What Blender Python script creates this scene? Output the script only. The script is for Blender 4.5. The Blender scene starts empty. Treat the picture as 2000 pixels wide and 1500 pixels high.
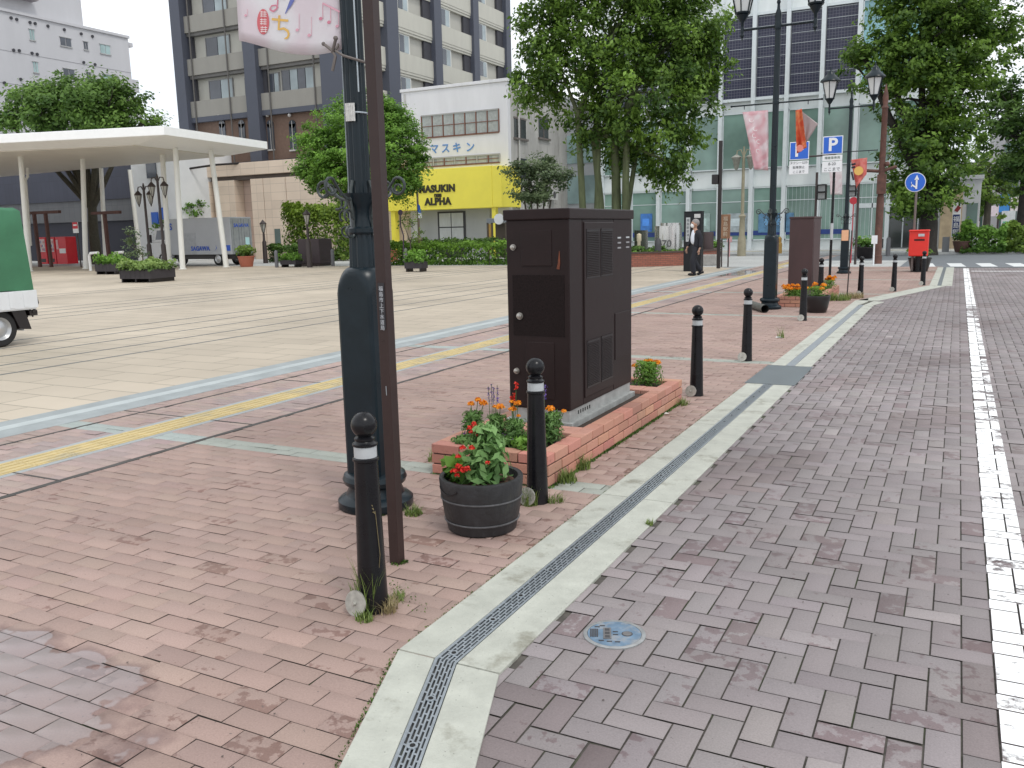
import bpy, bmesh, math, random
import numpy as np
from mathutils import Vector, Matrix
random.seed(7); rng = np.random.default_rng(11)
PI = math.pi; R = math.radians
S = bpy.context.scene
C = S.collection
# ------------------------------------------------------------------ camera, sky, sun, exposure
F = 1680.0; EYE = 1.52; PITCH = math.atan(299/F); ROLL = R(1.28)
A1 = Vector((-.4586, .8886, 0)); A2 = Vector((.8886, .4586, 0))          # ground forward and right of the camera
FW = A1*math.cos(PITCH) + Vector((0,0,-math.sin(PITCH)))
up0 = A1*math.sin(PITCH) + Vector((0,0,math.cos(PITCH)))
RT = A2*math.cos(ROLL) - up0*math.sin(ROLL)
UP = up0*math.cos(ROLL) + A2*math.sin(ROLL)
FW.normalize(); RT.normalize(); UP.normalize()
cam = bpy.data.cameras.new('camera'); cam.sensor_width = 36; cam.lens = 36*F/2000
cam.clip_end = 2000; cam.clip_start = .05
co = bpy.data.objects.new('camera', cam); C.objects.link(co)
mw = Matrix((RT, UP, -FW)).transposed().to_4x4(); mw.translation = (0,0,EYE)
co.matrix_world = mw; S.camera = co

W = bpy.data.worlds.new('World'); S.world = W; W.use_nodes = True
nt = W.node_tree; N = nt.nodes; L = nt.links
bg = N['Background']
sky = N.new('ShaderNodeTexSky'); sky.sky_type = 'NISHITA'; sky.sun_disc = False
SUN_EL = R(58); SUN_AZ = R(120)            # azimuth clockwise from +Y
sky.sun_elevation = SUN_EL; sky.sun_rotation = SUN_AZ
tc = N.new('ShaderNodeTexCoord'); mp = N.new('ShaderNodeMapping'); mp.inputs['Scale'].default_value = (1,1,2.5)
ns = N.new('ShaderNodeTexNoise'); ns.inputs['Scale'].default_value = 2.2; ns.inputs['Detail'].default_value = 5
cr = N.new('ShaderNodeValToRGB'); cr.color_ramp.elements[0].position = .3; cr.color_ramp.elements[1].position = .62
cr.color_ramp.elements[0].color = (10.5,11.4,12.4,1); cr.color_ramp.elements[1].color = (14.2,14.3,14.5,1)
mx = N.new('ShaderNodeMix'); mx.data_type = 'RGBA'; mx.inputs[0].default_value = .9
L.new(tc.outputs['Generated'], mp.inputs[0]); L.new(mp.outputs[0], ns.inputs['Vector']); L.new(ns.outputs[0], cr.inputs[0])
L.new(sky.outputs[0], mx.inputs[6]); L.new(cr.outputs[0], mx.inputs[7]); L.new(mx.outputs[2], bg.inputs[0])
bg.inputs[1].default_value = .1
sl = bpy.data.lights.new('sun', 'SUN'); sl.energy = 1.3; sl.angle = R(14); sl.color = (1,.96,.9)
so = bpy.data.objects.new('sun', sl); C.objects.link(so)
sd = Vector((math.sin(SUN_AZ)*math.cos(SUN_EL), math.cos(SUN_AZ)*math.cos(SUN_EL), math.sin(SUN_EL)))
so.rotation_euler = sd.to_track_quat('Z','Y').to_euler(); so.location = (20,-20,40)
S.view_settings.view_transform = 'Standard'; S.view_settings.look = 'None'
S.view_settings.exposure = -.05; S.view_settings.gamma = 1
S.render.engine = 'CYCLES'
S.cycles.max_bounces = 6; S.cycles.transparent_max_bounces = 12

# ------------------------------------------------------------------ survey helpers: where the things of the photo stand (X across the street, Y along it)
def ray(x, y): return FW + RT*((x-1000)/F) + UP*((750-y)/F)
def P(x, y, z=0.):
    d = ray(x, y); t = (z-EYE)/d.z; return (d.x*t, d.y*t)
def OY(x, y, Y):
    d = ray(x, y); t = Y/d.y; return (d.x*t, EYE+d.z*t)
def OX(x, y, X):
    d = ray(x, y); t = X/d.x; return (d.y*t, EYE+d.z*t)
def OD(x, y, D):
    d = ray(x, y); t = D/d.dot(A1); return Vector((d.x*t, d.y*t, EYE+d.z*t))
def zat(y, X, Y):
    D = Vector((X,Y,0)).dot(A1)
    p = Vector((X,Y,0)); x = 1000
    for _ in range(4):
        v = p - Vector((0,0,EYE)); x = 1000 + F*v.dot(RT)/v.dot(FW); q = OD(x, y, D); p.z = q.z
    return p.z

# ------------------------------------------------------------------ materials
MATS = {}
def nmat(name):
    m = bpy.data.materials.new(name); m.use_nodes = True
    return m, m.node_tree.nodes, m.node_tree.links, m.node_tree.nodes['Principled BSDF']
def M(name, col, rough=.6, metal=0., var=.12, scale=4., bump=0., bscale=30., emit=0, spec=.5, streak=0., alpha=1, dirt=None, specks=0):
    if name in MATS: return MATS[name]
    m, N, L, b = nmat(name)
    b.inputs['Roughness'].default_value = rough; b.inputs['Metallic'].default_value = metal
    b.inputs['Specular IOR Level'].default_value = spec
    tc = N.new('ShaderNodeTexCoord'); mp = N.new('ShaderNodeMapping')
    mp.inputs['Scale'].default_value = (1,1,.25 if streak else 1)
    n = N.new('ShaderNodeTexNoise'); n.inputs['Scale'].default_value = scale; n.inputs['Detail'].default_value = 6; n.inputs['Roughness'].default_value = .62
    r = N.new('ShaderNodeMapRange'); r.inputs[1].default_value = .3; r.inputs[2].default_value = .7
    r.inputs[3].default_value = 1-var; r.inputs[4].default_value = 1+var
    mul = N.new('ShaderNodeVectorMath'); mul.operation = 'SCALE'; mul.inputs[0].default_value = col[:3]
    L.new(tc.outputs['Object'], mp.inputs[0]); L.new(mp.outputs[0], n.inputs['Vector']); L.new(n.outputs[0], r.inputs[0]); L.new(r.outputs[0], mul.inputs['Scale'])
    src = mul.outputs[0]
    if dirt:
        n2 = N.new('ShaderNodeTexNoise'); n2.inputs['Scale'].default_value = dirt[1]; n2.inputs['Detail'].default_value = 8; n2.inputs['Roughness'].default_value = .7
        L.new(mp.outputs[0], n2.inputs['Vector'])
        q = N.new('ShaderNodeMapRange'); q.inputs[1].default_value = dirt[2]; q.inputs[2].default_value = dirt[2]+.12; q.inputs[4].default_value = dirt[3]
        L.new(n2.outputs[0], q.inputs[0])
        mm = N.new('ShaderNodeMix'); mm.data_type = 'RGBA'; L.new(q.outputs[0], mm.inputs[0]); L.new(src, mm.inputs[6]); mm.inputs[7].default_value = (*dirt[0],1)
        src = mm.outputs[2]
    L.new(src, b.inputs['Base Color'])
    rr = N.new('ShaderNodeMapRange'); rr.inputs[3].default_value = max(.02,rough-.1); rr.inputs[4].default_value = min(1,rough+.1)
    L.new(n.outputs[0], rr.inputs[0]); L.new(rr.outputs[0], b.inputs['Roughness'])
    if bump:
        n3 = N.new('ShaderNodeTexNoise'); n3.inputs['Scale'].default_value = bscale; n3.inputs['Detail'].default_value = 4
        L.new(tc.outputs['Object'], n3.inputs['Vector'])
        bp = N.new('ShaderNodeBump'); bp.inputs['Strength'].default_value = bump; bp.inputs['Distance'].default_value = .01
        L.new(n3.outputs[0], bp.inputs['Height']); L.new(bp.outputs[0], b.inputs['Normal'])
    if specks:
        n4 = N.new('ShaderNodeTexVoronoi'); n4.inputs['Scale'].default_value = specks; L.new(tc.outputs['Object'], n4.inputs['Vector'])
        q4 = N.new('ShaderNodeMapRange'); q4.inputs[1].default_value = .16; q4.inputs[2].default_value = .10; q4.inputs[4].default_value = .75; L.new(n4.outputs['Distance'], q4.inputs[0])
        n5 = N.new('ShaderNodeTexNoise'); n5.inputs['Scale'].default_value = specks*.4; L.new(tc.outputs['Object'], n5.inputs['Vector'])
        q5 = N.new('ShaderNodeMapRange'); q5.inputs[1].default_value = .5; q5.inputs[2].default_value = .6; L.new(n5.outputs[0], q5.inputs[0])
        mu = N.new('ShaderNodeMath'); mu.operation = 'MULTIPLY'; L.new(q4.outputs[0], mu.inputs[0]); L.new(q5.outputs[0], mu.inputs[1])
        m4 = N.new('ShaderNodeMix'); m4.data_type = 'RGBA'; L.new(mu.outputs[0], m4.inputs[0]); L.new(src, m4.inputs[6]); m4.inputs[7].default_value = (*[c*.35 for c in col[:3]],1); L.new(m4.outputs[2], b.inputs['Base Color'])
    if alpha < 1: b.inputs['Alpha'].default_value = alpha
    if emit:
        b.inputs['Emission Color'].default_value = (*col[:3],1); b.inputs['Emission Strength'].default_value = emit
    MATS[name] = m; return m
def glass(name, col, rough=.08, grad=None):
    if name in MATS: return MATS[name]
    m, N, L, b = nmat(name)
    tc = N.new('ShaderNodeTexCoord'); n = N.new('ShaderNodeTexNoise'); n.inputs['Scale'].default_value = .5; n.inputs['Detail'].default_value = 3
    L.new(tc.outputs['Object'], n.inputs['Vector'])
    cr = N.new('ShaderNodeValToRGB'); cr.color_ramp.elements[0].position = .35; cr.color_ramp.elements[1].position = .65
    cr.color_ramp.elements[0].color = (*[c*.75 for c in col],1); cr.color_ramp.elements[1].color = (*[c*1.25 for c in col],1)
    L.new(n.outputs[0], cr.inputs[0]); L.new(cr.outputs[0], b.inputs['Base Color'])
    b.inputs['Roughness'].default_value = rough; b.inputs['Specular IOR Level'].default_value = .7
    MATS[name] = m; return m
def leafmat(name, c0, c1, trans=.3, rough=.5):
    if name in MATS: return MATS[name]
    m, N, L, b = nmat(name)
    a = N.new('ShaderNodeAttribute'); a.attribute_name = 'tone'
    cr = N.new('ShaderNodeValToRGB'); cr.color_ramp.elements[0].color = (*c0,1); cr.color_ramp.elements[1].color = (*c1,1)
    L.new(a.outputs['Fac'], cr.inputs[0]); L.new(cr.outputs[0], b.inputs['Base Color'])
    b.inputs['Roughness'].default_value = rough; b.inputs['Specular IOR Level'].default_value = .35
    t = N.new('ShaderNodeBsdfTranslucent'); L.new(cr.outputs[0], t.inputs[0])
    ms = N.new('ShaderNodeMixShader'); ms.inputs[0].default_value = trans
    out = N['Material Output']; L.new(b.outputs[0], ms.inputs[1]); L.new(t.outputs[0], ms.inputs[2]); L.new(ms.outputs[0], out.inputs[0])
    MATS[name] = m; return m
def brickmat(name, wet=None, stain=(.45,.30,.30), stain_amt=.7, thr=.6, moss=0., fine=.12):
    """colour comes from the 'col' attribute of each brick; stains, damp patches and grain on top"""
    m, N, L, b = nmat(name)
    tc = N.new('ShaderNodeTexCoord'); a = N.new('ShaderNodeAttribute'); a.attribute_name = 'col'
    geo = N.new('ShaderNodeNewGeometry')
    g = N.new('ShaderNodeTexNoise'); g.inputs['Scale'].default_value = 160; g.inputs['Detail'].default_value = 3
    L.new(tc.outputs['Object'], g.inputs['Vector'])
    gr = N.new('ShaderNodeMapRange'); gr.inputs[1].default_value = .25; gr.inputs[2].default_value = .75; gr.inputs[3].default_value = 1-fine; gr.inputs[4].default_value = 1+fine
    L.new(g.outputs[0], gr.inputs[0])
    big = N.new('ShaderNodeTexNoise'); big.inputs['Scale'].default_value = .8; big.inputs['Detail'].default_value = 5
    L.new(tc.outputs['Object'], big.inputs['Vector'])
    br = N.new('ShaderNodeMapRange'); br.inputs[1].default_value = .3; br.inputs[2].default_value = .7; br.inputs[3].default_value = .88; br.inputs[4].default_value = 1.1
    L.new(big.outputs[0], br.inputs[0])
    mm = N.new('ShaderNodeMath'); mm.operation = 'MULTIPLY'; L.new(gr.outputs[0], mm.inputs[0]); L.new(br.outputs[0], mm.inputs[1])
    sc = N.new('ShaderNodeVectorMath'); sc.operation = 'SCALE'; L.new(a.outputs['Color'], sc.inputs[0]); L.new(mm.outputs[0], sc.inputs['Scale'])
    # blotches that follow single bricks: per-brick threshold from attribute 'wear'
    w = N.new('ShaderNodeAttribute'); w.attribute_name = 'wear'
    s = N.new('ShaderNodeTexNoise'); s.inputs['Scale'].default_value = 17; s.inputs['Detail'].default_value = 5; s.inputs['Roughness'].default_value = .6
    L.new(tc.outputs['Object'], s.inputs['Vector'])
    ad = N.new('ShaderNodeMath'); ad.operation = 'ADD'; L.new(s.outputs[0], ad.inputs[0]); L.new(w.outputs['Fac'], ad.inputs[1])
    sr = N.new('ShaderNodeMapRange'); sr.inputs[1].default_value = thr; sr.inputs[2].default_value = thr+.05; sr.inputs[4].default_value = stain_amt
    L.new(ad.outputs[0], sr.inputs[0])
    mx = N.new('ShaderNodeMix'); mx.data_type = 'RGBA'; L.new(sr.outputs[0], mx.inputs[0]); L.new(sc.outputs[0], mx.inputs[6])
    st = N.new('ShaderNodeVectorMath'); st.operation = 'MULTIPLY'; st.inputs[1].default_value = stain; L.new(sc.outputs[0], st.inputs[0]); L.new(st.outputs[0], mx.inputs[7])
    # grey speckles
    v = N.new('ShaderNodeTexNoise'); v.inputs['Scale'].default_value = 45; v.inputs['Detail'].default_value = 2
    L.new(tc.outputs['Object'], v.inputs['Vector'])
    vr = N.new('ShaderNodeMapRange'); vr.inputs[1].default_value = .70; vr.inputs[2].default_value = .76; vr.inputs[4].default_value = .7
    L.new(v.outputs[0], vr.inputs[0])
    m2 = N.new('ShaderNodeMix'); m2.data_type = 'RGBA'; L.new(vr.outputs[0], m2.inputs[0]); L.new(mx.outputs[2], m2.inputs[6]); m2.inputs[7].default_value = (.09,.08,.075,1)
    src = m2.outputs[2]
    rough = N.new('ShaderNodeMapRange'); rough.inputs[3].default_value = .72; rough.inputs[4].default_value = .5
    L.new(sr.outputs[0], rough.inputs[0]); rs = rough.outputs[0]
    bump_str = .35
    bn = N.new('ShaderNodeBump'); bn.inputs['Strength'].default_value = bump_str; bn.inputs['Distance'].default_value = .004
    L.new(g.outputs[0], bn.inputs['Height'])
    if wet:
        tot = None
        for (wx, wy, rx, ry) in wet:
            mp = N.new('ShaderNodeMapping'); mp.vector_type = 'POINT'
            mp.inputs['Location'].default_value = (-wx/rx, -wy/ry, 0); mp.inputs['Scale'].default_value = (1/rx, 1/ry, 0)
            L.new(tc.outputs['Object'], mp.inputs[0])
            ln = N.new('ShaderNodeVectorMath'); ln.operation = 'LENGTH'; L.new(mp.outputs[0], ln.inputs[0])
            wn = N.new('ShaderNodeTexNoise'); wn.inputs['Scale'].default_value = 5; wn.inputs['Detail'].default_value = 6; L.new(tc.outputs['Object'], wn.inputs['Vector'])
            aa = N.new('ShaderNodeMath'); aa.operation = 'MULTIPLY_ADD'; aa.inputs[1].default_value = 1.1; L.new(wn.outputs[0], aa.inputs[0]); L.new(ln.outputs['Value'], aa.inputs[2])
            q = N.new('ShaderNodeMapRange'); q.inputs[1].default_value = 1.56; q.inputs[2].default_value = 1.36; L.new(aa.outputs[0], q.inputs[0])
            if tot is None: tot = q.outputs[0]
            else:
                mxm = N.new('ShaderNodeMath'); mxm.operation = 'MAXIMUM'; L.new(tot, mxm.inputs[0]); L.new(q.outputs[0], mxm.inputs[1]); tot = mxm.outputs[0]
        m3 = N.new('ShaderNodeMix'); m3.data_type = 'RGBA'; L.new(tot, m3.inputs[0]); L.new(src, m3.inputs[6])
        dk = N.new('ShaderNodeVectorMath'); dk.operation = 'MULTIPLY'; dk.inputs[1].default_value = (.56,.50,.51); L.new(src, dk.inputs[0]); L.new(dk.outputs[0], m3.inputs[7])
        src = m3.outputs[2]
        r2 = N.new('ShaderNodeMix'); L.new(tot, r2.inputs[0]); L.new(rs, r2.inputs[2]); r2.inputs[3].default_value = .3; rs = r2.outputs[0]
        cm_ = N.new('ShaderNodeMapRange'); cm_.inputs[1].default_value = .85; cm_.inputs[2].default_value = 1.0; L.new(tot, cm_.inputs[0]); L.new(cm_.outputs[0], b.inputs['Coat Weight']); b.inputs['Coat Roughness'].default_value = .05; b.inputs['Coat IOR'].default_value = 1.8
        up = N.new('ShaderNodeCombineXYZ'); up.inputs[2].default_value = 1; L.new(up.outputs[0], b.inputs['Coat Normal'])
        b2 = N.new('ShaderNodeMath'); b2.operation = 'MULTIPLY_ADD'; b2.inputs[1].default_value = -bump_str*.93; b2.inputs[2].default_value = bump_str
        L.new(tot, b2.inputs[0]); L.new(b2.outputs[0], bn.inputs['Strength'])
    L.new(src, b.inputs['Base Color']); L.new(rs, b.inputs['Roughness']); L.new(bn.outputs[0], b.inputs['Normal'])
    b.inputs['Specular IOR Level'].default_value = .4
    MATS[name] = m; return m

# ------------------------------------------------------------------ object helpers
ORG = {}
def tag(o, label=None, cat=None, group=None, kind=None):
    if label: o['label'] = label
    if cat: o['category'] = cat
    if group: o['group'] = group
    if kind: o['kind'] = kind
    return o
def thing(name, label, cat, loc=(0,0,0), group=None):
    o = bpy.data.objects.new(name, None); o.empty_display_size = .2; C.objects.link(o); o.location = loc
    ORG[o.name] = Vector(loc); return tag(o, label, cat, group)
def link(name, me, parent=None):
    o = bpy.data.objects.new(name, me); C.objects.link(o)
    if parent is not None:
        o.parent = parent; og = ORG.get(parent.name, Vector()); ORG[o.name] = og
        if og.length: me.transform(Matrix.Translation(-og))
    else: ORG[o.name] = Vector()
    return o
class MB:
    def __init__(s): s.v = []; s.f = []; s.m = []; s.T = None
    def add(s, vs, fs, m=0):
        b = len(s.v)
        if s.T is not None: vs = [s.T @ Vector(v) for v in vs]
        s.v += [tuple(v) for v in vs]; s.f += [tuple(i+b for i in f) for f in fs]; s.m += [m]*len(fs); return s
    def box(s, x0, x1, y0, y1, z0, z1, m=0):
        x0,x1 = min(x0,x1),max(x0,x1); y0,y1 = min(y0,y1),max(y0,y1); z0,z1 = min(z0,z1),max(z0,z1)
        return s.add([(x0,y0,z0),(x1,y0,z0),(x1,y1,z0),(x0,y1,z0),(x0,y0,z1),(x1,y0,z1),(x1,y1,z1),(x0,y1,z1)],
              [(0,3,2,1),(4,5,6,7),(0,1,5,4),(1,2,6,5),(2,3,7,6),(3,0,4,7)], m)
    def cbox(s, c, sx, sy, sz, m=0): return s.box(c[0]-sx/2,c[0]+sx/2,c[1]-sy/2,c[1]+sy/2,c[2]-sz/2,c[2]+sz/2,m)
    def prism(s, poly, z0, z1, m=0):
        n = len(poly)
        vs = [(x,y,z0) for x,y in poly]+[(x,y,z1) for x,y in poly]
        return s.add(vs, [tuple(range(n-1,-1,-1)), tuple(range(n,2*n))]+[(i,(i+1)%n,n+(i+1)%n,n+i) for i in range(n)], m)
    def rings(s, rings, m=0, cap=True, closed=True):
        n = len(rings[0]); vs = [p for r in rings for p in r]; fs = []
        for k in range(len(rings)-1):
            for i in range(n if closed else n-1):
                j = (i+1)%n; fs.append((k*n+i,k*n+j,(k+1)*n+j,(k+1)*n+i))
        if cap: fs += [tuple(range(n-1,-1,-1)), tuple(range((len(rings)-1)*n, len(rings)*n))]
        return s.add(vs, fs, m)
    def lathe(s, prof, n=24, c=(0,0,0), m=0, cap=True, lobes=0, depth=0.):
        rs = []
        for r,z in prof:
            ring = []
            for i in range(n):
                a = 2*PI*i/n; q = r*(1-depth*(.5+.5*math.cos(a*lobes))) if lobes else r
                ring.append((c[0]+q*math.cos(a), c[1]+q*math.sin(a), c[2]+z))
            rs.append(ring)
        return s.rings(rs, m, cap)
    def tube(s, pts, r, n=8, m=0, cap=True):
        pts = [Vector(p) for p in pts]; rr = r if isinstance(r,(list,tuple)) else [r]*len(pts)
        rs = []; pu = None
        for i,p in enumerate(pts):
            d = (pts[min(i+1,len(pts)-1)]-pts[max(i-1,0)]).normalized()
            u = d.orthogonal().normalized() if pu is None else (pu - d*pu.dot(d))
            if u.length < 1e-5: u = d.orthogonal()
            u.normalize(); pu = u; w = d.cross(u)
            rs.append([tuple(p+(u*math.cos(2*PI*k/n)+w*math.sin(2*PI*k/n))*rr[i]) for k in range(n)])
        return s.rings(rs, m, cap)
    def sphere(s, c, r, n=16, m=0, sz=1.):
        k = n//2; prof = [(max(1e-4,r*math.sin(PI*i/k)), -r*sz*math.cos(PI*i/k)) for i in range(k+1)]
        return s.lathe(prof, n, c, m)
    def disc(s, c, d, r, t, n=20, m=0):
        d = Vector(d).normalized(); c = Vector(c); return s.tube([c-d*t/2, c+d*t/2], r, n, m)
    def build(s, name, mats, parent=None, smooth=None, bevel=0, recalc=True):
        me = bpy.data.meshes.new(name); me.from_pydata(s.v, [], s.f)
        if not isinstance(mats,(list,tuple)): mats = [mats]
        for q in mats: me.materials.append(q)
        me.polygons.foreach_set('material_index', s.m)
        if recalc:
            bm = bmesh.new(); bm.from_mesh(me); bmesh.ops.recalc_face_normals(bm, faces=bm.faces); bm.to_mesh(me); bm.free()
        if smooth is not None:
            me.polygons.foreach_set('use_smooth', [True]*len(me.polygons)); me.set_sharp_from_angle(angle=R(smooth))
        o = link(name, me, parent)
        if bevel:
            b = o.modifiers.new('bevel','BEVEL'); b.width = bevel; b.segments = 2; b.limit_method = 'ANGLE'; b.angle_limit = R(40)
        return o
def kids(o): return [c for c in C.objects if c.parent == o]
def copy_tree(o, parent=None, loc=None, rz=0, label=None, group=None):
    ch = kids(o); c = o.copy(); C.objects.link(c); c.parent = parent; ORG[c.name] = Vector()
    if loc is not None: c.location = loc; c.rotation_euler = (0,0,rz)
    if label: c['label'] = label
    if group: c['group'] = group
    for k in ch: copy_tree(k, c)
    return c
FONT = bpy.data.fonts.load('<builtin>') if False else None
def text(s, size, mat, name='lettering', parent=None, T=None, ext=.004, align='CENTER', shear=0, bold=0., space=1., single=None):
    cu = bpy.data.curves.new(name, 'FONT'); cu.body = s; cu.size = size; cu.extrude = ext; cu.align_x = align; cu.align_y = 'CENTER'
    cu.offset = bold; cu.shear = shear; cu.space_character = space; cu.resolution_u = 3
    o = bpy.data.objects.new('tmp', cu); C.objects.link(o)
    dg = bpy.context.evaluated_depsgraph_get(); me = bpy.data.meshes.new_from_object(o.evaluated_get(dg))
    bpy.data.objects.remove(o); me.name = name; me.materials.clear(); me.materials.append(mat)
    if T is not None: me.transform(T)
    return link(name, me, parent)
def frame(origin, right, up):   # matrix taking text plane (x right, y up) into the world
    r = Vector(right).normalized(); u = Vector(up).normalized(); n = r.cross(u)
    T = Matrix((r,u,n)).transposed().to_4x4(); T.translation = Vector(origin); return T

def npmesh(name, V, Fq, mats, attrs=None, cols=None, parent=None, mi=None, tri=False):
    me = bpy.data.meshes.new(name); k = Fq.shape[1]
    me.vertices.add(len(V)); me.vertices.foreach_set('co', np.asarray(V,dtype=np.float32).ravel())
    me.loops.add(Fq.size); me.loops.foreach_set('vertex_index', Fq.astype(np.int32).ravel())
    me.polygons.add(len(Fq)); me.polygons.foreach_set('loop_start', np.arange(0,Fq.size,k,dtype=np.int32))
    for q in (mats if isinstance(mats,(list,tuple)) else [mats]): me.materials.append(q)
    if mi is not None: me.polygons.foreach_set('material_index', np.asarray(mi,dtype=np.int32))
    me.update(calc_edges=True)
    for n,a in (attrs or {}).items():
        at = me.attributes.new(n,'FLOAT','FACE'); at.data.foreach_set('value', np.asarray(a,dtype=np.float32))
    for n,a in (cols or {}).items():
        at = me.attributes.new(n,'FLOAT_COLOR','FACE'); at.data.foreach_set('color', np.asarray(a,dtype=np.float32).ravel())
    me.validate(); return link(name, me, parent)

# ------------------------------------------------------------------ leaves
def leaves(name, cen, nrm, size, mat, parent=None, aspect=1.9, tone=None, droop=0., sizevar=.35):
    n = len(cen); cen = np.asarray(cen)
    nrm = nrm + rng.normal(0,.55,(n,3)); nrm /= np.linalg.norm(nrm,axis=1)[:,None]
    t = rng.normal(0,1,(n,3)); t[:,2] -= droop
    t -= nrm*(t*nrm).sum(1)[:,None]; t /= np.linalg.norm(t,axis=1)[:,None]
    w = np.cross(nrm,t); s = size*(1+rng.uniform(-sizevar,sizevar,n))[:,None]
    L_ = s*.5*aspect**.5; B_ = s*.5/aspect**.5
    V = np.stack([cen-t*L_, cen+w*B_+nrm*B_*.25, cen+t*L_, cen-w*B_+nrm*B_*.25],1).reshape(-1,3)
    i = np.arange(n)*4
    Fq = np.stack([i,i+1,i+2,i+3],1)
    r = rng.random(n) if tone is None else np.clip(tone+rng.normal(0,.12,n),0,1)
    return npmesh(name, V, Fq, mat, {'tone':r}, parent=parent)
def crown_pts(lobes, per_area, leaf_n, clump, shell=.35, drop=0.):
    """clumps spread through the outer part of each lobe; each lobe = (centre, rx, ry, rz)"""
    cen = []; nrm = []; tone = []
    for (c, rx, ry, rz) in lobes:
        c = np.array(c); k = max(4, int(per_area*(rx*ry+rx*rz+ry*rz)))
        d = rng.normal(0,1,(k,3)); d /= np.linalg.norm(d,axis=1)[:,None]
        rad = 1-shell*rng.random(k)**1.3 + rng.normal(0,.05,k)
        p = c + d*rad[:,None]*np.array([rx,ry,rz])
        for q,dd in zip(p,d):
            m = int(leaf_n*rng.uniform(.5,1.4)); cs = clump*rng.uniform(.6,1.35)
            o = rng.normal(0,.5,(m,3))*cs*np.array([1,1,.6])
            o[:,2] -= drop*np.abs(rng.normal(0,1,m))*cs
            cen.append(q+o); nrm.append(np.tile(dd*.7+np.array([0,0,.8]),(m,1)))
            tone.append(np.full(m, np.clip(.45+.35*rng.normal(),0,1))*.6 + .4*np.clip(o[:,2]/cs+.5,0,1))  # random per clump, plus lighter towards the top of each clump
    return np.concatenate(cen), np.concatenate(nrm), np.concatenate(tone)
def tree(name, label, base, tr, forkz, lobes, mat, bark, leaf=.16, per_area=7, leaf_n=60, clump=.5, group=None, trunks=None, shell=.35, drop=0., twigs=3, droop=0., hide_trunk=False):
    root = thing(name, label, 'tree', (base[0],base[1],0), group)
    b = MB(); base = Vector((base[0],base[1],0)); fork = base+Vector((0,0,forkz))
    stems = trunks or [(base, fork, tr)]
    for (a, f, r0) in stems:
        a = Vector(a); f = Vector(f); mid = (a+f)/2 + Vector((random.uniform(-.1,.1),random.uniform(-.1,.1),0))*r0*3
        b.tube([a-Vector((0,0,.1)), a+(mid-a)*.3, mid, f], [r0*1.35, r0*1.02, r0*.9, r0*.78], 10)
    for i,(c,rx,ry,rz) in enumerate(lobes):
        st = stems[i%len(stems)]; f = Vector(st[1]); c = Vector(c); r0 = st[2]*.62
        mid = f+(c-f)*.5+Vector((random.uniform(-.3,.3),random.uniform(-.3,.3),.1*rz))
        b.tube([f-Vector((0,0,.1)), mid, c], [r0, r0*.6, r0*.35], 7)
        for k in range(twigs):
            d = Vector((random.gauss(0,1),random.gauss(0,1),random.gauss(.2,.8))).normalized()
            e = c+Vector((d.x*rx,d.y*ry,d.z*rz))*.8
            s_ = mid+(c-mid)*random.uniform(.2,.9)
            b.tube([s_, (s_+e)/2+Vector((0,0,.08*rz)), e], [r0*.34,r0*.2,r0*.06], 5)
    b.build('trunk', bark, root, smooth=50)
    cen, nr, rn = crown_pts(lobes, per_area, leaf_n, clump, shell, drop)
    leaves('crown', cen - np.array(ORG[root.name]), nr, leaf, mat, None, tone=rn, droop=droop).parent = root
    return root
def lobe(px, py, rxp, rzp, D, dz=0., depth=1.):
    c = OD(px, py, D); k = D*.99/F
    return (tuple(c), rxp*k, rxp*k*depth, rzp*k)
def hedge(name, label, x0,x1,y0,y1,z0,z1, mat, n, leaf=.09, group=None, mound=.0, cat='hedge'):
    root = thing(name, label, cat, ((x0+x1)/2,(y0+y1)/2,z0), group)
    b = MB()
    for k in range(max(3,int((x1-x0)*(y1-y0)*2.5))):
        x = random.uniform(x0+.05,x1-.05); y = random.uniform(y0+.05,y1-.05)
        b.tube([(x,y,z0-.02),(x+random.uniform(-.1,.1),y,z0+(z1-z0)*.8)],[.015,.006],5)
    b.build('stem', bark_grey, root)
    p = rng.random((n,3)); face = rng.integers(0,6,n)
    u = p*1.0
    for ax in range(3):
        lo = face == ax*2; hi = face == ax*2+1
        u[lo,ax] = rng.random(lo.sum())*.15; u[hi,ax] = 1-rng.random(hi.sum())*.15
    up = rng.random(n) < .35; u[up,2] = 1-rng.random(up.sum())**2*.25
    wob = .06*np.sin(u[:,0]*(x1-x0)*3.1+1)+.05*np.sin(u[:,0]*(x1-x0)*7.3)+rng.normal(0,.03,n)
    pt = np.stack([x0+u[:,0]*(x1-x0), y0+u[:,1]*(y1-y0)+wob*.6, z0+u[:,2]*(z1-z0)*(1+wob*(1 if not mound else 2))],1)
    nr = (u-.5)*1.6; nr[:,2] = nr[:,2]*.6+.4
    rn = np.clip(.35+.5*(u[:,2]-.3)+rng.normal(0,.22,n)+.25*np.sin(pt[:,0]*4)*np.sin(pt[:,2]*9+pt[:,1]*3),0,1)  # lighter towards the hedge top, mixed with random and waves
    leaves('foliage', pt-np.array(ORG[root.name]), nr, leaf, mat, None, tone=rn, aspect=1.6).parent = root
    return root

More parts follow.
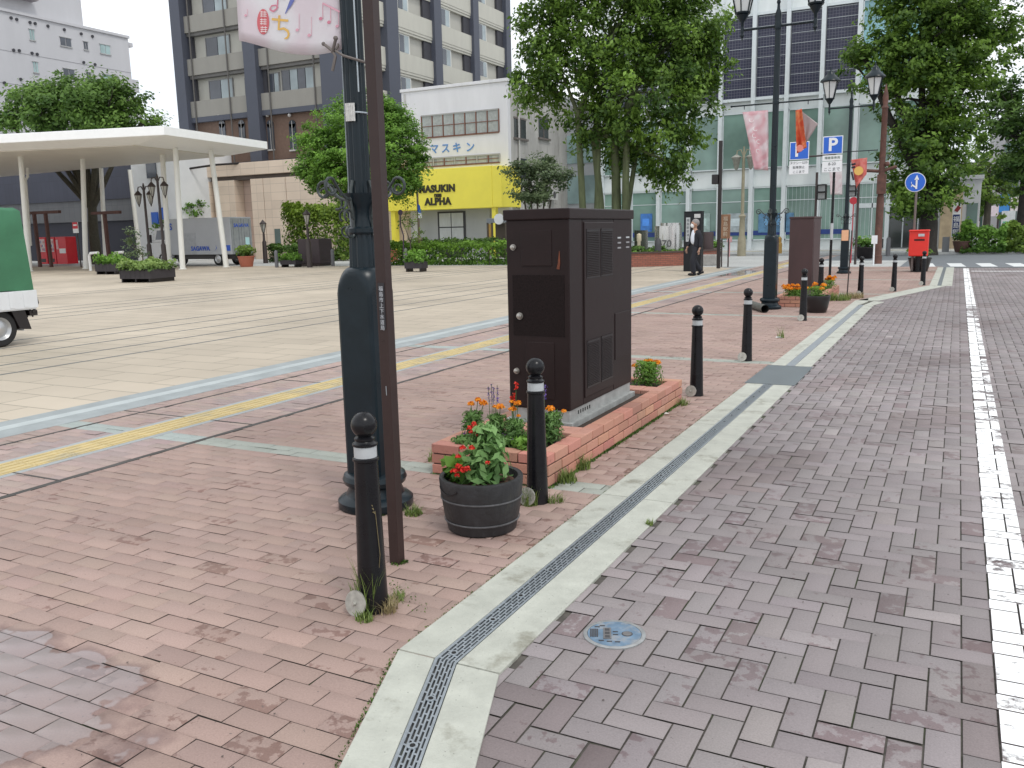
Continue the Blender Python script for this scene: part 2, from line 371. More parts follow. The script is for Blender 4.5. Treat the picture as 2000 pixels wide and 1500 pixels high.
# ------------------------------------------------------------------ shared materials
side_brick = brickmat('sidewalk_brick', wet=[(-2.97,1.60,.86,.37)], stain=(.56,.44,.41), stain_amt=.75, thr=.70)
road_brick = brickmat('road_brick', stain=(.68,.57,.58), stain_amt=.85, thr=.665)
band_brick = brickmat('band_brick', wet=[(-7.0,28.6,1.5,2.3)], stain=(.75,.68,.66), stain_amt=.5, thr=.72)
mortar = M('joint_sand', (.085,.076,.066), .9, var=.35, scale=20, dirt=((.05,.075,.025),3.5,.52,.75))
concrete = M('kerb_concrete', (.445,.455,.40), .75, var=.13, scale=7, bump=.35, bscale=90, dirt=((.20,.19,.145),3.2,.56,.75), specks=55)
concrete_dirty = concrete
steel = M('galvanised_steel', (.40,.44,.47), .42, .75, var=.12, scale=25)
dark_hole = M('dark_recess', (.012,.012,.012), .9, var=.1)
black_paint = M('black_paint', (.008,.008,.010), .28, 0, spec=.3, var=.25, scale=8, bump=.05, bscale=60, dirt=((.05,.048,.045),14,.66,.5))
green_black = M('green_black_paint', (.008,.016,.022), .3, 0, spec=.3, var=.2, scale=6, bump=.04, bscale=40, dirt=((.05,.06,.065),9,.66,.35))
brown_paint = M('brown_paint', (.040,.024,.022), .42, 0, spec=.3, var=.15, scale=5, bump=.05, bscale=70, dirt=((.09,.06,.05),11,.66,.5))
cab_brown = M('cabinet_brown', (.021,.0125,.0125), .42, 0, spec=.22, var=.15, scale=3, bump=.06, bscale=120, dirt=((.07,.024,.014),2.6,.66,.45))
cab_dark = M('cabinet_dark', (.011,.008,.009), .35, 0, var=.2, scale=5)
reflect_white = M('reflective_white', (.46,.485,.50), .35, 0, var=.06, scale=20)
terra = M('terracotta_brick', (.50,.26,.20), .7, var=.14, scale=9, bump=.3, bscale=120, dirt=((.22,.13,.10),5,.62,.55))
bark = M('bark', (.075,.065,.05), .85, var=.3, scale=9, bump=.6, bscale=25, streak=1)
bark_green = M('mossy_bark', (.10,.12,.06), .85, var=.35, scale=6, bump=.6, bscale=25, streak=1)
bark_grey = M('grey_bark', (.09,.075,.06), .85, var=.3, scale=9)
soil = M('soil', (.045,.03,.022), .95, var=.4, scale=30, bump=.8, bscale=60)
plaster_white = M('white_plaster', (.70,.70,.72), .7, var=.07, scale=.8, streak=1, dirt=((.45,.45,.46),1.3,.62,.5))
white_paint = M('white_gloss_paint', (.80,.81,.80), .35, var=.03, scale=2)
G_ZELK = leafmat('zelkova_leaf', (.045,.10,.020), (.27,.44,.07), .4)
G_DARK = leafmat('dark_leaf', (.028,.07,.018), (.15,.27,.05), .3)
G_ROUND = leafmat('round_leaf', (.055,.13,.022), (.22,.42,.065), .35)
G_LIGHT = leafmat('bright_leaf', (.06,.12,.02), (.25,.38,.06), .35)
G_GREY = leafmat('grey_leaf', (.06,.10,.05), (.22,.29,.14), .35)
G_GRASS = leafmat('grass_blade', (.07,.12,.025), (.26,.34,.09), .3)
G_DRY = leafmat('dry_grass', (.20,.16,.08), (.48,.40,.22), .2)

# ================================================================== GROUND
def bricks(name, rects, z, mat, cols, wear, gap=.003, chamf=.004, jit=.0008, parent=None):
    """rects: N x 4 (x0,x1,y0,y1). Each brick: chamfered top."""
    r = np.asarray(rects); n = len(r)
    x0,x1,y0,y1 = r[:,0]+gap/2, r[:,1]-gap/2, r[:,2]+gap/2, r[:,3]-gap/2
    dz = rng.normal(0,jit,n); dz -= (rng.random(n)<.07)*rng.uniform(.001,.003,n); tx = rng.normal(0,.0006,(n,2))
    def c(x,y,zz,sx,sy): return np.stack([x,y,zz+sx*tx[:,0]+sy*tx[:,1]],1)
    zt = z+dz; zb = z+dz-chamf*.8
    V = np.stack([c(x0+chamf,y0+chamf,zt,-1,-1),c(x1-chamf,y0+chamf,zt,1,-1),c(x1-chamf,y1-chamf,zt,1,1),c(x0+chamf,y1-chamf,zt,-1,1),
                  c(x0,y0,zb,-1,-1),c(x1,y0,zb,1,-1),c(x1,y1,zb,1,1),c(x0,y1,zb,-1,1)],1).reshape(-1,3)
    i = (np.arange(n)*8)[:,None]
    pat = np.array([[0,1,2,3],[4,5,1,0],[5,6,2,1],[6,7,3,2],[7,4,0,3]])
    Fq = (i[:,:,None]+pat[None]).reshape(-1,4)
    col = np.repeat(np.concatenate([cols,np.ones((n,1))],1),5,0)
    return npmesh(name, V, Fq, mat, {'wear':np.repeat(wear,5)}, {'col':col}, parent)
def running(x0,x1,y0,y1,keep):
    out = []
    for j in range(int(round(y0/.1)), int(round(y1/.1))):
        off = .1 if j%2 else 0.
        for i in range(int(math.floor(x0/.2))-1, int(math.ceil(x1/.2))+1):
            a = i*.2+off; b = a+.2
            if b > x0 and a < x1 and keep(a+.1, j*.1+.05): out.append((max(a,x0),min(b,x1),j*.1,j*.1+.1))
    return np.array(out)
def kerb_x(y):     # left edge of the kerb, as a function of distance along the street
    if y < 2.43: return -1.75+(2.43-y)*.375
    if y < 18.4: return -1.75
    if y < 23.3: return -1.75+(y-18.4)*.246
    return -.55
ground = MB(); ground.box(-420,420,-60,600,-1.0,-.02)
tag(ground.build('ground', M('far_ground', (.32,.31,.29), .85, var=.15, scale=.3)), kind='structure')
jb = MB(); jb.add([(-5.1,-4,-.008),(6.2,-4,-.008),(6.2,33,-.008),(-5.1,33,-.008)],[(0,1,2,3)])
jb.add([(-6.95,-4,-.0079),(-5.1,-4,-.0079),(-5.1,45,-.0079),(-6.95,45,-.0079)],[(0,1,2,3)])
tag(jb.build('paving_bed', mortar), kind='structure')
# sidewalk bricks
rc = running(-5.03,-.3,-2.5,33,lambda x,y: x < kerb_x(y)+.09)
n = len(rc); cx = (rc[:,0]+rc[:,1])/2; cy = (rc[:,2]+rc[:,3])/2
base = np.array([.345,.246,.212])
cols = base*(1+rng.normal(0,.05,(n,1)))*(1+rng.normal(0,.008,(n,3)))
far = np.clip((cy-3)/14,0,1)[:,None]
for s0 in (4.5,9.7,14.9,20.1,25.3,30.5,-.7):
    k = (cy>s0)&(cy<s0+.22); cols[k] = np.array([.33,.35,.31])*(1+rng.normal(0,.06,(k.sum(),1)))
wear = rng.normal(-.04,.11,n); wear[(np.abs(cx+2.05)<.5)&(cy<7)] += .07; wear[(cx<-2.)&(cx>-3.1)&(cy<3.4)&(cy>2.4)] += .05; wear[(cx<-2.6)&(cy<1.9)] += .1
tag(bricks('sidewalk', rc, 0, side_brick, cols, wear), kind='structure')
# the band with the tactile strip
rb = running(-6.62,-5.08,-2.5,45,lambda x,y: not (-5.84<x<-5.54))
n = len(rb); cx = (rb[:,0]+rb[:,1])/2; cy = (rb[:,2]+rb[:,3])/2
cols = np.array([.37,.28,.25])*(1+rng.normal(0,.045,(n,1)))*(1+rng.normal(0,.015,(n,3)))
k = (cx>-6.2)&(cx<-5.2)&((cy%1.9)<.95); cols[k] *= np.array([.88,.90,.95])

for s0 in (4.5,9.7,14.9,20.1,25.3):
    k = (cy>s0)&(cy<s0+.22); cols[k] = np.array([.34,.38,.36])
tag(bricks('sidewalk_band', rb, 0, band_brick, cols, rng.normal(-.04,.09,n)), kind='structure')
# road herringbone
hb = []
for i in range(int(-1.4/.1)-1, int(6.0/.1)):
    for j in range(-25, 320):
        k = (i-j)%4; x = i*.1; y = j*.1
        if x+.2 < kerb_x(y)+.41: continue
        if k == 0: hb.append((x,x+.2,y,y+.1))
        elif k == 3: hb.append((x,x+.1,y,y+.2))
hb = np.array(hb); n = len(hb); cx = (hb[:,0]+hb[:,1])/2; cy = (hb[:,2]+hb[:,3])/2
cols = np.array([.240,.212,.213])*(1+rng.normal(0,.055,(n,1)))*(1+rng.normal(0,.008,(n,3)))
patch = (np.sin(cx*2.3+1.2)*np.cos(cy*1.7+.5)+.6*np.sin(cx*5.1-cy*2.2)) > .75
cols[patch] *= np.array([.86,.82,.81])
cols *= (1+.13*np.sin(cx*1.3+cy*.7)[:,None]*np.cos(cy*.45+cx*.6)[:,None]); hi = rng.random(n) < .025; cols[hi] *= 1.22
hb_wear = rng.normal(-.03,.13,n)+np.where((cy<4.5)&(cx>-.9),.03,0)
tag(bricks('road', hb, 0, road_brick, cols, hb_wear, gap=.006, chamf=.003, jit=.0009), kind='structure')
rp = MB(); rp.box(6.0,24,-4,32,-.015,-.001)
tag(rp.build('road_far_side', M('road_plain', (.21,.175,.185), .8, var=.12, scale=3)), kind='structure')
# worn line paint lies only on the brick tops it crosses
def mark(rects, src, z=.0016, inset=.004):
    out = []
    for (a,b,c,d) in rects:
        for q in src[(src[:,1]>a)&(src[:,0]<b)&(src[:,3]>c)&(src[:,2]<d)]:
            x0,x1,y0,y1 = max(a,q[0]+inset),min(b,q[1]-inset),max(c,q[2]+inset),min(d,q[3]-inset)
            if x1-x0>.005 and y1-y0>.005: out.append((x0,x1,y0,y1))
    return out
def wornpaint():
    m, N, L, b = nmat('worn_line_paint')
    tc = N.new('ShaderNodeTexCoord'); n = N.new('ShaderNodeTexNoise'); n.inputs['Scale'].default_value = 9; n.inputs['Detail'].default_value = 8; n.inputs['Roughness'].default_value = .7
    L.new(tc.outputs['Object'], n.inputs['Vector'])
    at = N.new('ShaderNodeAttribute'); at.attribute_name = 'wear'
    ad = N.new('ShaderNodeMath'); L.new(n.outputs[0], ad.inputs[0]); L.new(at.outputs['Fac'], ad.inputs[1])
    r = N.new('ShaderNodeMapRange'); r.inputs[1].default_value = .66; r.inputs[2].default_value = .56; L.new(ad.outputs[0], r.inputs[0]); L.new(r.outputs[0], b.inputs['Alpha'])
    b.inputs['Base Color'].default_value = (.93,.93,.93,1); b.inputs['Roughness'].default_value = .6
    return m
mk = mark([(.20,.36,-2.5,31.6)], hb) 
V = np.array([[(a,c,.0042),(b,c,.0042),(b,d,.0042),(a,d,.0042)] for a,b,c,d in mk]).reshape(-1,3)
Fq = np.arange(len(mk)*4).reshape(-1,4)
cyk = np.array([(c+d)/2 for a,b,c,d in mk]); cxk = np.array([(a+b)/2 for a,b,c,d in mk])
wr = rng.normal(0,.07,len(mk)) - .02 + np.where((cyk>6)&(cyk<18)&(cxk>.27),.10,0) + np.where((cyk>15.5)&(cyk<17.5),.12,0)
npmesh('road_line', V, Fq, wornpaint(), {'wear':wr})['kind'] = 'structure'

# beige plaza slabs
def slabmat(name, col, sx, sy, joint=.012, jcol=(.2,.19,.16), var=.05, stain=.12, thin=None):
    m, N, L, b = nmat(name)
    tc = N.new('ShaderNodeTexCoord')
    br = N.new('ShaderNodeTexBrick'); br.inputs['Scale'].default_value = 1; br.inputs['Brick Width'].default_value = sx; br.inputs['Row Height'].default_value = sy
    br.inputs['Mortar Size'].default_value = joint; br.inputs['Mortar Smooth'].default_value = .3; br.offset = .5
    br.inputs['Color1'].default_value = (*[c*(1-var) for c in col],1); br.inputs['Color2'].default_value = (*[c*(1+var) for c in col],1); br.inputs['Mortar'].default_value = (*jcol,1)
    L.new(tc.outputs['Object'], br.inputs['Vector'])
    n = N.new('ShaderNodeTexNoise'); n.inputs['Scale'].default_value = .35; n.inputs['Detail'].default_value = 7; L.new(tc.outputs['Object'], n.inputs['Vector'])
    r = N.new('ShaderNodeMapRange'); r.inputs[1].default_value = .3; r.inputs[2].default_value = .7; r.inputs[3].default_value = 1-stain; r.inputs[4].default_value = 1+stain*.6; L.new(n.outputs[0], r.inputs[0])
    s = N.new('ShaderNodeVectorMath'); s.operation = 'SCALE'; L.new(br.outputs[0], s.inputs[0]); L.new(r.outputs[0], s.inputs['Scale'])
    L.new(s.outputs[0], b.inputs['Base Color']); b.inputs['Roughness'].default_value = .7; b.inputs['Specular IOR Level'].default_value = .35
    g = N.new('ShaderNodeTexNoise'); g.inputs['Scale'].default_value = 90; L.new(tc.outputs['Object'], g.inputs['Vector'])
    bp = N.new('ShaderNodeBump'); bp.inputs['Strength'].default_value = .2; bp.inputs['Distance'].default_value = .004; L.new(g.outputs[0], bp.inputs['Height']); L.new(bp.outputs[0], b.inputs['Normal'])
    return m
pz = MB(); pz.add([(-80,-4,-.003),(-7.22,-4,-.003),(-7.22,31.5,-.003),(-9,34.5,-.003),(-80,34.5,-.003)],[(0,1,2,3,4)])
tag(pz.build('plaza', slabmat('beige_slabs', (.485,.42,.335), .9, .45, .012, (.30,.265,.21), .05, .2)), kind='structure')
pl = MB()
for x in (-9.85,-10.6,-11.45,-12.3,-13.1,-16.2,-17.0,-17.8,-18.6,-22.5,-23.3): pl.box(x-.025,x+.025,-4,33,-.012,.0005)
tag(pl.build('plaza_drain_lines', M('drain_line_grey', (.16,.17,.165), .7, var=.2)), kind='structure')
bs = MB()
bs.box(-7.22,-7.02,-4,33,-.02,.0015,1); bs.box(-7.02,-6.88,-4,33,-.02,.0035,0); bs.box(-6.88,-6.62,-4,33,-.02,.0015,1)
tag(bs.build('plaza_border', [M('pale_border', (.45,.49,.49), .5, var=.08, dirt=((.36,.40,.41),1.5,.5,.7)), M('blue_grey_border', (.31,.34,.345), .65, var=.14)]), kind='structure')
dk = MB(); dk.box(-5.08,-5.03,-3,33,-.012,.001)
for y,x0 in ((5.15,-6.6),(6.95,-6.4),(3.41,-6.2),(8.9,-6.6),(12.4,-6.6),(16.,-6.6),(19.8,-6.6)): dk.box(x0,-5.08,y,y+.018,-.01,.0025)
dk.box(-6.4,-6.37,-3,33,-.01,.0025)
tag(dk.build('paving_seams', M('seam_dark', (.07,.065,.06), .8, var=.3)), kind='structure')
# tactile strip: yellow slabs with raised bars
def tactile(name, x0, x1, ys, along=True):
    b = MB()
    for y in ys:
        b.box(x0,x1,y+.002,y+.298,-.02,.003)
        for k in range(4):
            xx = x0+.04+k*(x1-x0-.08)/3
            b.box(xx-.014,xx+.014,y+.015,y+.285,.0025,.007)
    return tag(b.build(name, M('tactile_yellow', (.54,.43,.21), .7, var=.12, scale=6, bump=.2, bscale=80, dirt=((.36,.33,.24),2.2,.5,.7)), bevel=0), kind='structure')
te = MB(); te.box(-5.90,-5.843,-2.4,33,-.01,.0015); te.box(-5.537,-5.48,-2.4,33,-.01,.0015); tag(te.build('tactile_edging', M('edging_grey', (.33,.355,.36), .7, var=.12, scale=2)), kind='structure')
tactile('tactile_path', -5.84, -5.54, [i*.3-2.4 for i in range(118)])
# kerb slabs and drain
kb = MB()
def kpt(y, dx):   # point on the kerb at offset dx (0..0.42) from its left edge
    return (kerb_x(y)+dx, y)
def slab(y0,y1,a,b_,z=.007,g=.004):
    kb.prism([(kerb_x(y0+g)+a,y0+g),(kerb_x(y0+g)+b_,y0+g),(kerb_x(y1-g)+b_,y1-g),(kerb_x(y1-g)+a,y1-g)],-.06,z)
ys = [-2.5,-1.0,.6,2.43,4.5,6.5,8.4]
for a,b_ in zip(ys,ys[1:]): slab(a,b_,0,.155); slab(a,b_,.25,.42)
ys = [9.62,11.6,13.6,15.6,17.4]
for a,b_ in zip(ys,ys[1:]): slab(a,b_,0,.155); slab(a,b_,.25,.42)
kb.prism([(-1.75,17.41),(-1.595,17.41),(-1.5,18.2),(-1.55,18.95),(-1.75,18.4)],-.06,.007)
kb.prism([(-1.5,17.41),(-1.33,17.41),(-1.2,18.1),(-1.4,18.28)],-.06,.007)
for a,b_ in ((18.42,20.2),(20.2,22.0),(22.0,23.0)):
    xa,xb = kerb_x(a),kerb_x(b_); kb.prism([(xa+.03,a),(xa+.42,a),(xb+.42,b_),(xb+.03,b_)],-.06,.007)
for a,b_ in ((23.02,25.3),(25.32,27.6),(27.62,29.9),(29.92,32.3)): kb.box(-.55,-.38,a,b_,-.06,.007); kb.box(-.29,-.06,a,b_,-.06,.007)
tag(kb.build('kerb', concrete, bevel=.003), kind='structure')
dr = MB()
def drain(y0,y1,slots=True):
    def q(y,dx,z): return (kerb_x(y)+dx,y,z)
    for (a,b_,z,m) in ((.155,.25,-.012,1),):
        dr.add([q(y0,a,z),q(y0,b_,z),q(y1,b_,z),q(y1,a,z)],[(0,1,2,3)],1)
    bars = [(.158,.170),(.1795,.186),(.1945,.201),(.2095,.216),(.2245,.231),(.2375,.247)] if slots else [(.158,.247)]
    for a,b_ in bars:
        dr.add([q(y0,a,.0062),q(y0,b_,.0062),q(y1,b_,.0062),q(y1,a,.0062),q(y0,a,-.02),q(y0,b_,-.02),q(y1,b_,-.02),q(y1,a,-.02)],[(0,1,2,3),(0,3,7,4),(1,5,6,2),(0,4,5,1)],0)
    if slots:
        for row,(a,b_) in enumerate(((.170,.1795),(.186,.1945),(.201,.2095),(.216,.2245),(.231,.2375))):
            y = y0+.01+(row%2)*.028
            while y < y1-.01:
                dr.add([q(y,a,.006),q(y,b_,.006),q(y+.008,b_,.006),q(y+.008,a,.006)],[(0,1,2,3)],0); y += .056
for a,b_ in ((-2.5,2.43),(2.43,8.4)): drain(a,b_,True)
drain(9.62,17.4,False)
dr.box(-.38,-.29,23.02,32.3,-.03,.001,2)
y = -.8
while y < 8.3:
    for o_ in ((0,.24) if False else (0,)):
        dr.disc((kerb_x(y)+.2025,y,.0075),(0,0,1),.017,.004,18,0); dr.disc((kerb_x(y)+.2025,y,.0085),(0,0,1),.009,.004,14,1)
    y += .248 if (int(y*2)%2) else .30
tag(dr.build('kerb_drain', [steel, dark_hole, M('dark_grating', (.14,.16,.17), .6, var=.2)]), kind='structure')
dp = MB(); dp.prism([(-1.78,8.42),(-1.31,8.42),(-1.31,9.6),(-1.78,9.6)],-.05,.0075)
for k in range(0): pass
tag(dp.build('drain_cover', M('dark_plate', (.15,.175,.185), .5, .3, var=.1, scale=5), bevel=.003), 'dark grey steel plate lying across the concrete kerb', 'drain cover')
# far street: asphalt, light slabs, crossing
fs = MB(); fs.box(-80,-9.0,34.5,45.2,-.02,-.002); fs.box(-9.0,-6.5,38.4,45.2,-.02,-.002); fs.box(-9,-1.75,33.0,38.4,-.02,-.0012); fs.box(-60,60,45.2,80,-.02,.10,0)
tag(fs.build('far_sidewalk', slabmat('grey_slabs', (.52,.53,.52), .6, .3, .012, (.34,.34,.33), .05)), kind='structure')
asp = MB(); asp.box(-6.5,-1.75,38.4,45.2,-.02,-.0015); asp.box(-1.75,40,32.4,45.2,-.02,-.0011)
tag(asp.build('cross_street', M('asphalt', (.17,.185,.20), .8, var=.12, scale=2.5, bump=.3, bscale=150)), kind='structure')
zb = MB()
for k in range(9): zb.prism([(-1.1+.93*k,32.95),(-.63+.93*k,32.95),(-.63+.93*k-.15,35.5),(-1.1+.93*k-.15,35.5)],-.001,.004)
tag(zb.build('crossing_stripes', M('crossing_white', (.72,.74,.74), .6, var=.08, scale=3)), kind='structure')
mk = mark([(.42,5.8,29.75,30.0)], hb)
V = np.array([[(a,c,.0042),(b,c,.0042),(b,d,.0042),(a,d,.0042)] for a,b,c,d in mk]).reshape(-1,3)
npmesh('stop_line', V, np.arange(len(mk)*4).reshape(-1,4), bpy.data.materials['worn_line_paint'], {'wear':rng.normal(-.05,.05,len(mk))})['kind'] = 'structure'
tactile('far_tactile_path', -6.2,-5.9,[33.2+i*.3 for i in range(17)])
ft = MB(); ft.box(-22,8,49.0,49.3,.09,.108)
tag(ft.build('far_tactile_strip', bpy.data.materials['tactile_yellow']), kind='structure')

# ================================================================== FOREGROUND THINGS
# ---- bollards
def make_bollard():
    t = thing('bollard','black ball topped bollard','bollard')
    b = MB(); b.lathe([(.064,0),(.062,.02),(.061,.03),(.047,.625),(.047,.63)],28)
    b.lathe([(.047,.628),(.052,.632),(.052,.642),(.045,.647)],28); b.lathe([(.045,.69),(.05,.694),(.05,.702),(.043,.706),(.038,.712),(.041,.718),(.041,.724),(.03,.73),(.024,.738)],28)
    b.build('post', black_paint, t, smooth=35)
    b = MB(); b.lathe([(.0455,.645),(.0455,.692)],28); b.build('reflective_band', reflect_white, t, smooth=35)
    b = MB(); b.sphere((0,0,.776),.052,28); b.build('ball', black_paint, t, smooth=60)
    b = MB(); b.disc((-.025,-.085,.052),(-.1,-1,.22),.052,.009,28); b.tube([(-.025,-.088,.052),(-.03,-.098,.054)],.009,10); b.build('lock_cover', M('worn_steel_disc',(.42,.41,.37),.5,.45,var=.25,scale=30), t, smooth=35)
    return t
B0 = make_bollard()
BL = [((730,1188),'nearest bollard, black with a ball top, grass round its foot beside the brown pole'),
      ((1050,980),'black ball topped bollard right behind the round black flower tub'),
      ((1360,772),'black ball topped bollard just past the far end of the nearer brick planter'),
      ((1458,704),'black ball topped bollard beside the dark steel plate in the kerb'),
      ((1568,626),'black ball topped bollard in front of the flower pot by the second lamp post'),
      ((1602,582),'black ball topped bollard half hidden behind the marigolds of the far planter'),
      ((1680,577),'black ball topped bollard where the kerb starts to bend outwards, before the thin leaning post'),
      ((1745,569),'black ball topped bollard midway along the slanting kerb, before the red mailbox'),
      ((1802,557),'farthest black ball topped bollard on the kerb, at the foot of the red mailbox')]
for i,(p,lb) in enumerate(BL):
    x,y = P(*p); rz = 0 if i<2 else random.uniform(-.15,.15)
    if i == 0: B0.location = (x,y,0); B0['label'] = lb; B0['group'] = 'black ball topped bollards along the kerb'
    else: copy_tree(B0, None, (x,y,0), rz, lb, 'black ball topped bollards along the kerb')
ORG[B0.name] = Vector()

# ---- ornate lamp post
lamp_glass = M('lamp_glass', (.62,.64,.64), .2, var=.04)
def lamp_head(parent, x, z):
    """six sided lantern standing on the end of the cross arm"""
    h = MB(); h.lathe([(.012,-.16),(.03,-.12),(.012,-.07),(.02,-.04),(.022,.05),(.05,.09),(.085,.15),(.07,.17)],12,(x,0,z))
    for k in range(6):
        a = PI/6+k*PI/3; c,s_ = math.cos(a),math.sin(a)
        h.tube([(x+.095*c,.095*s_,z+.17),(x+.185*c,.185*s_,z+.56)],.010,6)
    h.lathe([(.095,.165),(.105,.175),(.095,.185)],6,(x,0,z)) if False else h.lathe([(.10,.16),(.108,.18),(.09,.19)],18,(x,0,z))
    h.lathe([(.20,.55),(.235,.57),(.22,.60),(.13,.68),(.075,.75),(.06,.80),(.02,.83),(.02,.86),(.005,.90)],18,(x,0,z))
    o = h.build('lamp_head', green_black, parent, smooth=35)
    g = MB()
    rs = []
    for r_,zz in ((.088,.18),(.175,.555)): rs.append([(x+r_*math.cos(PI/6+k*PI/3), r_*math.sin(PI/6+k*PI/3), z+zz) for k in range(6)])
    g.rings(rs); g.build('glass', lamp_glass, o)
def make_lamp():
    t = thing('lamp_post','dark green ornate lamp post','lamp post')
    b = MB(); b.lathe([(.205,0),(.212,.01),(.212,.045),(.195,.06),(.165,.075),(.15,.11),(.15,.125),(.172,.14),(.181,.165),(.172,.19),(.145,.205)],40)
    b.build('base', green_black, t, smooth=35)
    rs = []; a_ = .113; n = 64; prof = [(0,.20,.2)]
    zs = [.195,.6,1.0,1.14]+[1.14+.205*math.sin(PI/2*k/14) for k in range(1,15)]
    for k,z in enumerate(zs):
        Rr = .2 if z <= 1.141 else .076+(.156-.076)*max(0.,1-((z-1.14)/.205)**2)**.5
        ring = []
        for i in range(n):
            th = 2*PI*i/n+.0001
            q = min(Rr, a_/max(abs(math.cos(th)),abs(math.sin(th))), a_*1.34)
            ring.append((q*math.cos(th), q*math.sin(th), z))
        rs.append(ring)
    c = MB(); c.rings(rs); c.build('column', green_black, t, smooth=22)
    s_ = MB(); s_.lathe([(.078,1.343),(.072,1.50),(.070,1.525)],72,lobes=12,depth=.12)
    s_.lathe([(.074,1.52),(.080,1.53),(.080,1.55),(.062,1.56),(.056,1.60),(.056,1.64),(.062,1.66),(.095,1.725),(.097,1.735),(.06,1.736)],36)
    s_.lathe([(.058,1.735),(.056,2.6),(.054,3.6),(.048,5.0)],72,lobes=12,depth=.13)
    s_.lathe([(.05,3.62),(.058,3.63),(.058,3.68),(.05,3.69)],24); s_.lathe([(.055,4.88),(.062,4.9),(.062,4.98),(.055,5.0),(.05,5.03),(.06,5.1),(.05,5.16),(.028,5.22),(.022,5.3),(.035,5.33),(.005,5.45)],24)
    s_.build('shaft', green_black, t, smooth=30)
    for k in range(4):
        m = MB(); an = k*PI/2; ca,sa = math.cos(an),math.sin(an)
        def q(r,z): return (r*ca, r*sa, z)
        pts = [q(.095,1.70),q(.14,1.715),q(.18,1.75),q(.215,1.79)]+[q(.245+.042*math.cos(th),1.765+.042*math.sin(th)) for th in [2.2-.5*j for j in range(11)]]
        m.tube(pts,[.008]*len(pts),7)
        pts = [q(.245+.022*math.cos(th),1.752+.02*math.sin(th)) for th in [.3+.55*j for j in range(9)]]; m.tube(pts,.006,6)
        pts = [q(.175,1.745)]+[q(.155+.03*math.cos(th),1.69+.035*math.sin(th)) for th in [1.2+.5*j for j in range(9)]]; m.tube(pts,.007,6)
        pts = [q(.07,1.55)]+[q(.095+.028*(1+.1*j)*math.cos(th),1.535+.03*math.sin(th)) for j,th in enumerate([3.6+.5*j for j in range(9)])]; m.tube(pts,.006,6)
        pts = [q(.07,1.60)]+[q(.115+.03*math.cos(th),1.62+.03*math.sin(th)) for th in [3.4-.5*j for j in range(10)]]; m.tube(pts,.0065,6)
        pts = [q(.066,1.535),q(.068,1.62),q(.085,1.70),q(.075,1.76),q(.062,1.80)]; m.tube(pts,[.006,.006,.007,.008,.009],6)
        m.build('scroll', M('scroll_paint',(.035,.045,.045),.4,var=.3,scale=20), t, smooth=50)
    m = MB(); m.tube([(-.62,0,4.94),(.62,0,4.94)],.022,10)
    for s in (-1,1): m.lathe([(.03,4.89),(.036,4.94),(.03,4.99)],12,(s*.62,0,0)); m.tube([(s*.62,0,4.75),(s*.62,0,4.96)],[.008,.02],8)
    m.build('cross_arm', green_black, t, smooth=40)
    for s in (-1,1):
        lamp_head(t, s*.62, 4.98)
    for h_ in [c for c in kids(t) if c.name.startswith('lamp_head')]:
        for o_ in [h_]+kids(h_):
            cxh = .62 if sum(v.co.x for v in o_.data.vertices) > 0 else -.62
            o_.data.transform(Matrix.Translation((cxh,0,4.9))@Matrix.Scale(1.28,4)@Matrix.Translation((-cxh,0,-4.9)))
    m = MB(); m.tube([(-.78,0,3.65),(.78,0,3.65)],.014,8); m.tube([(-.55,0,3.65),(-.55,0,3.58)],.008,6); m.tube([(.55,0,3.65),(.55,0,3.58)],.008,6)
    for s in (-1,1): m.sphere((s*.78,0,3.65),.022,8)
    m.build('banner_arm', green_black, t, smooth=40)
    return t
L0 = make_lamp(); ORG[L0.name] = Vector()
lg = 'dark green twin lantern lamp posts along the sidewalk'
lx,ly = P(735,985); L0.location = (lx,ly,0); L0['label'] = 'nearest dark green lamp post with scrolls round its neck, behind the brown pole'; L0['group'] = lg
l2x,l2y = P(1503,603); L2 = copy_tree(L0, None, (l2x,l2y,0), 0, 'tall dark green twin lantern lamp post left of the far brown cabinet', lg)
l3x,l3y = P(1648,534); L3 = copy_tree(L0, None, (l3x,l3y,0), 0, 'farther dark green lamp post with a small orange notice on its column', lg)
nb = MB(); nb.box(l3x-.10,l3x+.10,l3y-.121,l3y-.115,1.0,1.32); o = nb.build('notice', M('orange_notice',(.75,.42,.25),.6)); tag(o,'small orange and white notice stuck on the farther lamp post','notice')
# steel strap, small sticker and cord on the nearest post
cb = MB()
zc = zat(100, lx, ly)
cb.tube([(lx-.075,ly-.01,zc+.05),(lx-.068,ly-.06,zc),(lx,ly-.082,zc-.035),(lx+.07,ly-.045,zc-.06),(lx+.08,ly+.01,zc-.065)],.007,6)
cb.tube([(lx-.14,ly-.055,zc+.04),(lx-.085,ly-.06,zc+.0),(lx-.06,ly-.07,zc-.03),(lx-.085,ly-.07,zc-.10)],.008,6)
cb.tube([(lx-.085,ly-.065,zc-.01),(lx-.045,ly-.08,zc+.05)],.008,6); cb.sphere((lx-.045,ly-.08,zc+.055),.013,8); cb.sphere((lx-.145,ly-.055,zc+.043),.011,8)
tag(cb.build('tie_cord', M('old_rope',(.16,.14,.13),.8), smooth=50), 'knotted grey cord tying the banner corner to the near lamp post','cord')
zs_ = zat(222, lx, ly); sb = MB()
for k in range(5):
    a0 = -1.75+k*.16; sb.tube([(lx+.066*math.cos(a0),ly+.066*math.sin(a0),zs_-.045),(lx+.066*math.cos(a0),ly+.066*math.sin(a0),zs_+.045)],.007,6)
tag(sb.build('sticker', M('grey_sticker',(.55,.55,.53),.5,var=.3,scale=60)),'small grey sticker wrapped round the near lamp post shaft','sticker')
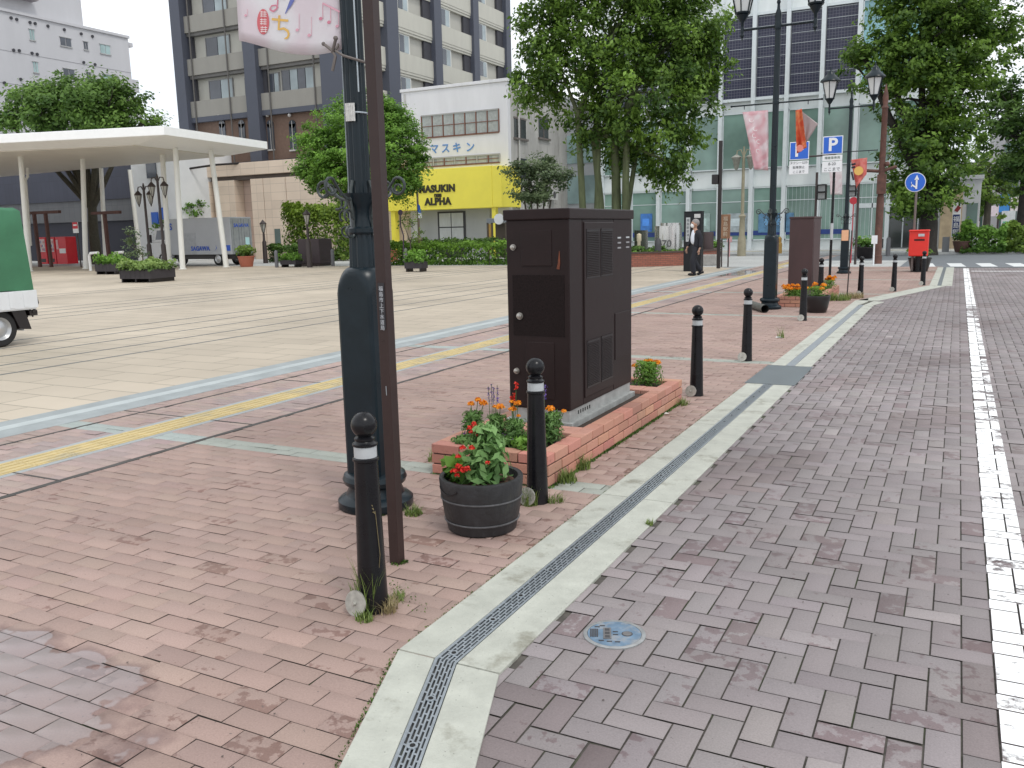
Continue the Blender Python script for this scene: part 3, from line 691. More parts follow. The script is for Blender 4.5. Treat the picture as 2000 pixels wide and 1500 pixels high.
sb = MB(); sb.lathe([(.061,-.004),(.0625,0),(.061,.004)],36,(lx,ly,zs_)); sb.tube([(lx-.064,ly-.01,zs_),(lx-.03,ly-.06,zs_)],.004,6)
sb.tube([(lx-.068,ly-.01,zs_-.9),(lx-.063,ly-.01,zs_+1.2)],.003,6); sb.tube([(lx+.055,ly-.042,zs_+.1),(lx+.052,ly-.042,zs_+1.2)],.004,6)
tag(sb.build('pole_strap', steel, smooth=50),'thin steel strap and cable running up the near lamp post shaft','strap')

# ---- banners
def cloth(name, corners, mat, parent=None, nu=14, nv=18, wave=.02, sag=0., seed=0, thick=.002, fold=None):
    a,b,c,d = [Vector(v) for v in corners]   # top-left, top-right, bottom-right, bottom-left
    V = []; nrm = (b-a).cross(d-a).normalized()
    for j in range(nv+1):
        for i in range(nu+1):
            u,v = i/nu, j/nv
            p = (a*(1-u)+b*u)*(1-v)+(d*(1-u)+c*u)*v
            p = p + nrm*(wave*(math.sin(u*5+v*3+seed)+.6*math.sin(u*11-v*4+seed*2))*(.3+v)) + Vector((0,0,-sag*math.sin(PI*u**1.3)*v))
            V.append(p)
    m = MB(); n = nu+1; m.add(V,[(j*n+i,j*n+i+1,(j+1)*n+i+1,(j+1)*n+i) for j in range(nv) for i in range(nu)])
    o = m.build(name, mat, parent, smooth=60)
    s_ = o.modifiers.new('solid','SOLIDIFY'); s_.thickness = thick
    return o, (lambda u,v,off=.004: (lambda p: p)(((a*(1-u)+b*u)*(1-v)+(d*(1-u)+c*u)*v) + nrm*(wave*(math.sin(u*5+v*3+seed)+.6*math.sin(u*11-v*4+seed*2))*(.3+v)+off) + Vector((0,0,-sag*math.sin(PI*u**1.3)*v))))
def pinkcloth(name, c0, c1, scale=3):
    m, N, L, b = nmat(name); tc = N.new('ShaderNodeTexCoord'); n = N.new('ShaderNodeTexNoise'); n.inputs['Scale'].default_value = scale; n.inputs['Detail'].default_value = 2
    n.inputs['Distortion'].default_value = 1.2
    L.new(tc.outputs['Object'], n.inputs['Vector']); cr = N.new('ShaderNodeValToRGB'); cr.color_ramp.elements[0].position = .42; cr.color_ramp.elements[1].position = .62
    cr.color_ramp.elements[0].color = (*c0,1); cr.color_ramp.elements[1].color = (*c1,1); L.new(n.outputs[0], cr.inputs[0]); L.new(cr.outputs[0], b.inputs['Base Color']); b.inputs['Roughness'].default_value = .7
    t = N.new('ShaderNodeBsdfTranslucent'); L.new(cr.outputs[0], t.inputs[0]); ms = N.new('ShaderNodeMixShader'); ms.inputs[0].default_value = .35
    L.new(b.outputs[0], ms.inputs[1]); L.new(t.outputs[0], ms.inputs[2]); L.new(ms.outputs[0], N['Material Output'].inputs[0]); return m
ink_pink = M('ink_pink',(.62,.22,.30),.7,var=.05); ink_soft = M('ink_soft_pink',(.68,.36,.44),.7,var=.05); ink_red = M('ink_red',(.60,.13,.15),.7,var=.05); ink_gold = M('ink_gold',(.72,.45,.12),.7,var=.05); ink_blue = M('ink_blue',(.13,.16,.42),.7,var=.05)
yb = ly-.03
bx0,bz0 = OY(470,80,yb); bx1,bz1 = OY(667,96,yb)
root = thing('banner','white and pink festival banner hanging left of the nearest lamp post','banner',(lx-.3,ly,3.6))
cl,fn = cloth('cloth',[(bx0+.0,yb,3.60),(bx1+.03,yb,3.60),(bx1,yb,bz1),(bx0,yb,bz0)], pinkcloth('banner_cloth_white',(.80,.73,.77),(.85,.84,.86),1.4), root, wave=.006, sag=.045, seed=1)
def onb(px,py,off=.006):
    x,z = OY(px,py,yb); u = (x-bx0)/(bx1-bx0); v = (3.6-z)/(3.6-(bz0*(1-u)+bz1*u)); p = fn(u,v,0); return Vector((x, p.y-off, z))
def stroke(mb, pts, w, m=0, off=.006):
    """flat ribbon printed on the cloth, pts in photo pixels"""
    q = [onb(*p, off) for p in pts]
    for i in range(len(q)-1):
        a,b = q[i],q[i+1]; d = (b-a); d.y = 0
        if d.length < 1e-5: continue
        d.normalize(); s_ = Vector((-d.z,0,d.x)); wa = w[i] if isinstance(w,list) else w; wb = w[i+1] if isinstance(w,list) else w
        e = d*.001
        mb.add([a-e-s_*wa/2,b+e-s_*wb/2,b+e+s_*wb/2,a-e+s_*wa/2],[(0,1,2,3)],m)
def blob(mb, c, rx, ry, m=0, n=16, off=.006):
    q = onb(*c,off); k = .0027
    mb.add([q+Vector((rx*k*math.cos(2*PI*i/n),0,ry*k*math.sin(2*PI*i/n))) for i in range(n)],[tuple(range(n))],m)
pm = MB()
# kana "chi" in gold, "yo" tail in pink, red seal with white strokes, brush, notes
stroke(pm,[(533,38),(565,41)],.012,3); stroke(pm,[(548,31),(546,59)],.014,3); stroke(pm,[(546,58),(556,56),(564,61),(566,68),(563,74),(557,76)],[.008,.012,.014,.014,.012,.004],3)
stroke(pm,[(546,-12),(545,8),(543,18),(536,23),(529,19),(533,12),(541,11),(546,16)],[.006,.009,.009,.009,.008,.007,.007,.005],0); stroke(pm,[(545,-4),(560,-1)],.006,3)
pts = [(516+11.5*math.cos(a),43+25*math.sin(a)) for a in [2*PI*i/20 for i in range(20)]]
pm.add([onb(x,y,.005) for x,y in pts],[tuple(range(20))],2)
for (x,y) in ((517,28),(517,43),(518,58)):
    for d in (-4,0,4): stroke(pm,[(x-6,y+d),(x+6,y+d+.5)],.003,5,.0075)
    stroke(pm,[(x-3,y-6),(x-4,y+6)],.003,5,.0075); stroke(pm,[(x+3,y-6),(x+3,y+6)],.003,5,.0075)
stroke(pm,[(576,-6),(569,10),(564,19),(560,27)],[.030,.022,.010,.005],4)
def note(x,y,h,s=1.,m=1,flag=None):
    blob(pm,(x,y),4.2*s,3.0*s,m); stroke(pm,[(x+4*s,y),(x+4*s,y-h)],.003,m)
note(582,59,32,.95); note(604,69,36,1.); note(625,36,30,1.05,0); note(641,43,28,1.,0); note(658,51,28,.9); stroke(pm,[(629,6),(664,23)],.009,1); note(483,31,12,.8)
pm.build('printing',[ink_pink,ink_soft,ink_red,ink_gold,ink_blue,M('ink_white',(.85,.83,.83),.7,var=.02)],cl,recalc=False)
hm = MB(); hm.tube([(bx0,yb,3.6),(bx0,yb,3.66),(bx1+.03,yb,3.66),(bx1+.03,yb,3.6)],.006,6); hm.build('hanger',steel,root)
# banners of the second post
pink_b = pinkcloth('banner_cloth_pink',(.74,.46,.50),(.84,.76,.78),2.6); orange_b = pinkcloth('banner_cloth_orange',(.70,.12,.05),(.75,.30,.12),5); white_b = pinkcloth('banner_cloth_pale',(.76,.66,.68),(.82,.79,.80),3)
def b2(name, label, pts, Y, mat, **k):
    q = [(*((lambda a:(a[0],Y,a[1]))(OY(px,py,Y))),) for px,py in pts]
    r_ = thing(name,label,'banner',q[0],'banners on the farther lamp posts'); o,f = cloth('cloth',q,mat,r_,**k); return r_,o,f
r_,o,f = b2('banner','pink and white banner tapering downwards left of the second lamp post',[(1450,219),(1500,215),(1501,333),(1474,331)],l2y,pink_b,wave=.03,seed=2)
m = MB()
for k,(u,v) in enumerate(((.3,.15),(.42,.3),(.34,.42),(.5,.52),(.42,.68))):
    q_ = [f(u+.09*math.cos(a_),v+.035*math.sin(a_),-.004) for a_ in [.4*k+.7*j for j in range(7)]]; m.tube(q_,.006,5)
m.build('printing',M('ink_white',(.85,.83,.83)),o)
r_,o,f = b2('banner','folded orange banner blown aside right of the second lamp post',[(1554,216),(1566,212),(1576,288),(1556,300)],l2y,orange_b,wave=.03,seed=4)
m = MB(); c_ = OY(1563,290,l2y); m.disc((c_[0],l2y-.05,c_[1]),(0,1,0),.06,.01,18); m.build('printing',M('ink_coral',(.75,.25,.2)),o)
q = [(*((lambda a:(a[0],l2y+.05,a[1]))(OY(px,py,l2y+.05))),) for px,py in [(1562,214),(1598,242),(1572,284),(1566,262)]]
cm = M('smoky_film',(.42,.33,.33),.25,var=.1,alpha=.7)
o2,f2 = cloth('clear_film',q,cm,r_,wave=.02,seed=5)
r_,o,f = b2('banner','coral banner with a gold disc hanging right of the farther lamp post',[(1662,312),(1694,308),(1692,340),(1672,368)],l3y,pinkcloth('banner_cloth_coral',(.72,.16,.14),(.76,.30,.26),4),wave=.04,seed=6)
m = MB(); c_ = OY(1678,334,l3y); m.disc((c_[0],l3y-.12,c_[1]),(0,1,0),.13,.012,24); m.build('gold_disc',ink_gold,o)
m = MB()
for a,b in (((1664,322),(1672,320)),((1664,328),(1671,326)),((1664,336),(1668,352))):
    p1,p2 = OY(*a,l3y),OY(*b,l3y); m.tube([(p1[0],l3y-.11,p1[1]),(p2[0],l3y-.11,p2[1])],.03,6)
m.build('printing',M('ink_black',(.02,.02,.03)),o)
b2('banner','pale pink banner left of the farther lamp post behind the parking signs',[(1619,318),(1645,313),(1645,380),(1622,380)],l3y,white_b,wave=.02,seed=7)

# ---- brown square pole with a name plate
bx,by = P(776,1098)
root = thing('square_pole','slim brown square pole rising right beside the nearest lamp post','pole',(bx,by,0))
m = MB(); m.box(bx-.026,bx+.026,by-.026,by+.026,0,4.3); m.build('pole', brown_paint, root, bevel=.003)
m = MB(); m.box(bx-.03,bx+.03,by-.03,by+.03,4.3,4.32); m.box(bx-.006,bx+.006,by-.0285,by-.0255,1.05,1.052); m.build('cap', brown_paint, root)
za,zb_ = zat(640,bx,by),zat(552,bx,by); m = MB(); m.box(bx-.014,bx+.020,by-.029,by-.0265,za,zb_)
pln = m.build('name_plate', M('plate_dark',(.02,.018,.022),.35), root)
pn = M('plate_white',(.50,.52,.55),.5,var=.02)
for k,ch in enumerate('福島市上下水道局'): text(ch,.0235,pn,'lettering',pln,frame((bx+.003,by-.0305,zb_-.026-k*.0248),(1,0,0),(0,0,1)),ext=.0005)
m = MB(); m.tube([(bx+.004,by-.0265,zat(770,bx,by)),(bx+.004,by-.0275,zat(752,bx,by))],.002,6); m.build('scratch',steel,root)

# ---- brick planters
def brick_wall_rect(root, x0,x1,y0,y1,h,courses,t=.1,L_=.205):
    rect = []; rng_ = random.Random(3)
    bm_ = MB(); g = .008; ch = h/courses
    cols = []
    def put(a,b,c,d,z0,z1):
        bm_.box(a,b,c,d,z0,z1); cols.extend([[x*(1+v) for x in base_] for _ in range(6)])
    for k in range(courses):
        z0 = k*ch+g/2; z1 = (k+1)*ch-g/2
        for side in range(4):
            full = (side%2 == 0) == (k%2 == 0)
            if side in (0,2):
                c_,d_ = (y0,y0+t) if side==0 else (y1-t,y1); a,e = (x0,x1) if full else (x0+t,x1-t)
            else:
                c_,d_ = (x0,x0+t) if side==3 else (x1-t,x1); a,e = (y0,y1) if full else (y0+t,y1-t)
            n_ = max(1,round((e-a)/L_)); w = (e-a)/n_
            for i in range(n_):
                v = rng_.gauss(0,.07); base_ = (.49+rng_.gauss(0,.02),.243+rng_.gauss(0,.012),.178); j = rng_.uniform(-.0015,.0015)
                if side in (0,2): put(a+i*w+g/2,a+(i+1)*w-g/2,c_+j,d_+j,z0,z1)
                else: put(c_+j,d_+j,a+i*w+g/2,a+(i+1)*w-g/2,z0,z1)
    o = bm_.build('brick_wall', brickmat_wall, root, bevel=.004, recalc=True)
    at = o.data.attributes.new('col','FLOAT_COLOR','FACE'); at.data.foreach_set('color',[c for q in cols for c in (*q,1.)])
    m = MB(); q = .012
    for (a,b,c,d) in ((x0+q,x1-q,y0+q,y0+t-q),(x0+q,x1-q,y1-t+q,y1-q),(x0+q,x0+t-q,y0+t-q,y1-t+q),(x1-t+q,x1-q,y0+t-q,y1-t+q)): m.box(a,b,c,d,0,h-q)
    m.build('mortar', M('wall_mortar',(.06,.05,.045),.9,var=.3,scale=20), root)
    m = MB(); m.box(x0+t-.02,x1-t+.02,y0+t-.02,y1-t+.02,0,h-.035); m.build('soil', soil, root)
brickmat_wall = brickmat('planter_brick', stain=(.45,.42,.42), stain_amt=.55, thr=.63, fine=.08)
px0,py0 = -2.915,4.50; px1,py1 = -2.09,7.33
root = thing('brick_planter','low red brick planter round the foot of the big dark cabinet','planter',((px0+px1)/2,(py0+py1)/2,0),'red brick planters under the cabinets')
brick_wall_rect(root,px0,px1,py0,py1,.2,3)
m = MB()
for k in range(8): m.box(px0+.105+k*.09,px0+.19+k*.09,5.08,5.27,.15,.198+random.uniform(-.001,.001))
m.build('paving_brick', terra, root, bevel=.004); m = MB()
for k in range(8): m.box(px0+.105+k*.09,px0+.19+k*.09,6.72,6.90,.15,.198+random.uniform(-.001,.001))
m.build('paving_brick', terra, root, bevel=.004)
q0 = P(1520,600); q2x0,q2x1,q2y0,q2y1 = -3.02,-2.25,16.7,20.1
root = thing('brick_planter','farther red brick planter with marigolds beside the tall plain brown cabinet','planter',((q2x0+q2x1)/2,(q2y0+q2y1)/2,0),'red brick planters under the cabinets')
brick_wall_rect(root,q2x0,q2x1,q2y0,q2y1,.2,3)
sl_ = MB(); x,y = P(838,832)
sl_.box(px0-.34,px0-.02,5.35,6.1,-.01,.022,0)
for k in range(3): sl_.box(px0-.345+k*.108,px0-.243+k*.108,5.345,6.1,.018,.03,1)
tag(sl_.build('paving_patch',[M('frame_dark',(.03,.03,.03),.7),terra],bevel=.003),'small framed patch of red bricks let into the sidewalk left of the near planter','access cover')

# ---- big dark cabinet
cx0,cx1,cy0,cy1 = -2.78,-2.305,5.335,6.60
root = thing('utility_cabinet','large dark brown street cabinet with vents and three round knobs, in the near planter','cabinet',((cx0+cx1)/2,(cy0+cy1)/2,.2))
m = MB(); m.box(cx0-.02,cx1+.02,cy0-.02,cy1+.02,.12,.205); m.box(cx0+.01,cx1-.012,cy0+.012,cy1-.01,.205,.29)
for k in range(6): m.box(cx1-.0125,cx1-.0105,cy0+.16+k*.042,cy0+.178+k*.042,.235,.262,1)
m.build('plinth',[M('plinth_zinc',(.34,.35,.34),.6,.15,var=.25,scale=8,dirt=((.12,.05,.02),3,.62,.7)),dark_hole],root,bevel=.003)
m = MB(); m.box(cx0+.006,cx1-.006,cy0+.006,cy1-.006,.285,1.60)
zl = .30
# doors on the street side: three leaves with small gaps
ysplit = [cy0+.006,cy0+.235,cy0+.845,cy1-.006]
for a,b in zip(ysplit,ysplit[1:]): m.box(cx1-.008,cx1,a+.003,b-.003,.293,1.588)
m.box(cx0+.008,cx1-.0,cy0,cy0+.008,.293,1.588)
m.build('body', cab_brown, root, bevel=.005)
m = MB(); m.box(cx0-.012,cx1+.012,cy0-.012,cy1+.012,1.59,1.662); m.build('lid', cab_brown, root, bevel=.008)
m = MB(); m.box(cx1-.002,cx1+.010,cy0+.25,cy0+.83,.335,1.57); m.build('door', cab_brown, root, bevel=.006)
for (z0,z1) in ((1.18,1.52),(.40,.74)):
    for (a,b) in ((cy0+.285,cy0+.535),(cy0+.56,cy0+.80)):
        m = MB(); m.box(cx1+.010,cx1+.013,a,b,z0,z1,0); n_ = 26
        for k in range(n_):
            z = z0+.012+k*(z1-z0-.024)/n_; m.add([(cx1+.013,a+.012,z),(cx1+.013,b-.012,z),(cx1+.019,b-.012,z+.005),(cx1+.019,a+.012,z+.005),(cx1+.013,a+.012,z+.007),(cx1+.013,b-.012,z+.007)],[(0,1,2,3),(3,2,5,4)],1)
        m.tube([(cx1+.014,a,z1),(cx1+.014,b,z1)],.0025,6,1)
        m.build('vent',[cab_dark,cab_brown],root)
m = MB(); m.box(cx1-.001,cx1+.006,cy0+.87,cy1-.03,.52,1.03-.15); m.build('hatch', cab_brown, root, bevel=.004)
m = MB()
for yy in (cy0+.93,cy0+1.12):
    for k in range(3): m.box(cx1-.001,cx1+.004,yy,yy+.07,1.545-.038*k-.1,1.557-.038*k-.1,0 if k==0 else 1)
m.build('louvre',[reflect_white,M('louvre_grey',(.28,.28,.29),.5)],root)
m = MB(); m.box(cx0+.12,cx0+.35,cy0-.006,cy0+.002,1.28,1.52); m.build('panel', cab_brown, root, bevel=.006); m = MB(); m.box(cx0+.14,cx0+.36,cy0-.006,cy0+.002,.36,.76); m.build('panel', cab_brown, root, bevel=.006)
m = MB(); m.box(cx0+.05,cx0+.44,cy0-.0025,cy0+.002,.80,1.22); m.build('mesh_panel', M('diamond_plate',(.013,.008,.008),.55,var=.5,scale=90,spec=.15), root)
for (px_,py_,r) in ((1003,483,.019),(1016,617,.022),(1010,724,.019)):
    x,z = OY(px_,py_,cy0); m = MB(); m.tube([(x,cy0,z),(x,cy0-.012,z)],[r*1.1,r*1.1],20); m.tube([(x,cy0-.012,z),(x,cy0-.024,z),(x,cy0-.028,z)],[r*.92,r*.85,r*.4],20); m.build('knob', M('knob_steel',(.42,.40,.37),.35,.8,var=.2,scale=30), root, smooth=35)
x,z = OY(1092,508,cy0); m = MB(); m.tube([(x-.008,cy0-.001,z-.06),(x,cy0-.002,z-.02),(x+.003,cy0-.001,z+.06)],[.012,.009,.002],6); m.build('rust_mark', M('rust',(.16,.045,.02),.8,var=.4,scale=40), root)

# ---- far tall brown cabinet
x0,zt = OY(1543,425,18.9); x1,_ = OY(1590,425,18.9)
root = thing('utility_cabinet','tall plain reddish brown cabinet standing in the far brick planter','cabinet',((x0+x1)/2,19.5,.2))
m = MB(); m.box(x0,x1+.0,18.9,19.95,.2,zt-.03); m.build('body', M('cabinet_red_brown',(.060,.030,.030),.5,var=.18,scale=3,streak=1), root, bevel=.01)
m = MB(); m.box(x0-.012,x1+.012,18.89,19.96,zt-.03,zt+.015); m.build('lid', M('cabinet_red_brown',(.07,.035,.035)), root, bevel=.008)
m = MB(); m.box(x1-.0,x1+.006,18.96,19.88,.3,zt-.1); m.build('door', M('cabinet_red_brown',(.07,.035,.035)), root, bevel=.006)

# ---- plants
def plant_root(name,label,x,y,z,group=None,cat='flower'): return thing(name,label,cat,(x,y,z),group)
orange = leafmat('marigold_petal',(.75,.20,.01),(.95,.42,.02),.2); red_p = leafmat('red_petal',(.55,.015,.012),(.80,.05,.03),.2); purple_p = leafmat('purple_petal',(.10,.06,.30),(.25,.16,.50),.2); violet_p = leafmat('violet_petal',(.10,.02,.20),(.28,.08,.40),.2)
def clump(root, mat, n, r, h, leaf, z0=0., aspect=2.2, cx=0, cy=0, up=.5, droop=0.):
    p = rng.normal(0,.45,(n,3)); ln = np.linalg.norm(p,axis=1); p /= np.maximum(1,ln)[:,None]
    hh = rng.random(n)**.8
    pt = np.stack([cx+p[:,0]*r*(1.0-.25*hh), cy+p[:,1]*r*(1.0-.25*hh), z0+hh*h],1)
    nr = np.stack([p[:,0],p[:,1],np.full(n,up)],1)
    o = leaves('foliage', pt, nr, leaf, mat, None, aspect=aspect, tone=np.clip(.15+.6*hh,0,1), droop=droop); o.parent = root; ORG[o.name] = ORG[root.name]  # leaves darker low down, lighter higher up
    m = MB(); m.T = Matrix.Translation(ORG[root.name])
    for k in range(9):
        a = random.uniform(0,2*PI); q = random.uniform(.2,.7)*r; m.tube([(cx+.3*q*math.cos(a),cy+.3*q*math.sin(a),z0-.02),(cx+.7*q*math.cos(a),cy+.7*q*math.sin(a),z0+h*.5),(cx+q*math.cos(a),cy+q*math.sin(a),z0+h*.9)],.0022,5)
    m.build('stem', M('green_stem',(.08,.14,.04),.6), root)
def pompom(root, c, r, mat, n=90, name='flower', flat=.9, leaf=None):
    d = rng.normal(0,1,(n,3)); d[:,2] = np.abs(d[:,2]); d /= np.linalg.norm(d,axis=1)[:,None]
    p = np.array(c)+d*r*rng.uniform(.5,1,(n,1))*np.array([1,1,flat])
    o = leaves(name, p, d, leaf or r*.62, mat, None, aspect=1.2); o.parent = root; ORG[o.name] = ORG[root.name]
def marigold(x,y,z,h,heads,label,group,r=.09,n=420,leafm=None):
    t = plant_root('marigold',label,x,y,z,group); clump(t, leafm or G_GREY_D, int(n*1.5), r*1.1, h*.92, .021, aspect=3.4)
    m = MB(); m.T = Matrix.Translation(ORG[t.name])
    for (dx,dy,hz,fr) in heads:
        m.tube([(dx*.3,dy*.3,h*.3),(dx*.8,dy*.8,hz*.8),(dx,dy,hz)],.0025,5); pompom(t,(dx,dy,hz+.002),fr*1.6,orange,150,leaf=fr*.72)
    m.build('flower_stalk', M('green_stem',(.08,.14,.04)), t)
    return t
G_GREY_D = leafmat('marigold_leaf',(.05,.12,.03),(.18,.33,.09),.3)
mgp = 'orange marigolds in the near brick planter'
zs0 = .175
def mpos(px_,py_,z=.2): return P(px_,py_,z)
def heads_at(px_list, x, y, z, yoff=0.):
    out = []
    for (hx,hy,r) in px_list:
        X,Z = OY(hx,hy,y+yoff); out.append((X-x, yoff, Z-z, r))
    return out
x,y = P(925,852,.2); marigold(x,y,.18,.20,heads_at([(920,791,.016),(933,783,.015),(944,790,.0185)],x,y,.18),'marigold clump with three orange heads at the left end of the near planter',mgp,.085,520)
x,y = P(972,856,.2); marigold(x,y,.18,.19,heads_at([(967,796,.011),(977,797,.018)],x,y,.18),'marigold clump with two touching heads, second from the left in the near planter',mgp,.075,450)
x,y = P(1008,860,.2); marigold(x,y,.18,.17,heads_at([(1001,801,.0165),(1011,790,.017),(999,786,.010),(1013,814,.010)],x,y,.18),'marigold clump with four orange heads just left of the second bollard',mgp,.075,450)
x,y = P(1077,858,.2); marigold(x,y,.18,.21,heads_at([(1075,801,.019),(1101,805,.012)],x,y,.18),'marigold clump leaning right of the second bollard before the cabinet corner',mgp,.085,650)
y = 7.10; x = OY(1266,740,y)[0]; marigold(x,y,.18,.22,heads_at([(1240,716,.018),(1262,708,.018),(1270,706,.016),(1283,710,.022)],x,y,.18),'marigold clump with four heads behind the big cabinet',mgp,.13,1000,G_ROUND)
# purple salvia spikes, red salvia
def spikes(name,label,x,y,z,pl,mat,group=None,w=.006,yoff=0,n=46,low=.0):
    t = plant_root(name,label,x,y,z,group); clump(t,G_GREY_D,160,.05,.1,.03,aspect=2.4)
    for (px_,ya,yb_) in pl:
        X,Z1 = OY(px_,ya,y+yoff); _,Z0 = OY(px_,yb_,y+yoff)
        k = n; tt = rng.random(k); p = np.stack([X-x+rng.normal(0,w,k), np.full(k,yoff)+rng.normal(0,w,k), Z0-z+tt*(Z1-Z0)],1)
        o = leaves('flower', p, rng.normal(0,1,(k,3)), w*2.1, mat, None, aspect=1.6); o.parent = t; ORG[o.name] = ORG[t.name]
        m = MB(); m.T = Matrix.Translation(ORG[t.name]); m.tube([(0,0,0),((X-x)*.8,yoff*.8,(Z0-z)*.6),(X-x,yoff,Z1-z)],.002,5); m.build('flower_stalk',M('green_stem',(.08,.14,.04)),t)
    return t
x,y = P(962,848,.2); spikes('salvia','purple salvia with slim upright spikes behind the marigolds',x,y,.18,[(954,755,785),(960,750,790),(964,757,788),(971,752,786)],purple_p,w=.004)
x,y = P(1002,846,.2); spikes('salvia','tall red salvia before the left face of the big cabinet',x,y,.18,[(1008,747,760),(1003,768,782),(999,775,784)],red_p,w=.006,n=40)
x,y = P(1063,850,.2); spikes('salvia','purple salvia peeping out right of the second bollard ball',x,y,.18,[(1063,752,775),(1061,772,780)],purple_p,w=.006)
# small violet flowers and low foliage at the planter front
x,y = P(905,862,.2); t = plant_root('petunia','low plant with tiny violet flowers at the left front of the near planter',x,y,.18,None); clump(t,G_GREY_D,260,.09,.05,.022)
for k in range(10): pompom(t,(random.uniform(-.1,.12),random.uniform(-.03,.03),random.uniform(.03,.075)),.006,violet_p,14)
x,y = P(985,866,.2); t = plant_root('petunia','low plant with violet flowers at the middle front of the near planter',x,y,.18,None); clump(t,G_GREY_D,300,.1,.06,.024)
for k in range(12): pompom(t,(random.uniform(-.12,.12),random.uniform(-.03,.03),random.uniform(.03,.085)),.006,violet_p,14)
x,y = P(1025,872,.2); t = plant_root('leafy_plant','light green leafy plant just left of the second bollard foot in the planter',x,y,.18,None,'plant'); clump(t,G_ROUND,240,.09,.07,.04,aspect=1.8)

# ---- barrel tub
tx,ty = -2.125,3.745
def tub(name,label,x,y,R1,R0,h,mat,group=None,hoops=True):
    t = thing(name,label,'flower tub',(x,y,0),group)
    m = MB(); m.lathe([(R0-.008,0),(R0,.006),(R0+.3*(R1-R0)+.006,h*.3),(R0+.7*(R1-R0)+.006,h*.72),(R1,h-.012),(R1-.003,h-.002),(R1-.012,h),(R1-.026,h-.004),(R1-.03,h-.03),(R1-.04,h-.06)],56,(x,y,0)); m.build('tub', mat, t, smooth=40)
    if hoops:
        m = MB()
        for f in (.22,.63):
            r = R0+(R1-R0)*f+.0065; m.lathe([(r,h*f-.006),(r+.0035,h*f-.004),(r+.0035,h*f+.001),(r,h*f+.003)],56,(x,y,0),cap=False)
        m.build('hoop', M('tub_hoop',(.09,.09,.095),.5,var=.3,scale=25), t, smooth=40)
        m = MB(); r = R1+.002; pts = [(x+r*math.cos(a),y+r*math.sin(a),h*(.86-.10*math.sin(PI*i/10)**.8)) for i,a in enumerate([-2.35+.07*k for k in range(11)])]; m.tube(pts,.003,6); m.build('handle', cab_dark, t)
    m = MB(); m.lathe([(.001,h-.035),(R1-.04,h-.04)],40,(x,y,0),cap=False); m.build('soil', M('bark_mulch',(.09,.045,.03),.95,var=.6,scale=60,bump=1,bscale=60), t)
    return t
tub('barrel_tub','round black barrel tub with red flowers before the near brick planter',tx,ty,.218,.178,.285,M('black_wood',(.020,.020,.022),.5,var=.45,scale=14,bump=.5,bscale=25,streak=1,dirt=((.07,.065,.055),6,.60,.45)))
# plants inside: broad light leaves right, red begonia left, salvia tuft
t = plant_root('leafy_plant','bushy light green plant on the right side of the barrel tub',tx+.03,ty,.25,None,'plant')
G_SAGE = leafmat('sage_leaf',(.08,.19,.05),(.30,.50,.18),.35)
clump(t,G_SAGE,420,.145,.22,.042,aspect=2.4,up=.7); clump(t,G_SAGE,130,.09,.13,.045,z0=.16,aspect=2.0,up=.9)
t = plant_root('begonia','red flowering begonia hanging over the left rim of the barrel tub',tx-.11,ty-.06,.25,None)
clump(t,leafmat('begonia_leaf',(.05,.13,.02),(.18,.34,.05),.35),70,.085,.12,.06,aspect=1.3)
for (px_,py_,r) in ((890,921,.017),(902,920,.016),(896,912,.014),(911,918,.015),(903,876,.012),(895,893,.012),(922,876,.012),(952,905,.010),(893,930,.012)):
    X,Z = OY(px_,py_,ty-.14); pompom(t,(X-tx+.11,-.08,Z-.25),r*1.35,red_p,50,flat=1.)
t = plant_root('salvia','scarlet salvia plume rising from the middle of the barrel tub',tx-.05,ty,.25,None); clump(t,G_SAGE,50,.05,.12,.045,aspect=1.7)
for (px_,py_,r) in ((926,830,.012),(919,838,.014),(929,840,.014),(932,850,.015),(927,846,.012),(936,862,.012),(931,866,.008),(921,845,.01)):
    X,Z = OY(px_,py_,ty); pompom(t,(X-tx+.05,0,Z-.25),r*1.3,red_p,50,flat=1.3)
m = MB(); m.T = Matrix.Translation(ORG[t.name]); m.tube([(0,0,0),(0,0,.1),(-.01,0,.24)],.003,5); m.build('flower_stalk',M('green_stem',(.08,.14,.04)),t)

# ---- pot and marigolds of the far planter
px_,py_ = P(1595,610)
t = tub('flower_pot','dark square sided pot with flowers in front of the far brick planter',px_,py_,.22,.16,.30,cab_dark,None,False)
mg2 = 'orange marigolds round the far brown cabinet'
for (a,b,h,lb,ya) in ((1545,578,.18,'marigold clump at the left end of the far brick planter',.22),(1560,580,.17,'marigold clump before the far brown cabinet',.22),(1618,566,.22,'marigold clump right behind the sixth bollard',.22)):
    x,y = P(a,b,.2); y = max(y,16.85) if a<1600 else 19.0; x = OY(a,b,y)[0]
    marigold(x,y,.17,h,[(random.uniform(-.15,.15),random.uniform(-.1,.1),h+random.uniform(-.03,.05),.03) for _ in range(7)],lb,mg2,.17,420,G_ROUND)
marigold(px_,py_,.27,.2,[(random.uniform(-.16,.16),random.uniform(-.1,.1),.17+random.uniform(-.05,.08),.032) for _ in range(6)],'orange and red flowers growing in the dark pot beside the fifth bollard',mg2,.19,500,G_ROUND)

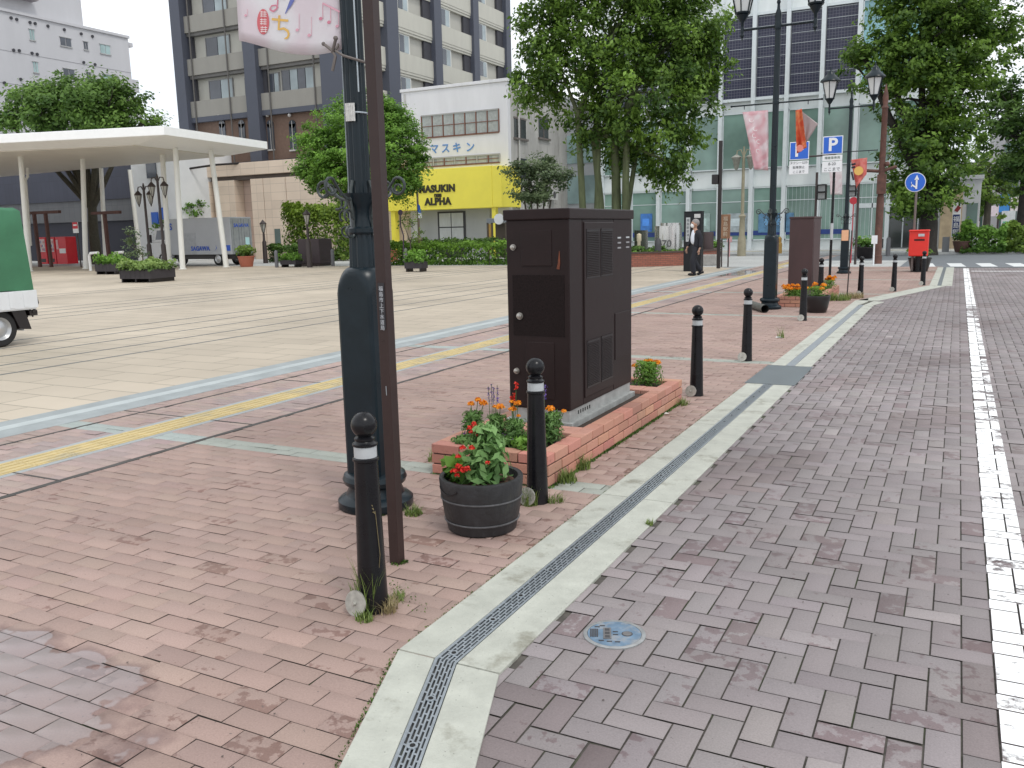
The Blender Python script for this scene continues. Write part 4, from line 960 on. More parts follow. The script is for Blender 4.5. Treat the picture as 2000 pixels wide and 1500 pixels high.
# ---- grass tufts
def tuft(label,x,y,n,h,r,mat,bend=.5,cat='grass',name='grass_tuft',w=.004,group='weeds growing at the edges of the paving'):
    V = []; Fq = []; rn = []
    for k in range(n):
        a = random.uniform(0,2*PI); q = r*math.sqrt(random.random()); bx_,by_ = x+q*math.cos(a),y+q*math.sin(a)
        d = random.uniform(0,2*PI); hh = h*random.uniform(.35,1); bn = bend*random.uniform(.2,1)*hh; ww = w*random.uniform(.6,1.2)
        px2,py2 = -math.sin(d)*ww,math.cos(d)*ww; prev = None; b0 = len(V)
        for s_ in range(4):
            f = s_/3; c = (bx_+math.cos(d)*bn*f*f, by_+math.sin(d)*bn*f*f, hh*f*(1-.15*f*bend)); k2 = 1-f*.92
            V += [(c[0]-px2*k2,c[1]-py2*k2,c[2]),(c[0]+px2*k2,c[1]+py2*k2,c[2])]
        for s_ in range(3): Fq.append((b0+2*s_,b0+2*s_+1,b0+2*s_+3,b0+2*s_+2)); rn.append(min(1,max(0,random.gauss(.5,.25))))
    return tag(npmesh(name, np.array(V), np.array(Fq), mat, {'tone':rn}), label, cat, group)
def pt(px_,py_): return P(px_,py_)
b1x,b1y = B0.location.x,B0.location.y
tuft('long green grass tuft at the left of the nearest bollard foot',*P(705,1180),70,.17,.05,G_GRASS,.7)
tuft('tall thin green blades standing before the nearest bollard',*P(722,1196),46,.26,.04,G_GRASS,.45)
tuft('low dry grass mat right of the nearest bollard foot',*P(752,1192),170,.09,.055,G_DRY,1.2,w=.003)
tuft('short bright grass under the round steel disc of the nearest bollard',*P(712,1212),90,.05,.035,G_GRASS,.9)
tuft('short green weeds right of the nearest bollard',*P(775,1170),60,.05,.04,G_GRASS,1)
tuft('leafy weed tuft at the right foot of the nearest lamp post',*P(808,1005),120,.065,.05,G_GRASS,1.1)
tuft('bright grass tuft behind the disc of the second bollard',*P(1035,985),170,.13,.05,G_GRASS,.6)
tuft('weeds at the right foot of the second bollard',*P(1082,978),110,.05,.07,G_GRASS,1)
tuft('grass tuft at the front right corner of the near planter',*P(1105,940),150,.11,.07,G_GRASS,.9)
tuft('grass clump halfway along the near planter wall',*P(1135,915),150,.12,.06,G_GRASS,.9)
tuft('weed tuft at the left front corner of the near planter',*P(850,900),80,.10,.05,G_GRASS,.9)
tuft('weeds at the far end of the near planter wall',*P(1325,790),130,.08,.09,G_GRASS,1)
tuft('small weed growing alone by the kerb plate',*P(1525,660),40,.2,.05,G_GRASS,.7)
tuft('weeds at the outer corner of the kerb bend',*P(1665,582),300,.16,.22,G_DRY,.9,w=.008)
tuft('green weeds beside the thin leaning post',*P(1635,586),300,.2,.25,G_GRASS,.9,w=.008)
tuft('weeds between kerb and bricks at the road edge bend',*P(1268,1026),40,.04,.02,G_GRASS,1)
# moss in the joints along kerb and planter: uncountable
V=[];Fq=[];rn=[]
def mossline(a,b,n,w,h):
    for k in range(n):
        f = random.random(); x = a[0]+(b[0]-a[0])*f+random.gauss(0,w); y = a[1]+(b[1]-a[1])*f+random.gauss(0,w); d = random.uniform(0,2*PI); s_ = random.uniform(.4,1)*h; i=len(V)
        V.extend([(x-s_*.25*math.cos(d),y-s_*.25*math.sin(d),0),(x+s_*.25*math.cos(d),y+s_*.25*math.sin(d),0),(x+random.gauss(0,s_*.4),y+random.gauss(0,s_*.4),s_*.7),(x-s_*.1,y,s_*.6)]); Fq.append((i,i+1,i+2,i+3)); rn.append(random.random())
mossline((px1+.012,py0),(px1+.012,py1),1500,.008,.022); mossline((px0,py0-.01),(px1,py0-.01),300,.006,.016)
mossline((-1.757,2.5),(-1.757,4.6),500,.004,.009); mossline((-1.757,2.43),(-1.49,1.7),260,.004,.012); mossline((-1.757,4.6),(-1.757,8),300,.004,.01)
mossline((-1.327,2.6),(-1.327,5.6),160,.002,.005); mossline((lx+.1,ly-.2),(lx+.2,ly),120,.015,.02); mossline((bx,by-.03),(bx+.05,by+.02),90,.01,.02)
mossline((-2.15,2.95),(-1.85,2.75),60,.03,.012)
tag(npmesh('moss', np.array(V), np.array(Fq), G_DARK, {'tone':rn}), 'green moss growing in the joints along the kerb and planter', 'moss', kind='stuff')
# tall dry stalk with seed head before the bollard
m = MB(); sx,sy = P(740,1190); X1,Z1 = OY(748,1080,sy); X2,Z2 = OY(733,1000,sy-.02); X3,Z3 = OY(719,966,sy-.03)
m.tube([(sx,sy-.02,0),(X1,sy-.02,Z1),(X2,sy-.02,Z2),(X3,sy-.03,Z3)],.0014,5)
for k in range(6):
    f = k/5; x = X2+(X3-X2)*f; z = Z2+(Z3-Z2)*f; m.tube([(x+.006,sy-.03,z-.004),(x,sy-.03,z+.003),(x-.008,sy-.03,z+.001)],[.001,.0032,.001],5)
tag(m.build('grass_stalk', G_DRY),'single tall dry grass stalk with a seed head against the nearest bollard','grass')

# ---- manhole cover
mx_,my_ = P(1200,1240)
root = thing('manhole_cover','round steel cover with faded blue paint in the road brick','manhole cover',(mx_,my_,0))
m = MB(); m.lathe([(.118,-.02),(.118,.0045),(.116,.0058),(.103,.0058),(.1025,.003)],56,(mx_,my_,0),cap=False); m.build('ring', M('cover_ring',(.33,.34,.34),.5,.5,var=.2,scale=30), root, smooth=40)
m = MB(); m.lathe([(.001,.0052),(.1015,.0052),(.1015,-.01)],56,(mx_,my_,0)); 
blue = M('faded_blue',(.125,.20,.285),.65,.0,var=.3,scale=25,dirt=((.26,.27,.28),14,.50,.9))
pl_ = m.build('plate', blue, root)
rel = M('relief_grey',(.17,.165,.165),.6,.3,var=.2,scale=30); dkk = M('relief_dark',(.05,.05,.055),.7)
rt_ = Vector((.93,.37,0)); up_ = Vector((-.37,.93,0))
def loc(a,b): return Vector((mx_,my_,0))+rt_*a+up_*b
def rbox(mb,a0,a1,b0,b1,z0,z1,m): 
    p = [loc(a0,b0),loc(a1,b0),loc(a1,b1),loc(a0,b1)]; mb.prism([(q.x,q.y) for q in p],z0,z1,m)
m = MB(); rbox(m,-.042,-.012,-.045,.045,.005,.0075,0)
for k in range(3): rbox(m,-.036,-.018,-.038+k*.028,-.018+k*.028,.0074,.0078,1)
c_ = loc(.048,.0); m.lathe([(.021,.0052),(.021,.0058)],24,(c_.x,c_.y,0),1); m.lathe([(.017,.0058),(.017,.0072)],24,(c_.x,c_.y,0),0)
rbox(m,-.006,.014,-.012,-.006,.005,.007,1); rbox(m,-.006,.014,.012,.018,.005,.007,1)
for k in range(4): rbox(m,-.092+.008*k,-.086+.008*k,-.03,.035,.005,.0068,1)
for (a,b) in ((-.075,.05),(-.06,-.062),(-.03,-.068),(-.055,.06),(0,-.07)): rbox(m,a,a+.02,b,b+.007,.005,.0068,1)
m.build('relief',[rel,dkk],pl_)

# ---- little bits on the ground
m = MB(); a = P(1478,600); b = P(1492,608)
c1,c2 = Vector((*P(1468,602),.07)),Vector((*P(1494,611),.07)); rs=[]
m.tube([c1,c2],.07,18,0,cap=False); m.tube([c2,c1],.06,18,1,cap=False); 
tag(m.build('drain_pipe',[M('pipe_grey',(.10,.10,.09),.6,var=.3,scale=10),dark_hole],smooth=50),'short length of grey pipe lying at the foot of the second lamp post','pipe')
def scrap(label,px_,py_,s_):
    x,y = P(px_,py_); m = MB(); m.add([(x-s_,y-s_*.4,.006),(x+s_,y-s_*.5,.012),(x+s_*.9,y+s_*.5,.008),(x-.8*s_,y+s_*.4,.016),(x,y,.022)],[(0,1,4),(1,2,4),(2,3,4),(3,0,4)]); tag(m.build('paper_scrap',M('scrap_white',(.75,.75,.73),.7)),label,'litter')
scrap('white paper scrap at the foot of the near planter wall',1302,810,.02); scrap('white scrap on the bricks by the lone weed',1522,660,.05)
for (px_,py_,w) in ((20,1500,0),): pass
m = MB()
for k in range(70):
    x = random.uniform(-3.6,-.1); y = random.uniform(1.3,5.5); s_ = random.uniform(.002,.006)
    m.add([(x,y,.004),(x+s_*1.5,y+s_*.3,.005),(x+s_,y+s_*1.2,.0065),(x-s_*.4,y+s_,.004)],[(0,1,2,3)])
tag(m.build('grit',M('grit',(.09,.07,.06),.9,var=.5,scale=200)),'dark grit and crumbs scattered over the bricks','grit',kind='stuff')

# ================================================================== RIGHT AND MIDDLE BACKGROUND
# ---- glass fronted bank building
YB = 52.4
bxl,bxr = -20.4,-1.9
teal = glass('teal_glass', (.185,.29,.25), .12); teal_d = glass('teal_glass_deep', (.05,.10,.085), .12); solar = None
def solarmat():
    m, N, L, b = nmat('solar_cells'); tc = N.new('ShaderNodeTexCoord'); br = N.new('ShaderNodeTexBrick')
    mp = N.new('ShaderNodeMapping'); mp.inputs['Rotation'].default_value = (R(90),0,0); L.new(tc.outputs['Object'], mp.inputs[0])
    br.offset = 0; br.inputs['Scale'].default_value = 1; br.inputs['Brick Width'].default_value = .16; br.inputs['Row Height'].default_value = .16; br.inputs['Mortar Size'].default_value = .014
    br.inputs['Color1'].default_value = (.018,.02,.05,1); br.inputs['Color2'].default_value = (.024,.026,.06,1); br.inputs['Mortar'].default_value = (.10,.10,.13,1)
    L.new(mp.outputs[0], br.inputs['Vector']); L.new(br.outputs[0], b.inputs['Base Color']); b.inputs['Roughness'].default_value = .35; return m
solar = solarmat(); panel_white = M('panel_white', (.78,.82,.82), .45, var=.08, scale=1, streak=1); mull = M('mullion_grey', (.68,.73,.75), .4, .2, var=.05)
root = thing('bank_building','glass fronted building with dark solar panels and pale vertical fins behind the street trees','building',((bxl+bxr)/2,YB+6,0))
m = MB(); m.box(bxl,bxr,YB+.3,YB+14,.0,15.3); m.box(bxl-.1,bxr+.1,YB+.2,YB+14.1,15.3,15.8); m.box(bxl+2,bxr-3,YB+2,YB+10,15.8,17.2); m.build('wall', M('bank_wall',(.42,.45,.46),.6,var=.08,scale=.6,streak=1), root, bevel=.02)
m = MB()
for (z0,z1) in ((0,.62),(3.75,4.75),(8.0,8.75),(13.35,15.0)): m.box(bxl,bxr,YB+.18,YB+.31,z0,z1)
m.build('spandrel', panel_white, root)
fins = [-5.34-1.865*k for k in range(9)]+[-3.5]
for x in fins:
    m = MB(); m.box(x-.16,x+.06,YB-.22,YB+.18,.0,14.7); m.build('fin', mull, root, bevel=.01)
edges_ = sorted(fins)+[bxr]
for a,b in zip(edges_,edges_[1:]):
    for (z0,z1,mt,nm) in ((.62,3.75,teal,'window'),(4.75,8.0,teal,'window'),(8.75,13.35,solar,'solar_panel')):
        if a > -5.5 and nm == 'solar_panel': mt = glass('sky_glass',(.25,.48,.55),.1); nm = 'window'
        if a > -3.6 and z0 < 1: continue
        w = MB(); w.box(a+.09,b-.19,YB+.08,YB+.175,z0+.02,z1-.02,0)
        o = w.build(nm, [mt], root)
        fr = MB()
        if nm == 'window':
            for zz in ((z0+.02),(z1-.09)): fr.box(a+.07,b-.17,YB+.03,YB+.10,zz,zz+.07)
            fr.box(a+.07,a+.12,YB+.03,YB+.10,z0,z1); 
            if z0<1:
                fr.box(a+.09,b-.19,YB+.06,YB+.079,2.9,2.94)
                for k in range(7): fr.box(a+.2+k*.22,a+.21+k*.22,YB+.073,YB+.0795,.7,3.7) if a > -9.5 else None
        else:
            for k in range(8): fr.box(a+.09,b-.19,YB+.065,YB+.079,z0+.55+.55*k,z0+.565+.55*k)
            fr.box(a+.05,b-.17,YB-.02,YB+.1,z1-.12,z1+.02); fr.box(a+.05,b-.17,YB-.1,YB+.1,z0-.14,z0+.02)
        fr.build('frame', mull, o)
# stripe, posters and entrance on the ground floor
m = MB(); m.box(-20,-5.5,YB+.055,YB+.062,.95,1.22); m.build('stripe', M('navy_stripe',(.02,.05,.22),.5), root)
for px_ in (1690//1,): pass
for (px_,w,col) in ((1262,.75,(.06,.20,.55)),(1440,1.2,(.35,.40,.42)),(1515,2.0,(.10,.22,.36)),(1372,.9,(.32,.42,.40))):
    x,z = OY(px_,435,YB); m = MB(); m.box(x-w/2,x+w/2,YB+.03,YB+.05,z-.55,z+.55); m.box(x-w/3,x+w/4,YB+.02,YB+.03,z-.2,z+.25,1); m.build('poster',[M('poster_%d'%px_,col,.6,var=.3,scale=3),M('poster_ink_%d'%px_,tuple(min(1,c*1.6) for c in col),.6)],root)
m = MB(); m.box(-5.15,bxr-.05,YB+.10,YB+.17,.15,3.7); o = m.build('entrance', glass('dark_glass',(.05,.06,.06),.1), root)
m = MB()
for x in (-5.15,-4.35,-3.55,-2.75,-2.0): m.box(x-.03,x+.03,YB+.05,YB+.10,.15,3.7)
m.box(-5.15,bxr-.05,YB+.05,YB+.10,2.35,2.6); m.build('door_frame', mull, o)
root = thing('side_building','pale grey building wing standing right of the entrance behind the tree trunk','building',(0.2,YB+4,0))
m = MB(); m.box(-1.8,.9,YB-1.5,YB+9,0,3.6); m.box(-1.9,1.0,YB-1.6,YB+9.1,3.6,3.8); m.build('wall', M('pale_grey_wall',(.42,.43,.44),.7,var=.08,scale=1,streak=1), root, bevel=.02)
m = MB(); m.box(-.9,.1,YB-1.58,YB-1.49,.1,3.3); m.build('stone_pier', M('tan_stone',(.38,.30,.20),.8,var=.2,scale=3), root)
m = MB(); m.box(.3,.8,YB-1.53,YB-1.49,.8,2.4); m.build('window', teal_d, root)

# ---- street trees
def bigtree():
    D = 38.; bx_,by_ = OD(1185,455,D).x,OD(1185,455,D).y
    tr_ = []
    for px_b,px_t,pyt,w in ((1142,1128,215,.16),(1163,1170,190,.13),(1182,1158,250,.17),(1205,1200,210,.22),(1222,1226,200,.17),(1212,1250,250,.12)):
        a = OD(px_b,500,D); f = OD(px_t,pyt,D+random.uniform(-.6,.6)); tr_.append(((a.x,a.y,.35),tuple(f),w))
    Lb = [lobe(1090,130,95,85,D),lobe(1190,60,120,110,D,depth=.9),lobe(1310,70,110,110,D),lobe(1250,180,110,90,D-.8),lobe(1355,190,60,80,D),lobe(1130,-60,110,90,D),lobe(1270,-80,130,100,D),lobe(1060,40,60,60,D),
          lobe(1290,280,72,62,D),lobe(1160,240,55,45,D),lobe(1345,60,70,90,D+.6),lobe(1050,160,45,38,D),lobe(1380,110,40,62,D),lobe(1210,300,40,40,D+1.),lobe(1320,325,36,36,D)]
    return tree('street_tree','big many stemmed tree with feathery drooping leaves behind the dark cabinet',(bx_,by_),.2,3.5,Lb,G_ZELK,bark_green,leaf=.15,per_area=6.5,leaf_n=62,clump=.42,trunks=tr_,shell=.55,drop=.7,droop=1.2)
bigtree()
D = 40.
b_ = OD(1808,500,D)
Lb = [lobe(1800,60,110,100,D),lobe(1880,90,105,95,D),lobe(1730,120,80,65,D),lobe(1815,190,95,100,D),lobe(1800,290,80,85,D),lobe(1840,-50,140,90,D),lobe(1935,40,70,70,D),lobe(1785,370,70,52,D),lobe(1870,230,60,80,D),lobe(1680,95,32,28,D),lobe(1850,340,45,60,D)]
tree('street_tree','tall bushy tree with a short thick dark trunk behind the red mailbox',(b_.x,b_.y),.42,2.7,Lb,G_ZELK,M('dark_bark',(.03,.026,.022),.9,var=.4,scale=8),leaf=.16,per_area=6.5,leaf_n=60,clump=.42,shell=.55,drop=.3)
D = 62.
tree('street_tree','yellow green tree seen through the gap right of the mailbox tree',tuple(OD(1925,470,D).xy),.25,4,[lobe(1900,365,60,45,D),lobe(1930,320,45,45,D),lobe(1870,400,35,35,D),lobe(1950,375,35,50,D)],G_LIGHT,bark,leaf=.22,per_area=4,leaf_n=50,clump=.5)
D = 46.
tree('street_tree','dark overhanging tree at the right edge beyond the crossing',tuple(OD(1992,500,D).xy),.34,5.2,[lobe(1975,265,62,75,D),lobe(2040,200,80,80,D),lobe(2020,320,60,60,D),lobe(1960,200,40,30,D)],G_DARK,M('dark_bark',(.03,.026,.022),.9),leaf=.2,per_area=5,leaf_n=50,clump=.5)
D = 100
for k,(px_,py_,r_) in enumerate(((1905,420,32),(1945,415,30),(1975,400,38),(1885,415,22))):
    tree('street_tree',['distant tree above the far pavement left of centre in the gap','distant tree behind the blue street sign','distant tree behind the striped kiosk','small distant tree beside the vertical bank sign'][k],tuple(OD(px_,470,D+8*k).xy),.25,3,[lobe(px_,py_-25,r_,r_*.9,D+8*k)],G_ROUND,bark,leaf=.35,per_area=2,leaf_n=40,clump=.8)
# hedge at the far corner
ha,hb2 = P(1870,498),P(1990,497)
hedge('hedge','long clipped green hedge across the street at the right',ha[0]+.1,ha[0]+1.9,44.9,46.2,.1,1.2,G_ROUND,5000,.13,mound=1)
hedge('hedge','yellower clipped hedge right of the long one',ha[0]+1.95,ha[0]+3.0,45.0,46.3,.1,1.15,G_LIGHT,3500,.13,mound=1)
# vertical bank sign
a = P(1862,495); xa,za_ = OY(1852,495,45.4)
root = thing('vertical_sign','tall narrow navy and white sign with white characters beyond the crossing','sign',(xa+.3,45.4,.1))
x0,zt_ = OY(1862,395,45.4); x1,_ = OY(1878,395,45.4); zb2 = OY(1865,463,45.4)[1]
m = MB(); m.box(x0,x1,45.35,45.5,zb2,zt_,0); m.box(x0+.03,x1-.03,45.335,45.352,zb2+.04,zt_-.56,1); pnl = m.build('panel',[white_paint,M('navy_sign',(.015,.03,.13),.5)],root)
m = MB(); m.add([(x0+.06,45.33,zt_-.38),(x0+.2,45.33,zt_-.14),(x0+.34,45.33,zt_-.26),(x0+.2,45.33,zt_-.46)],[(0,1,2,3)]); m.build('emblem',M('dark_red_mark',(.25,.03,.03),.6),pnl)
for k,c_ in enumerate('福島銀行'): text(c_,.27,white_paint,'lettering',pnl,frame(((x0+x1)/2,45.33,zt_-.78-.29*k),(1,0,0),(0,0,1)))
m = MB(); m.box(x0-.35,x0-.05,45.4,45.6,.1,.8); m.build('base',M('sign_base_grey',(.20,.21,.22),.6),root)
# pots, far bits
def simplepot(name,label,x,y,z,r,h,col,plant,nn,ph,group=None,sq=False):
    t = thing(name,label,'planter',(x,y,z),group)
    m = MB(); m.lathe([(r*.7,0),(r*.74,.02),(r,h*.9),(r*1.04,h*.92),(r*1.04,h),(r*.9,h),(r*.88,h*.85)],4 if sq else 20,(x,y,z)); m.lathe([(.01,h*.86),(r*.9,h*.86)],16,(x,y,z)); m.build('pot',col,t,smooth=35)
    cen = rng.normal(0,.42,(nn,3)); ln=np.linalg.norm(cen,axis=1); cen/=np.maximum(1,ln)[:,None]; pt_ = np.stack([cen[:,0]*r*1.25,cen[:,1]*r*1.25,h+(cen[:,2]*.5+.45)*ph],1)
    o = leaves('foliage',pt_,cen+np.array([0,0,.5]),r*.28,plant,None,tone=np.clip(.4+cen[:,2]*.5,0,1)); o.parent = t  # upper leaves get the lighter colour
    m = MB()
    for k in range(6): m.tube([(x,y,z+h*.8),(x+random.uniform(-.5,.5)*r,y+random.uniform(-.5,.5)*r,z+h+ph*.6)],.01,5)
    m.build('stem',bark_grey,t)
    return t
x,y = P(1795,530); simplepot('flower_pot','dark round pot standing under the red mailbox',x,y,0,.33,.42,cab_dark,G_ROUND,160,.4)
x,y = P(1689,505); simplepot('flower_pot','black pot with red topped plant left of the rusty pole',x,y,0,.42,.5,cab_dark,G_ROUND,260,.5)
x,y = P(1878,494); simplepot('flower_pot','reddish planted pot at the left end of the far hedge',x,45.3,.1,.4,.5,M('brown_pot',(.10,.05,.04),.7),G_ROUND,260,.5)
x,y = P(1395,497) ; x,y = OD(1395,505,39).xy; simplepot('flower_pot','dark pot with a yellow flower right of the brown round bin',x,y,0,.33,.42,cab_dark,G_ROUND,200,.55)
# ---- mailbox
x,y = P(1797,531); mw_ = .0; xl,zt_ = OY(1776,449,y); xr,_ = OY(1817,449,y); zb2 = OY(1796,500,y)[1]
root = thing('mailbox','bright red mailbox on a dark post beside the farthest bollard','mailbox',((xl+xr)/2,y,0))
xc = (xl+xr)/2; red_paint = M('mail_red',(.70,.030,.020),.35,var=.05)
m = MB(); m.box(xl+.02,xr-.02,y-.22,y+.26,zb2,zt_-.03); m.box(xl,xr,y-.26,y+.28,zt_-.06,zt_); m.build('box', red_paint, root, bevel=.03)
m = MB(); m.box(xc-.13,xc+.16,y-.225,y-.21,zt_-.33,zt_-.28); m.build('slot', dark_hole, root)
m = MB(); m.box(xc-.02,xc+.15,y-.265,y-.259,zt_-.20,zt_-.12); m.build('label', reflect_white, root)
m = MB(); m.lathe([(.2,0),(.2,.03),(.06,.04),(.06,zb2)],16,(xc,y,0)); m.build('post', black_paint, root, smooth=35)
# ---- road signs and poles
iron = M('brown_iron',(.045,.032,.030),.5,var=.2,scale=10); blue_s = M('sign_blue',(.02,.13,.60),.4,var=.04); whit = M('sign_white',(.80,.82,.84),.45,var=.04); ink = M('sign_ink',(.06,.07,.08),.6); inkg = M('sign_ink_green',(.10,.16,.12),.6)
x,y = P(1620,553)
root = thing('parking_sign','double blue P parking sign with small plates on a thin dark pole','sign',(x,y,0),None)
zt_ = zat(262,x,y); m = MB(); m.tube([(x,y,0),(x,y,zt_-.1)],.033,12); m.build('pole', black_paint, root, smooth=40)
za2 = zat(302,x,y); xl_,_ = OY(1556,303,y); m = MB(); m.tube([(x,y-.02,za2),(xl_,y-.02,za2-.02)],.022,8); m.build('bracket', iron, root, smooth=40)
m = MB(); m.lathe([(.036,zat(468,x,y)),(.036,zat(436,x,y))],12,(x,y,0)); m.build('band', reflect_white, root, smooth=40)
def psign(pxs,pys,plates,first):
    xa,z1 = OY(pxs[0],pys[0],y-.06); xb,_ = OY(pxs[1],pys[0],y-.06); z0 = OY(pxs[0],pys[1],y-.06)[1]
    m = MB(); m.box(xa,xb,y-.07,y-.055,z0,z1); o = m.build('blue_board', whit, root, bevel=.006)
    m = MB(); m.box(xa+.018,xb-.018,y-.073,y-.068,z0+.018,z1-.018); m.build('blue_field', blue_s, o, bevel=.003)
    text('P',(z1-z0)*1.0,whit,'lettering',o,frame(((xa+xb)/2,y-.075,(z0+z1)/2-.0),(1,0,0),(0,0,1)),bold=.012)
    for (t_,p0,p1,sz,mt) in plates:
        zz1,zz0 = OY(pxs[0],p0,y-.06)[1],OY(pxs[0],p1,y-.06)[1]; m = MB(); m.box(xa,xb,y-.068,y-.056,zz0,zz1); q = m.build('plate', whit, root, bevel=.004)
        ls = t_.split('|'); 
        for i,l_ in enumerate(ls): text(l_,sz,mt,'lettering',q,frame(((xa+xb)/2,y-.071,zz1-(zz1-zz0)*(i+.5)/len(ls)),(1,0,0),(0,0,1)),ext=.001)
psign((1608,1647),(267,302),[('標章車専用',304,315,.075,inkg),('8-20|ここまで',316,337,.10,ink)],True)
psign((1543,1581),(278,313),[('タクシー以外|駐車禁止|ここまで',315,341,.075,ink)],False)
# thin leaning post by the kerb bend
x,y = P(1654,583); xt,zt_ = OY(1664,450,y); m = MB(); m.tube([(x,y,0),(x+(xt-x)*.5,y,zt_*.5),(xt,y,zt_)],.013,8); tag(m.build('leaning_post', iron, smooth=40),'very thin dark post leaning slightly at the outer corner of the kerb bend','post')
# pedestrian signals
def ped_signal(px_,py0_,py1_,Y,lb,side=0):
    x,zt_ = OY(px_,py0_,Y); zb_ = OY(px_,py1_,Y)[1]; root = thing('pedestrian_signal',lb,'traffic signal',(x,Y,0),'pedestrian signals at the crossing')
    h = zt_-zb_; m = MB(); m.box(x-.17,x+.17,Y-.12,Y+.12,zb_,zt_); hs = m.build('housing', black_paint, root, bevel=.03)
    for k in range(2):
        m = MB(); m.box(x-.12,x+.12,Y-.135,Y-.118,zb_+h*(.06+.48*k),zb_+h*(.06+.48*k)+h*.38); m.build('lens', M('signal_lens',(.24,.26,.26),.3,var=.2,scale=8), root)
        m = MB(); m.box(x-.16,x+.16,Y-.26,Y-.11,zb_+h*(.47+.48*k),zb_+h*(.49+.48*k)); m.build('hood', black_paint, root)
    m = MB(); m.tube([(x+.22*side,Y+.14,0),(x+.22*side,Y+.14,zt_+.45)],.045,10); m.tube([(x+.22*side,Y+.14,zt_-.2),(x,Y+.05,zt_-.2)],.025,8); m.build('pole', iron, root, smooth=40)
    return root
ped_signal(1606,360,390,34.5,'small dark pedestrian signal left of the white hanging banner',-1)
ped_signal(1664,362,384,34.6,'pedestrian signal head seen from the side right of the farther lamp post',1)
x,y = OY(1667,392,36.)[0],36.; z = OY(1667,392,36.)[1]; m = MB(); m.disc((x,y,z),(0,-1,0),.14,.03,20); m.tube([(x,y+.03,0),(x,y+.03,z)],.02,8); tag(m.build('crossing_button',[M('button_red',(.55,.04,.06),.5)]),'small dark red disc sign low behind the farther lamp post','sign')
# rusty pole
x,y = P(1713,515); zt_ = zat(163,x,y)
root = thing('iron_pole','tall rusty brown iron pole with pointed top and a cross bracket','pole',(x,y,0))
rusty = M('rusty_brown',(.11,.05,.038),.7,var=.35,scale=5,dirt=((.20,.09,.06),4,.55,.6))
m = MB(); m.lathe([(.17,0),(.16,.3),(.14,.32),(.13,2.4),(.11,2.5),(.10,zt_-.9),(.13,zt_-.85),(.08,zt_-.75),(.10,zt_-.6),(.10,zt_-.45),(.01,zt_)],16,(x,y,0)); m.build('pole', rusty, root, smooth=35)
zz = zat(333,x,y); m = MB(); m.tube([(x-.9,y,zz+.06),(x,y,zz-.03),(x+.5,y,zz+.12)],.06,8); m.cbox((x+.02,y-.1,zz-.5),.3,.3,.7); m.sphere((x+.18,y-.1,zz+.22),.09,10); m.build('bracket', rusty, root, smooth=35)
x,z = OY(1708,468,34.0); m = MB(); m.box(x-.1,x+.1,33.98,34.0,z-.15,z+.15); m.tube([(x,34.02,0),(x,34.02,z)],.03,8); tag(m.build('notice_post',[whit]),'little white notice on a short post left of the rusty pole','sign')
x,y = P(1734,500); m = MB(); m.lathe([(.10,0),(.10,.75),(.085,.82),(.02,.86)],16,(x,y,0)); tag(m.build('grey_bollard',[M('bollard_grey',(.13,.13,.14),.5)],smooth=35),'grey bollard across the street in front of the bank entrance','bollard')
# arrow sign
x,y = P(1800,525); x,zc_ = OY(1788,356,29.5); y = 29.5
root = thing('arrow_sign','round blue sign with white upward and left arrows before the tree','sign',(x,y,0))
m = MB(); m.disc((x,y-.04,zc_),(0.15,-1,0),.29,.02,32); pl2 = m.build('disc', whit, root, smooth=35)
m = MB(); m.disc((x+.001,y-.052,zc_),(0.15,-1,0),.27,.012,32); m.build('blue_field', blue_s, pl2, smooth=35)
m = MB(); q = y-.075
m.add([(x+.01,q,zc_-.2),(x+.06,q,zc_-.2),(x+.06,q,zc_+.08),(x+.01,q,zc_+.08)],[(0,1,2,3)]); m.add([(x-.03,q,zc_+.07),(x+.10,q,zc_+.07),(x+.035,q,zc_+.22)],[(0,1,2)])
m.add([(x+.01,q,zc_-.12),(x-.12,q,zc_-.03),(x-.12,q,zc_-.08),(x+.01,q,zc_-.17)],[(0,1,2,3)]); m.add([(x-.10,q,zc_+.02),(x-.22,q,zc_-.08),(x-.09,q,zc_-.14)],[(0,1,2)])
m.build('arrow', whit, pl2)
m = MB(); m.tube([(x+.04,y,0),(x+.04,y,zc_+.1)],.035,10); m.build('pole', M('pole_grey_brown',(.16,.13,.12),.6), root, smooth=40)
# black pole with camera box, wooden sign, black info pillar
x,y = P(1403,524); zt_ = zat(275,x,y)
root = thing('black_pole','plain tall black pole with a small box, standing in the puddle','pole',(x,y,0))
m = MB(); m.tube([(x,y,0),(x,y,zt_)],.07,14); m.lathe([(.072,zat(340,x,y)),(.072,zat(336,x,y))],14,(x,y,0)); m.build('pole', M('pole_black_brown',(.018,.014,.014),.5,var=.2), root, smooth=40)
zz = zat(350,x,y); m = MB(); m.box(x-.28,x-.05,y-.12,y+.12,zz-.17,zz+.17); m.build('camera_box', cab_dark, root, bevel=.02)
x,y = P(1417,521); xl,zt_ = OY(1410,419,y); xr,_ = OY(1424,419,y); zb_ = OY(1410,466,y)[1]
root = thing('wooden_sign','narrow wooden notice board on two dark legs beside the black pole','sign',(x,y,0))
m = MB(); m.box(xl-.03,xr+.05,y-.04,y+.04,zb_,zt_); pn_ = m.build('board', M('old_wood',(.24,.13,.075),.8,var=.3,scale=10,streak=1), root, bevel=.01)
for k,c_ in enumerate('福島駅前'): text(c_,.18,M('sign_cream',(.55,.48,.38),.7),'lettering',pn_,frame((xl+.15,y-.045,zt_-.17-.19*k),(1,0,0),(0,0,1)))
for s_ in (xl+.02,xr+.0):
    m = MB(); m.tube([(s_,y,0),(s_,y,zb_+.1)],.028,8); m.build('leg', iron, root)
x,y = P(1352,530); xl,zt_ = OY(1336,413,y); xr,_ = OY(1370,413,y)
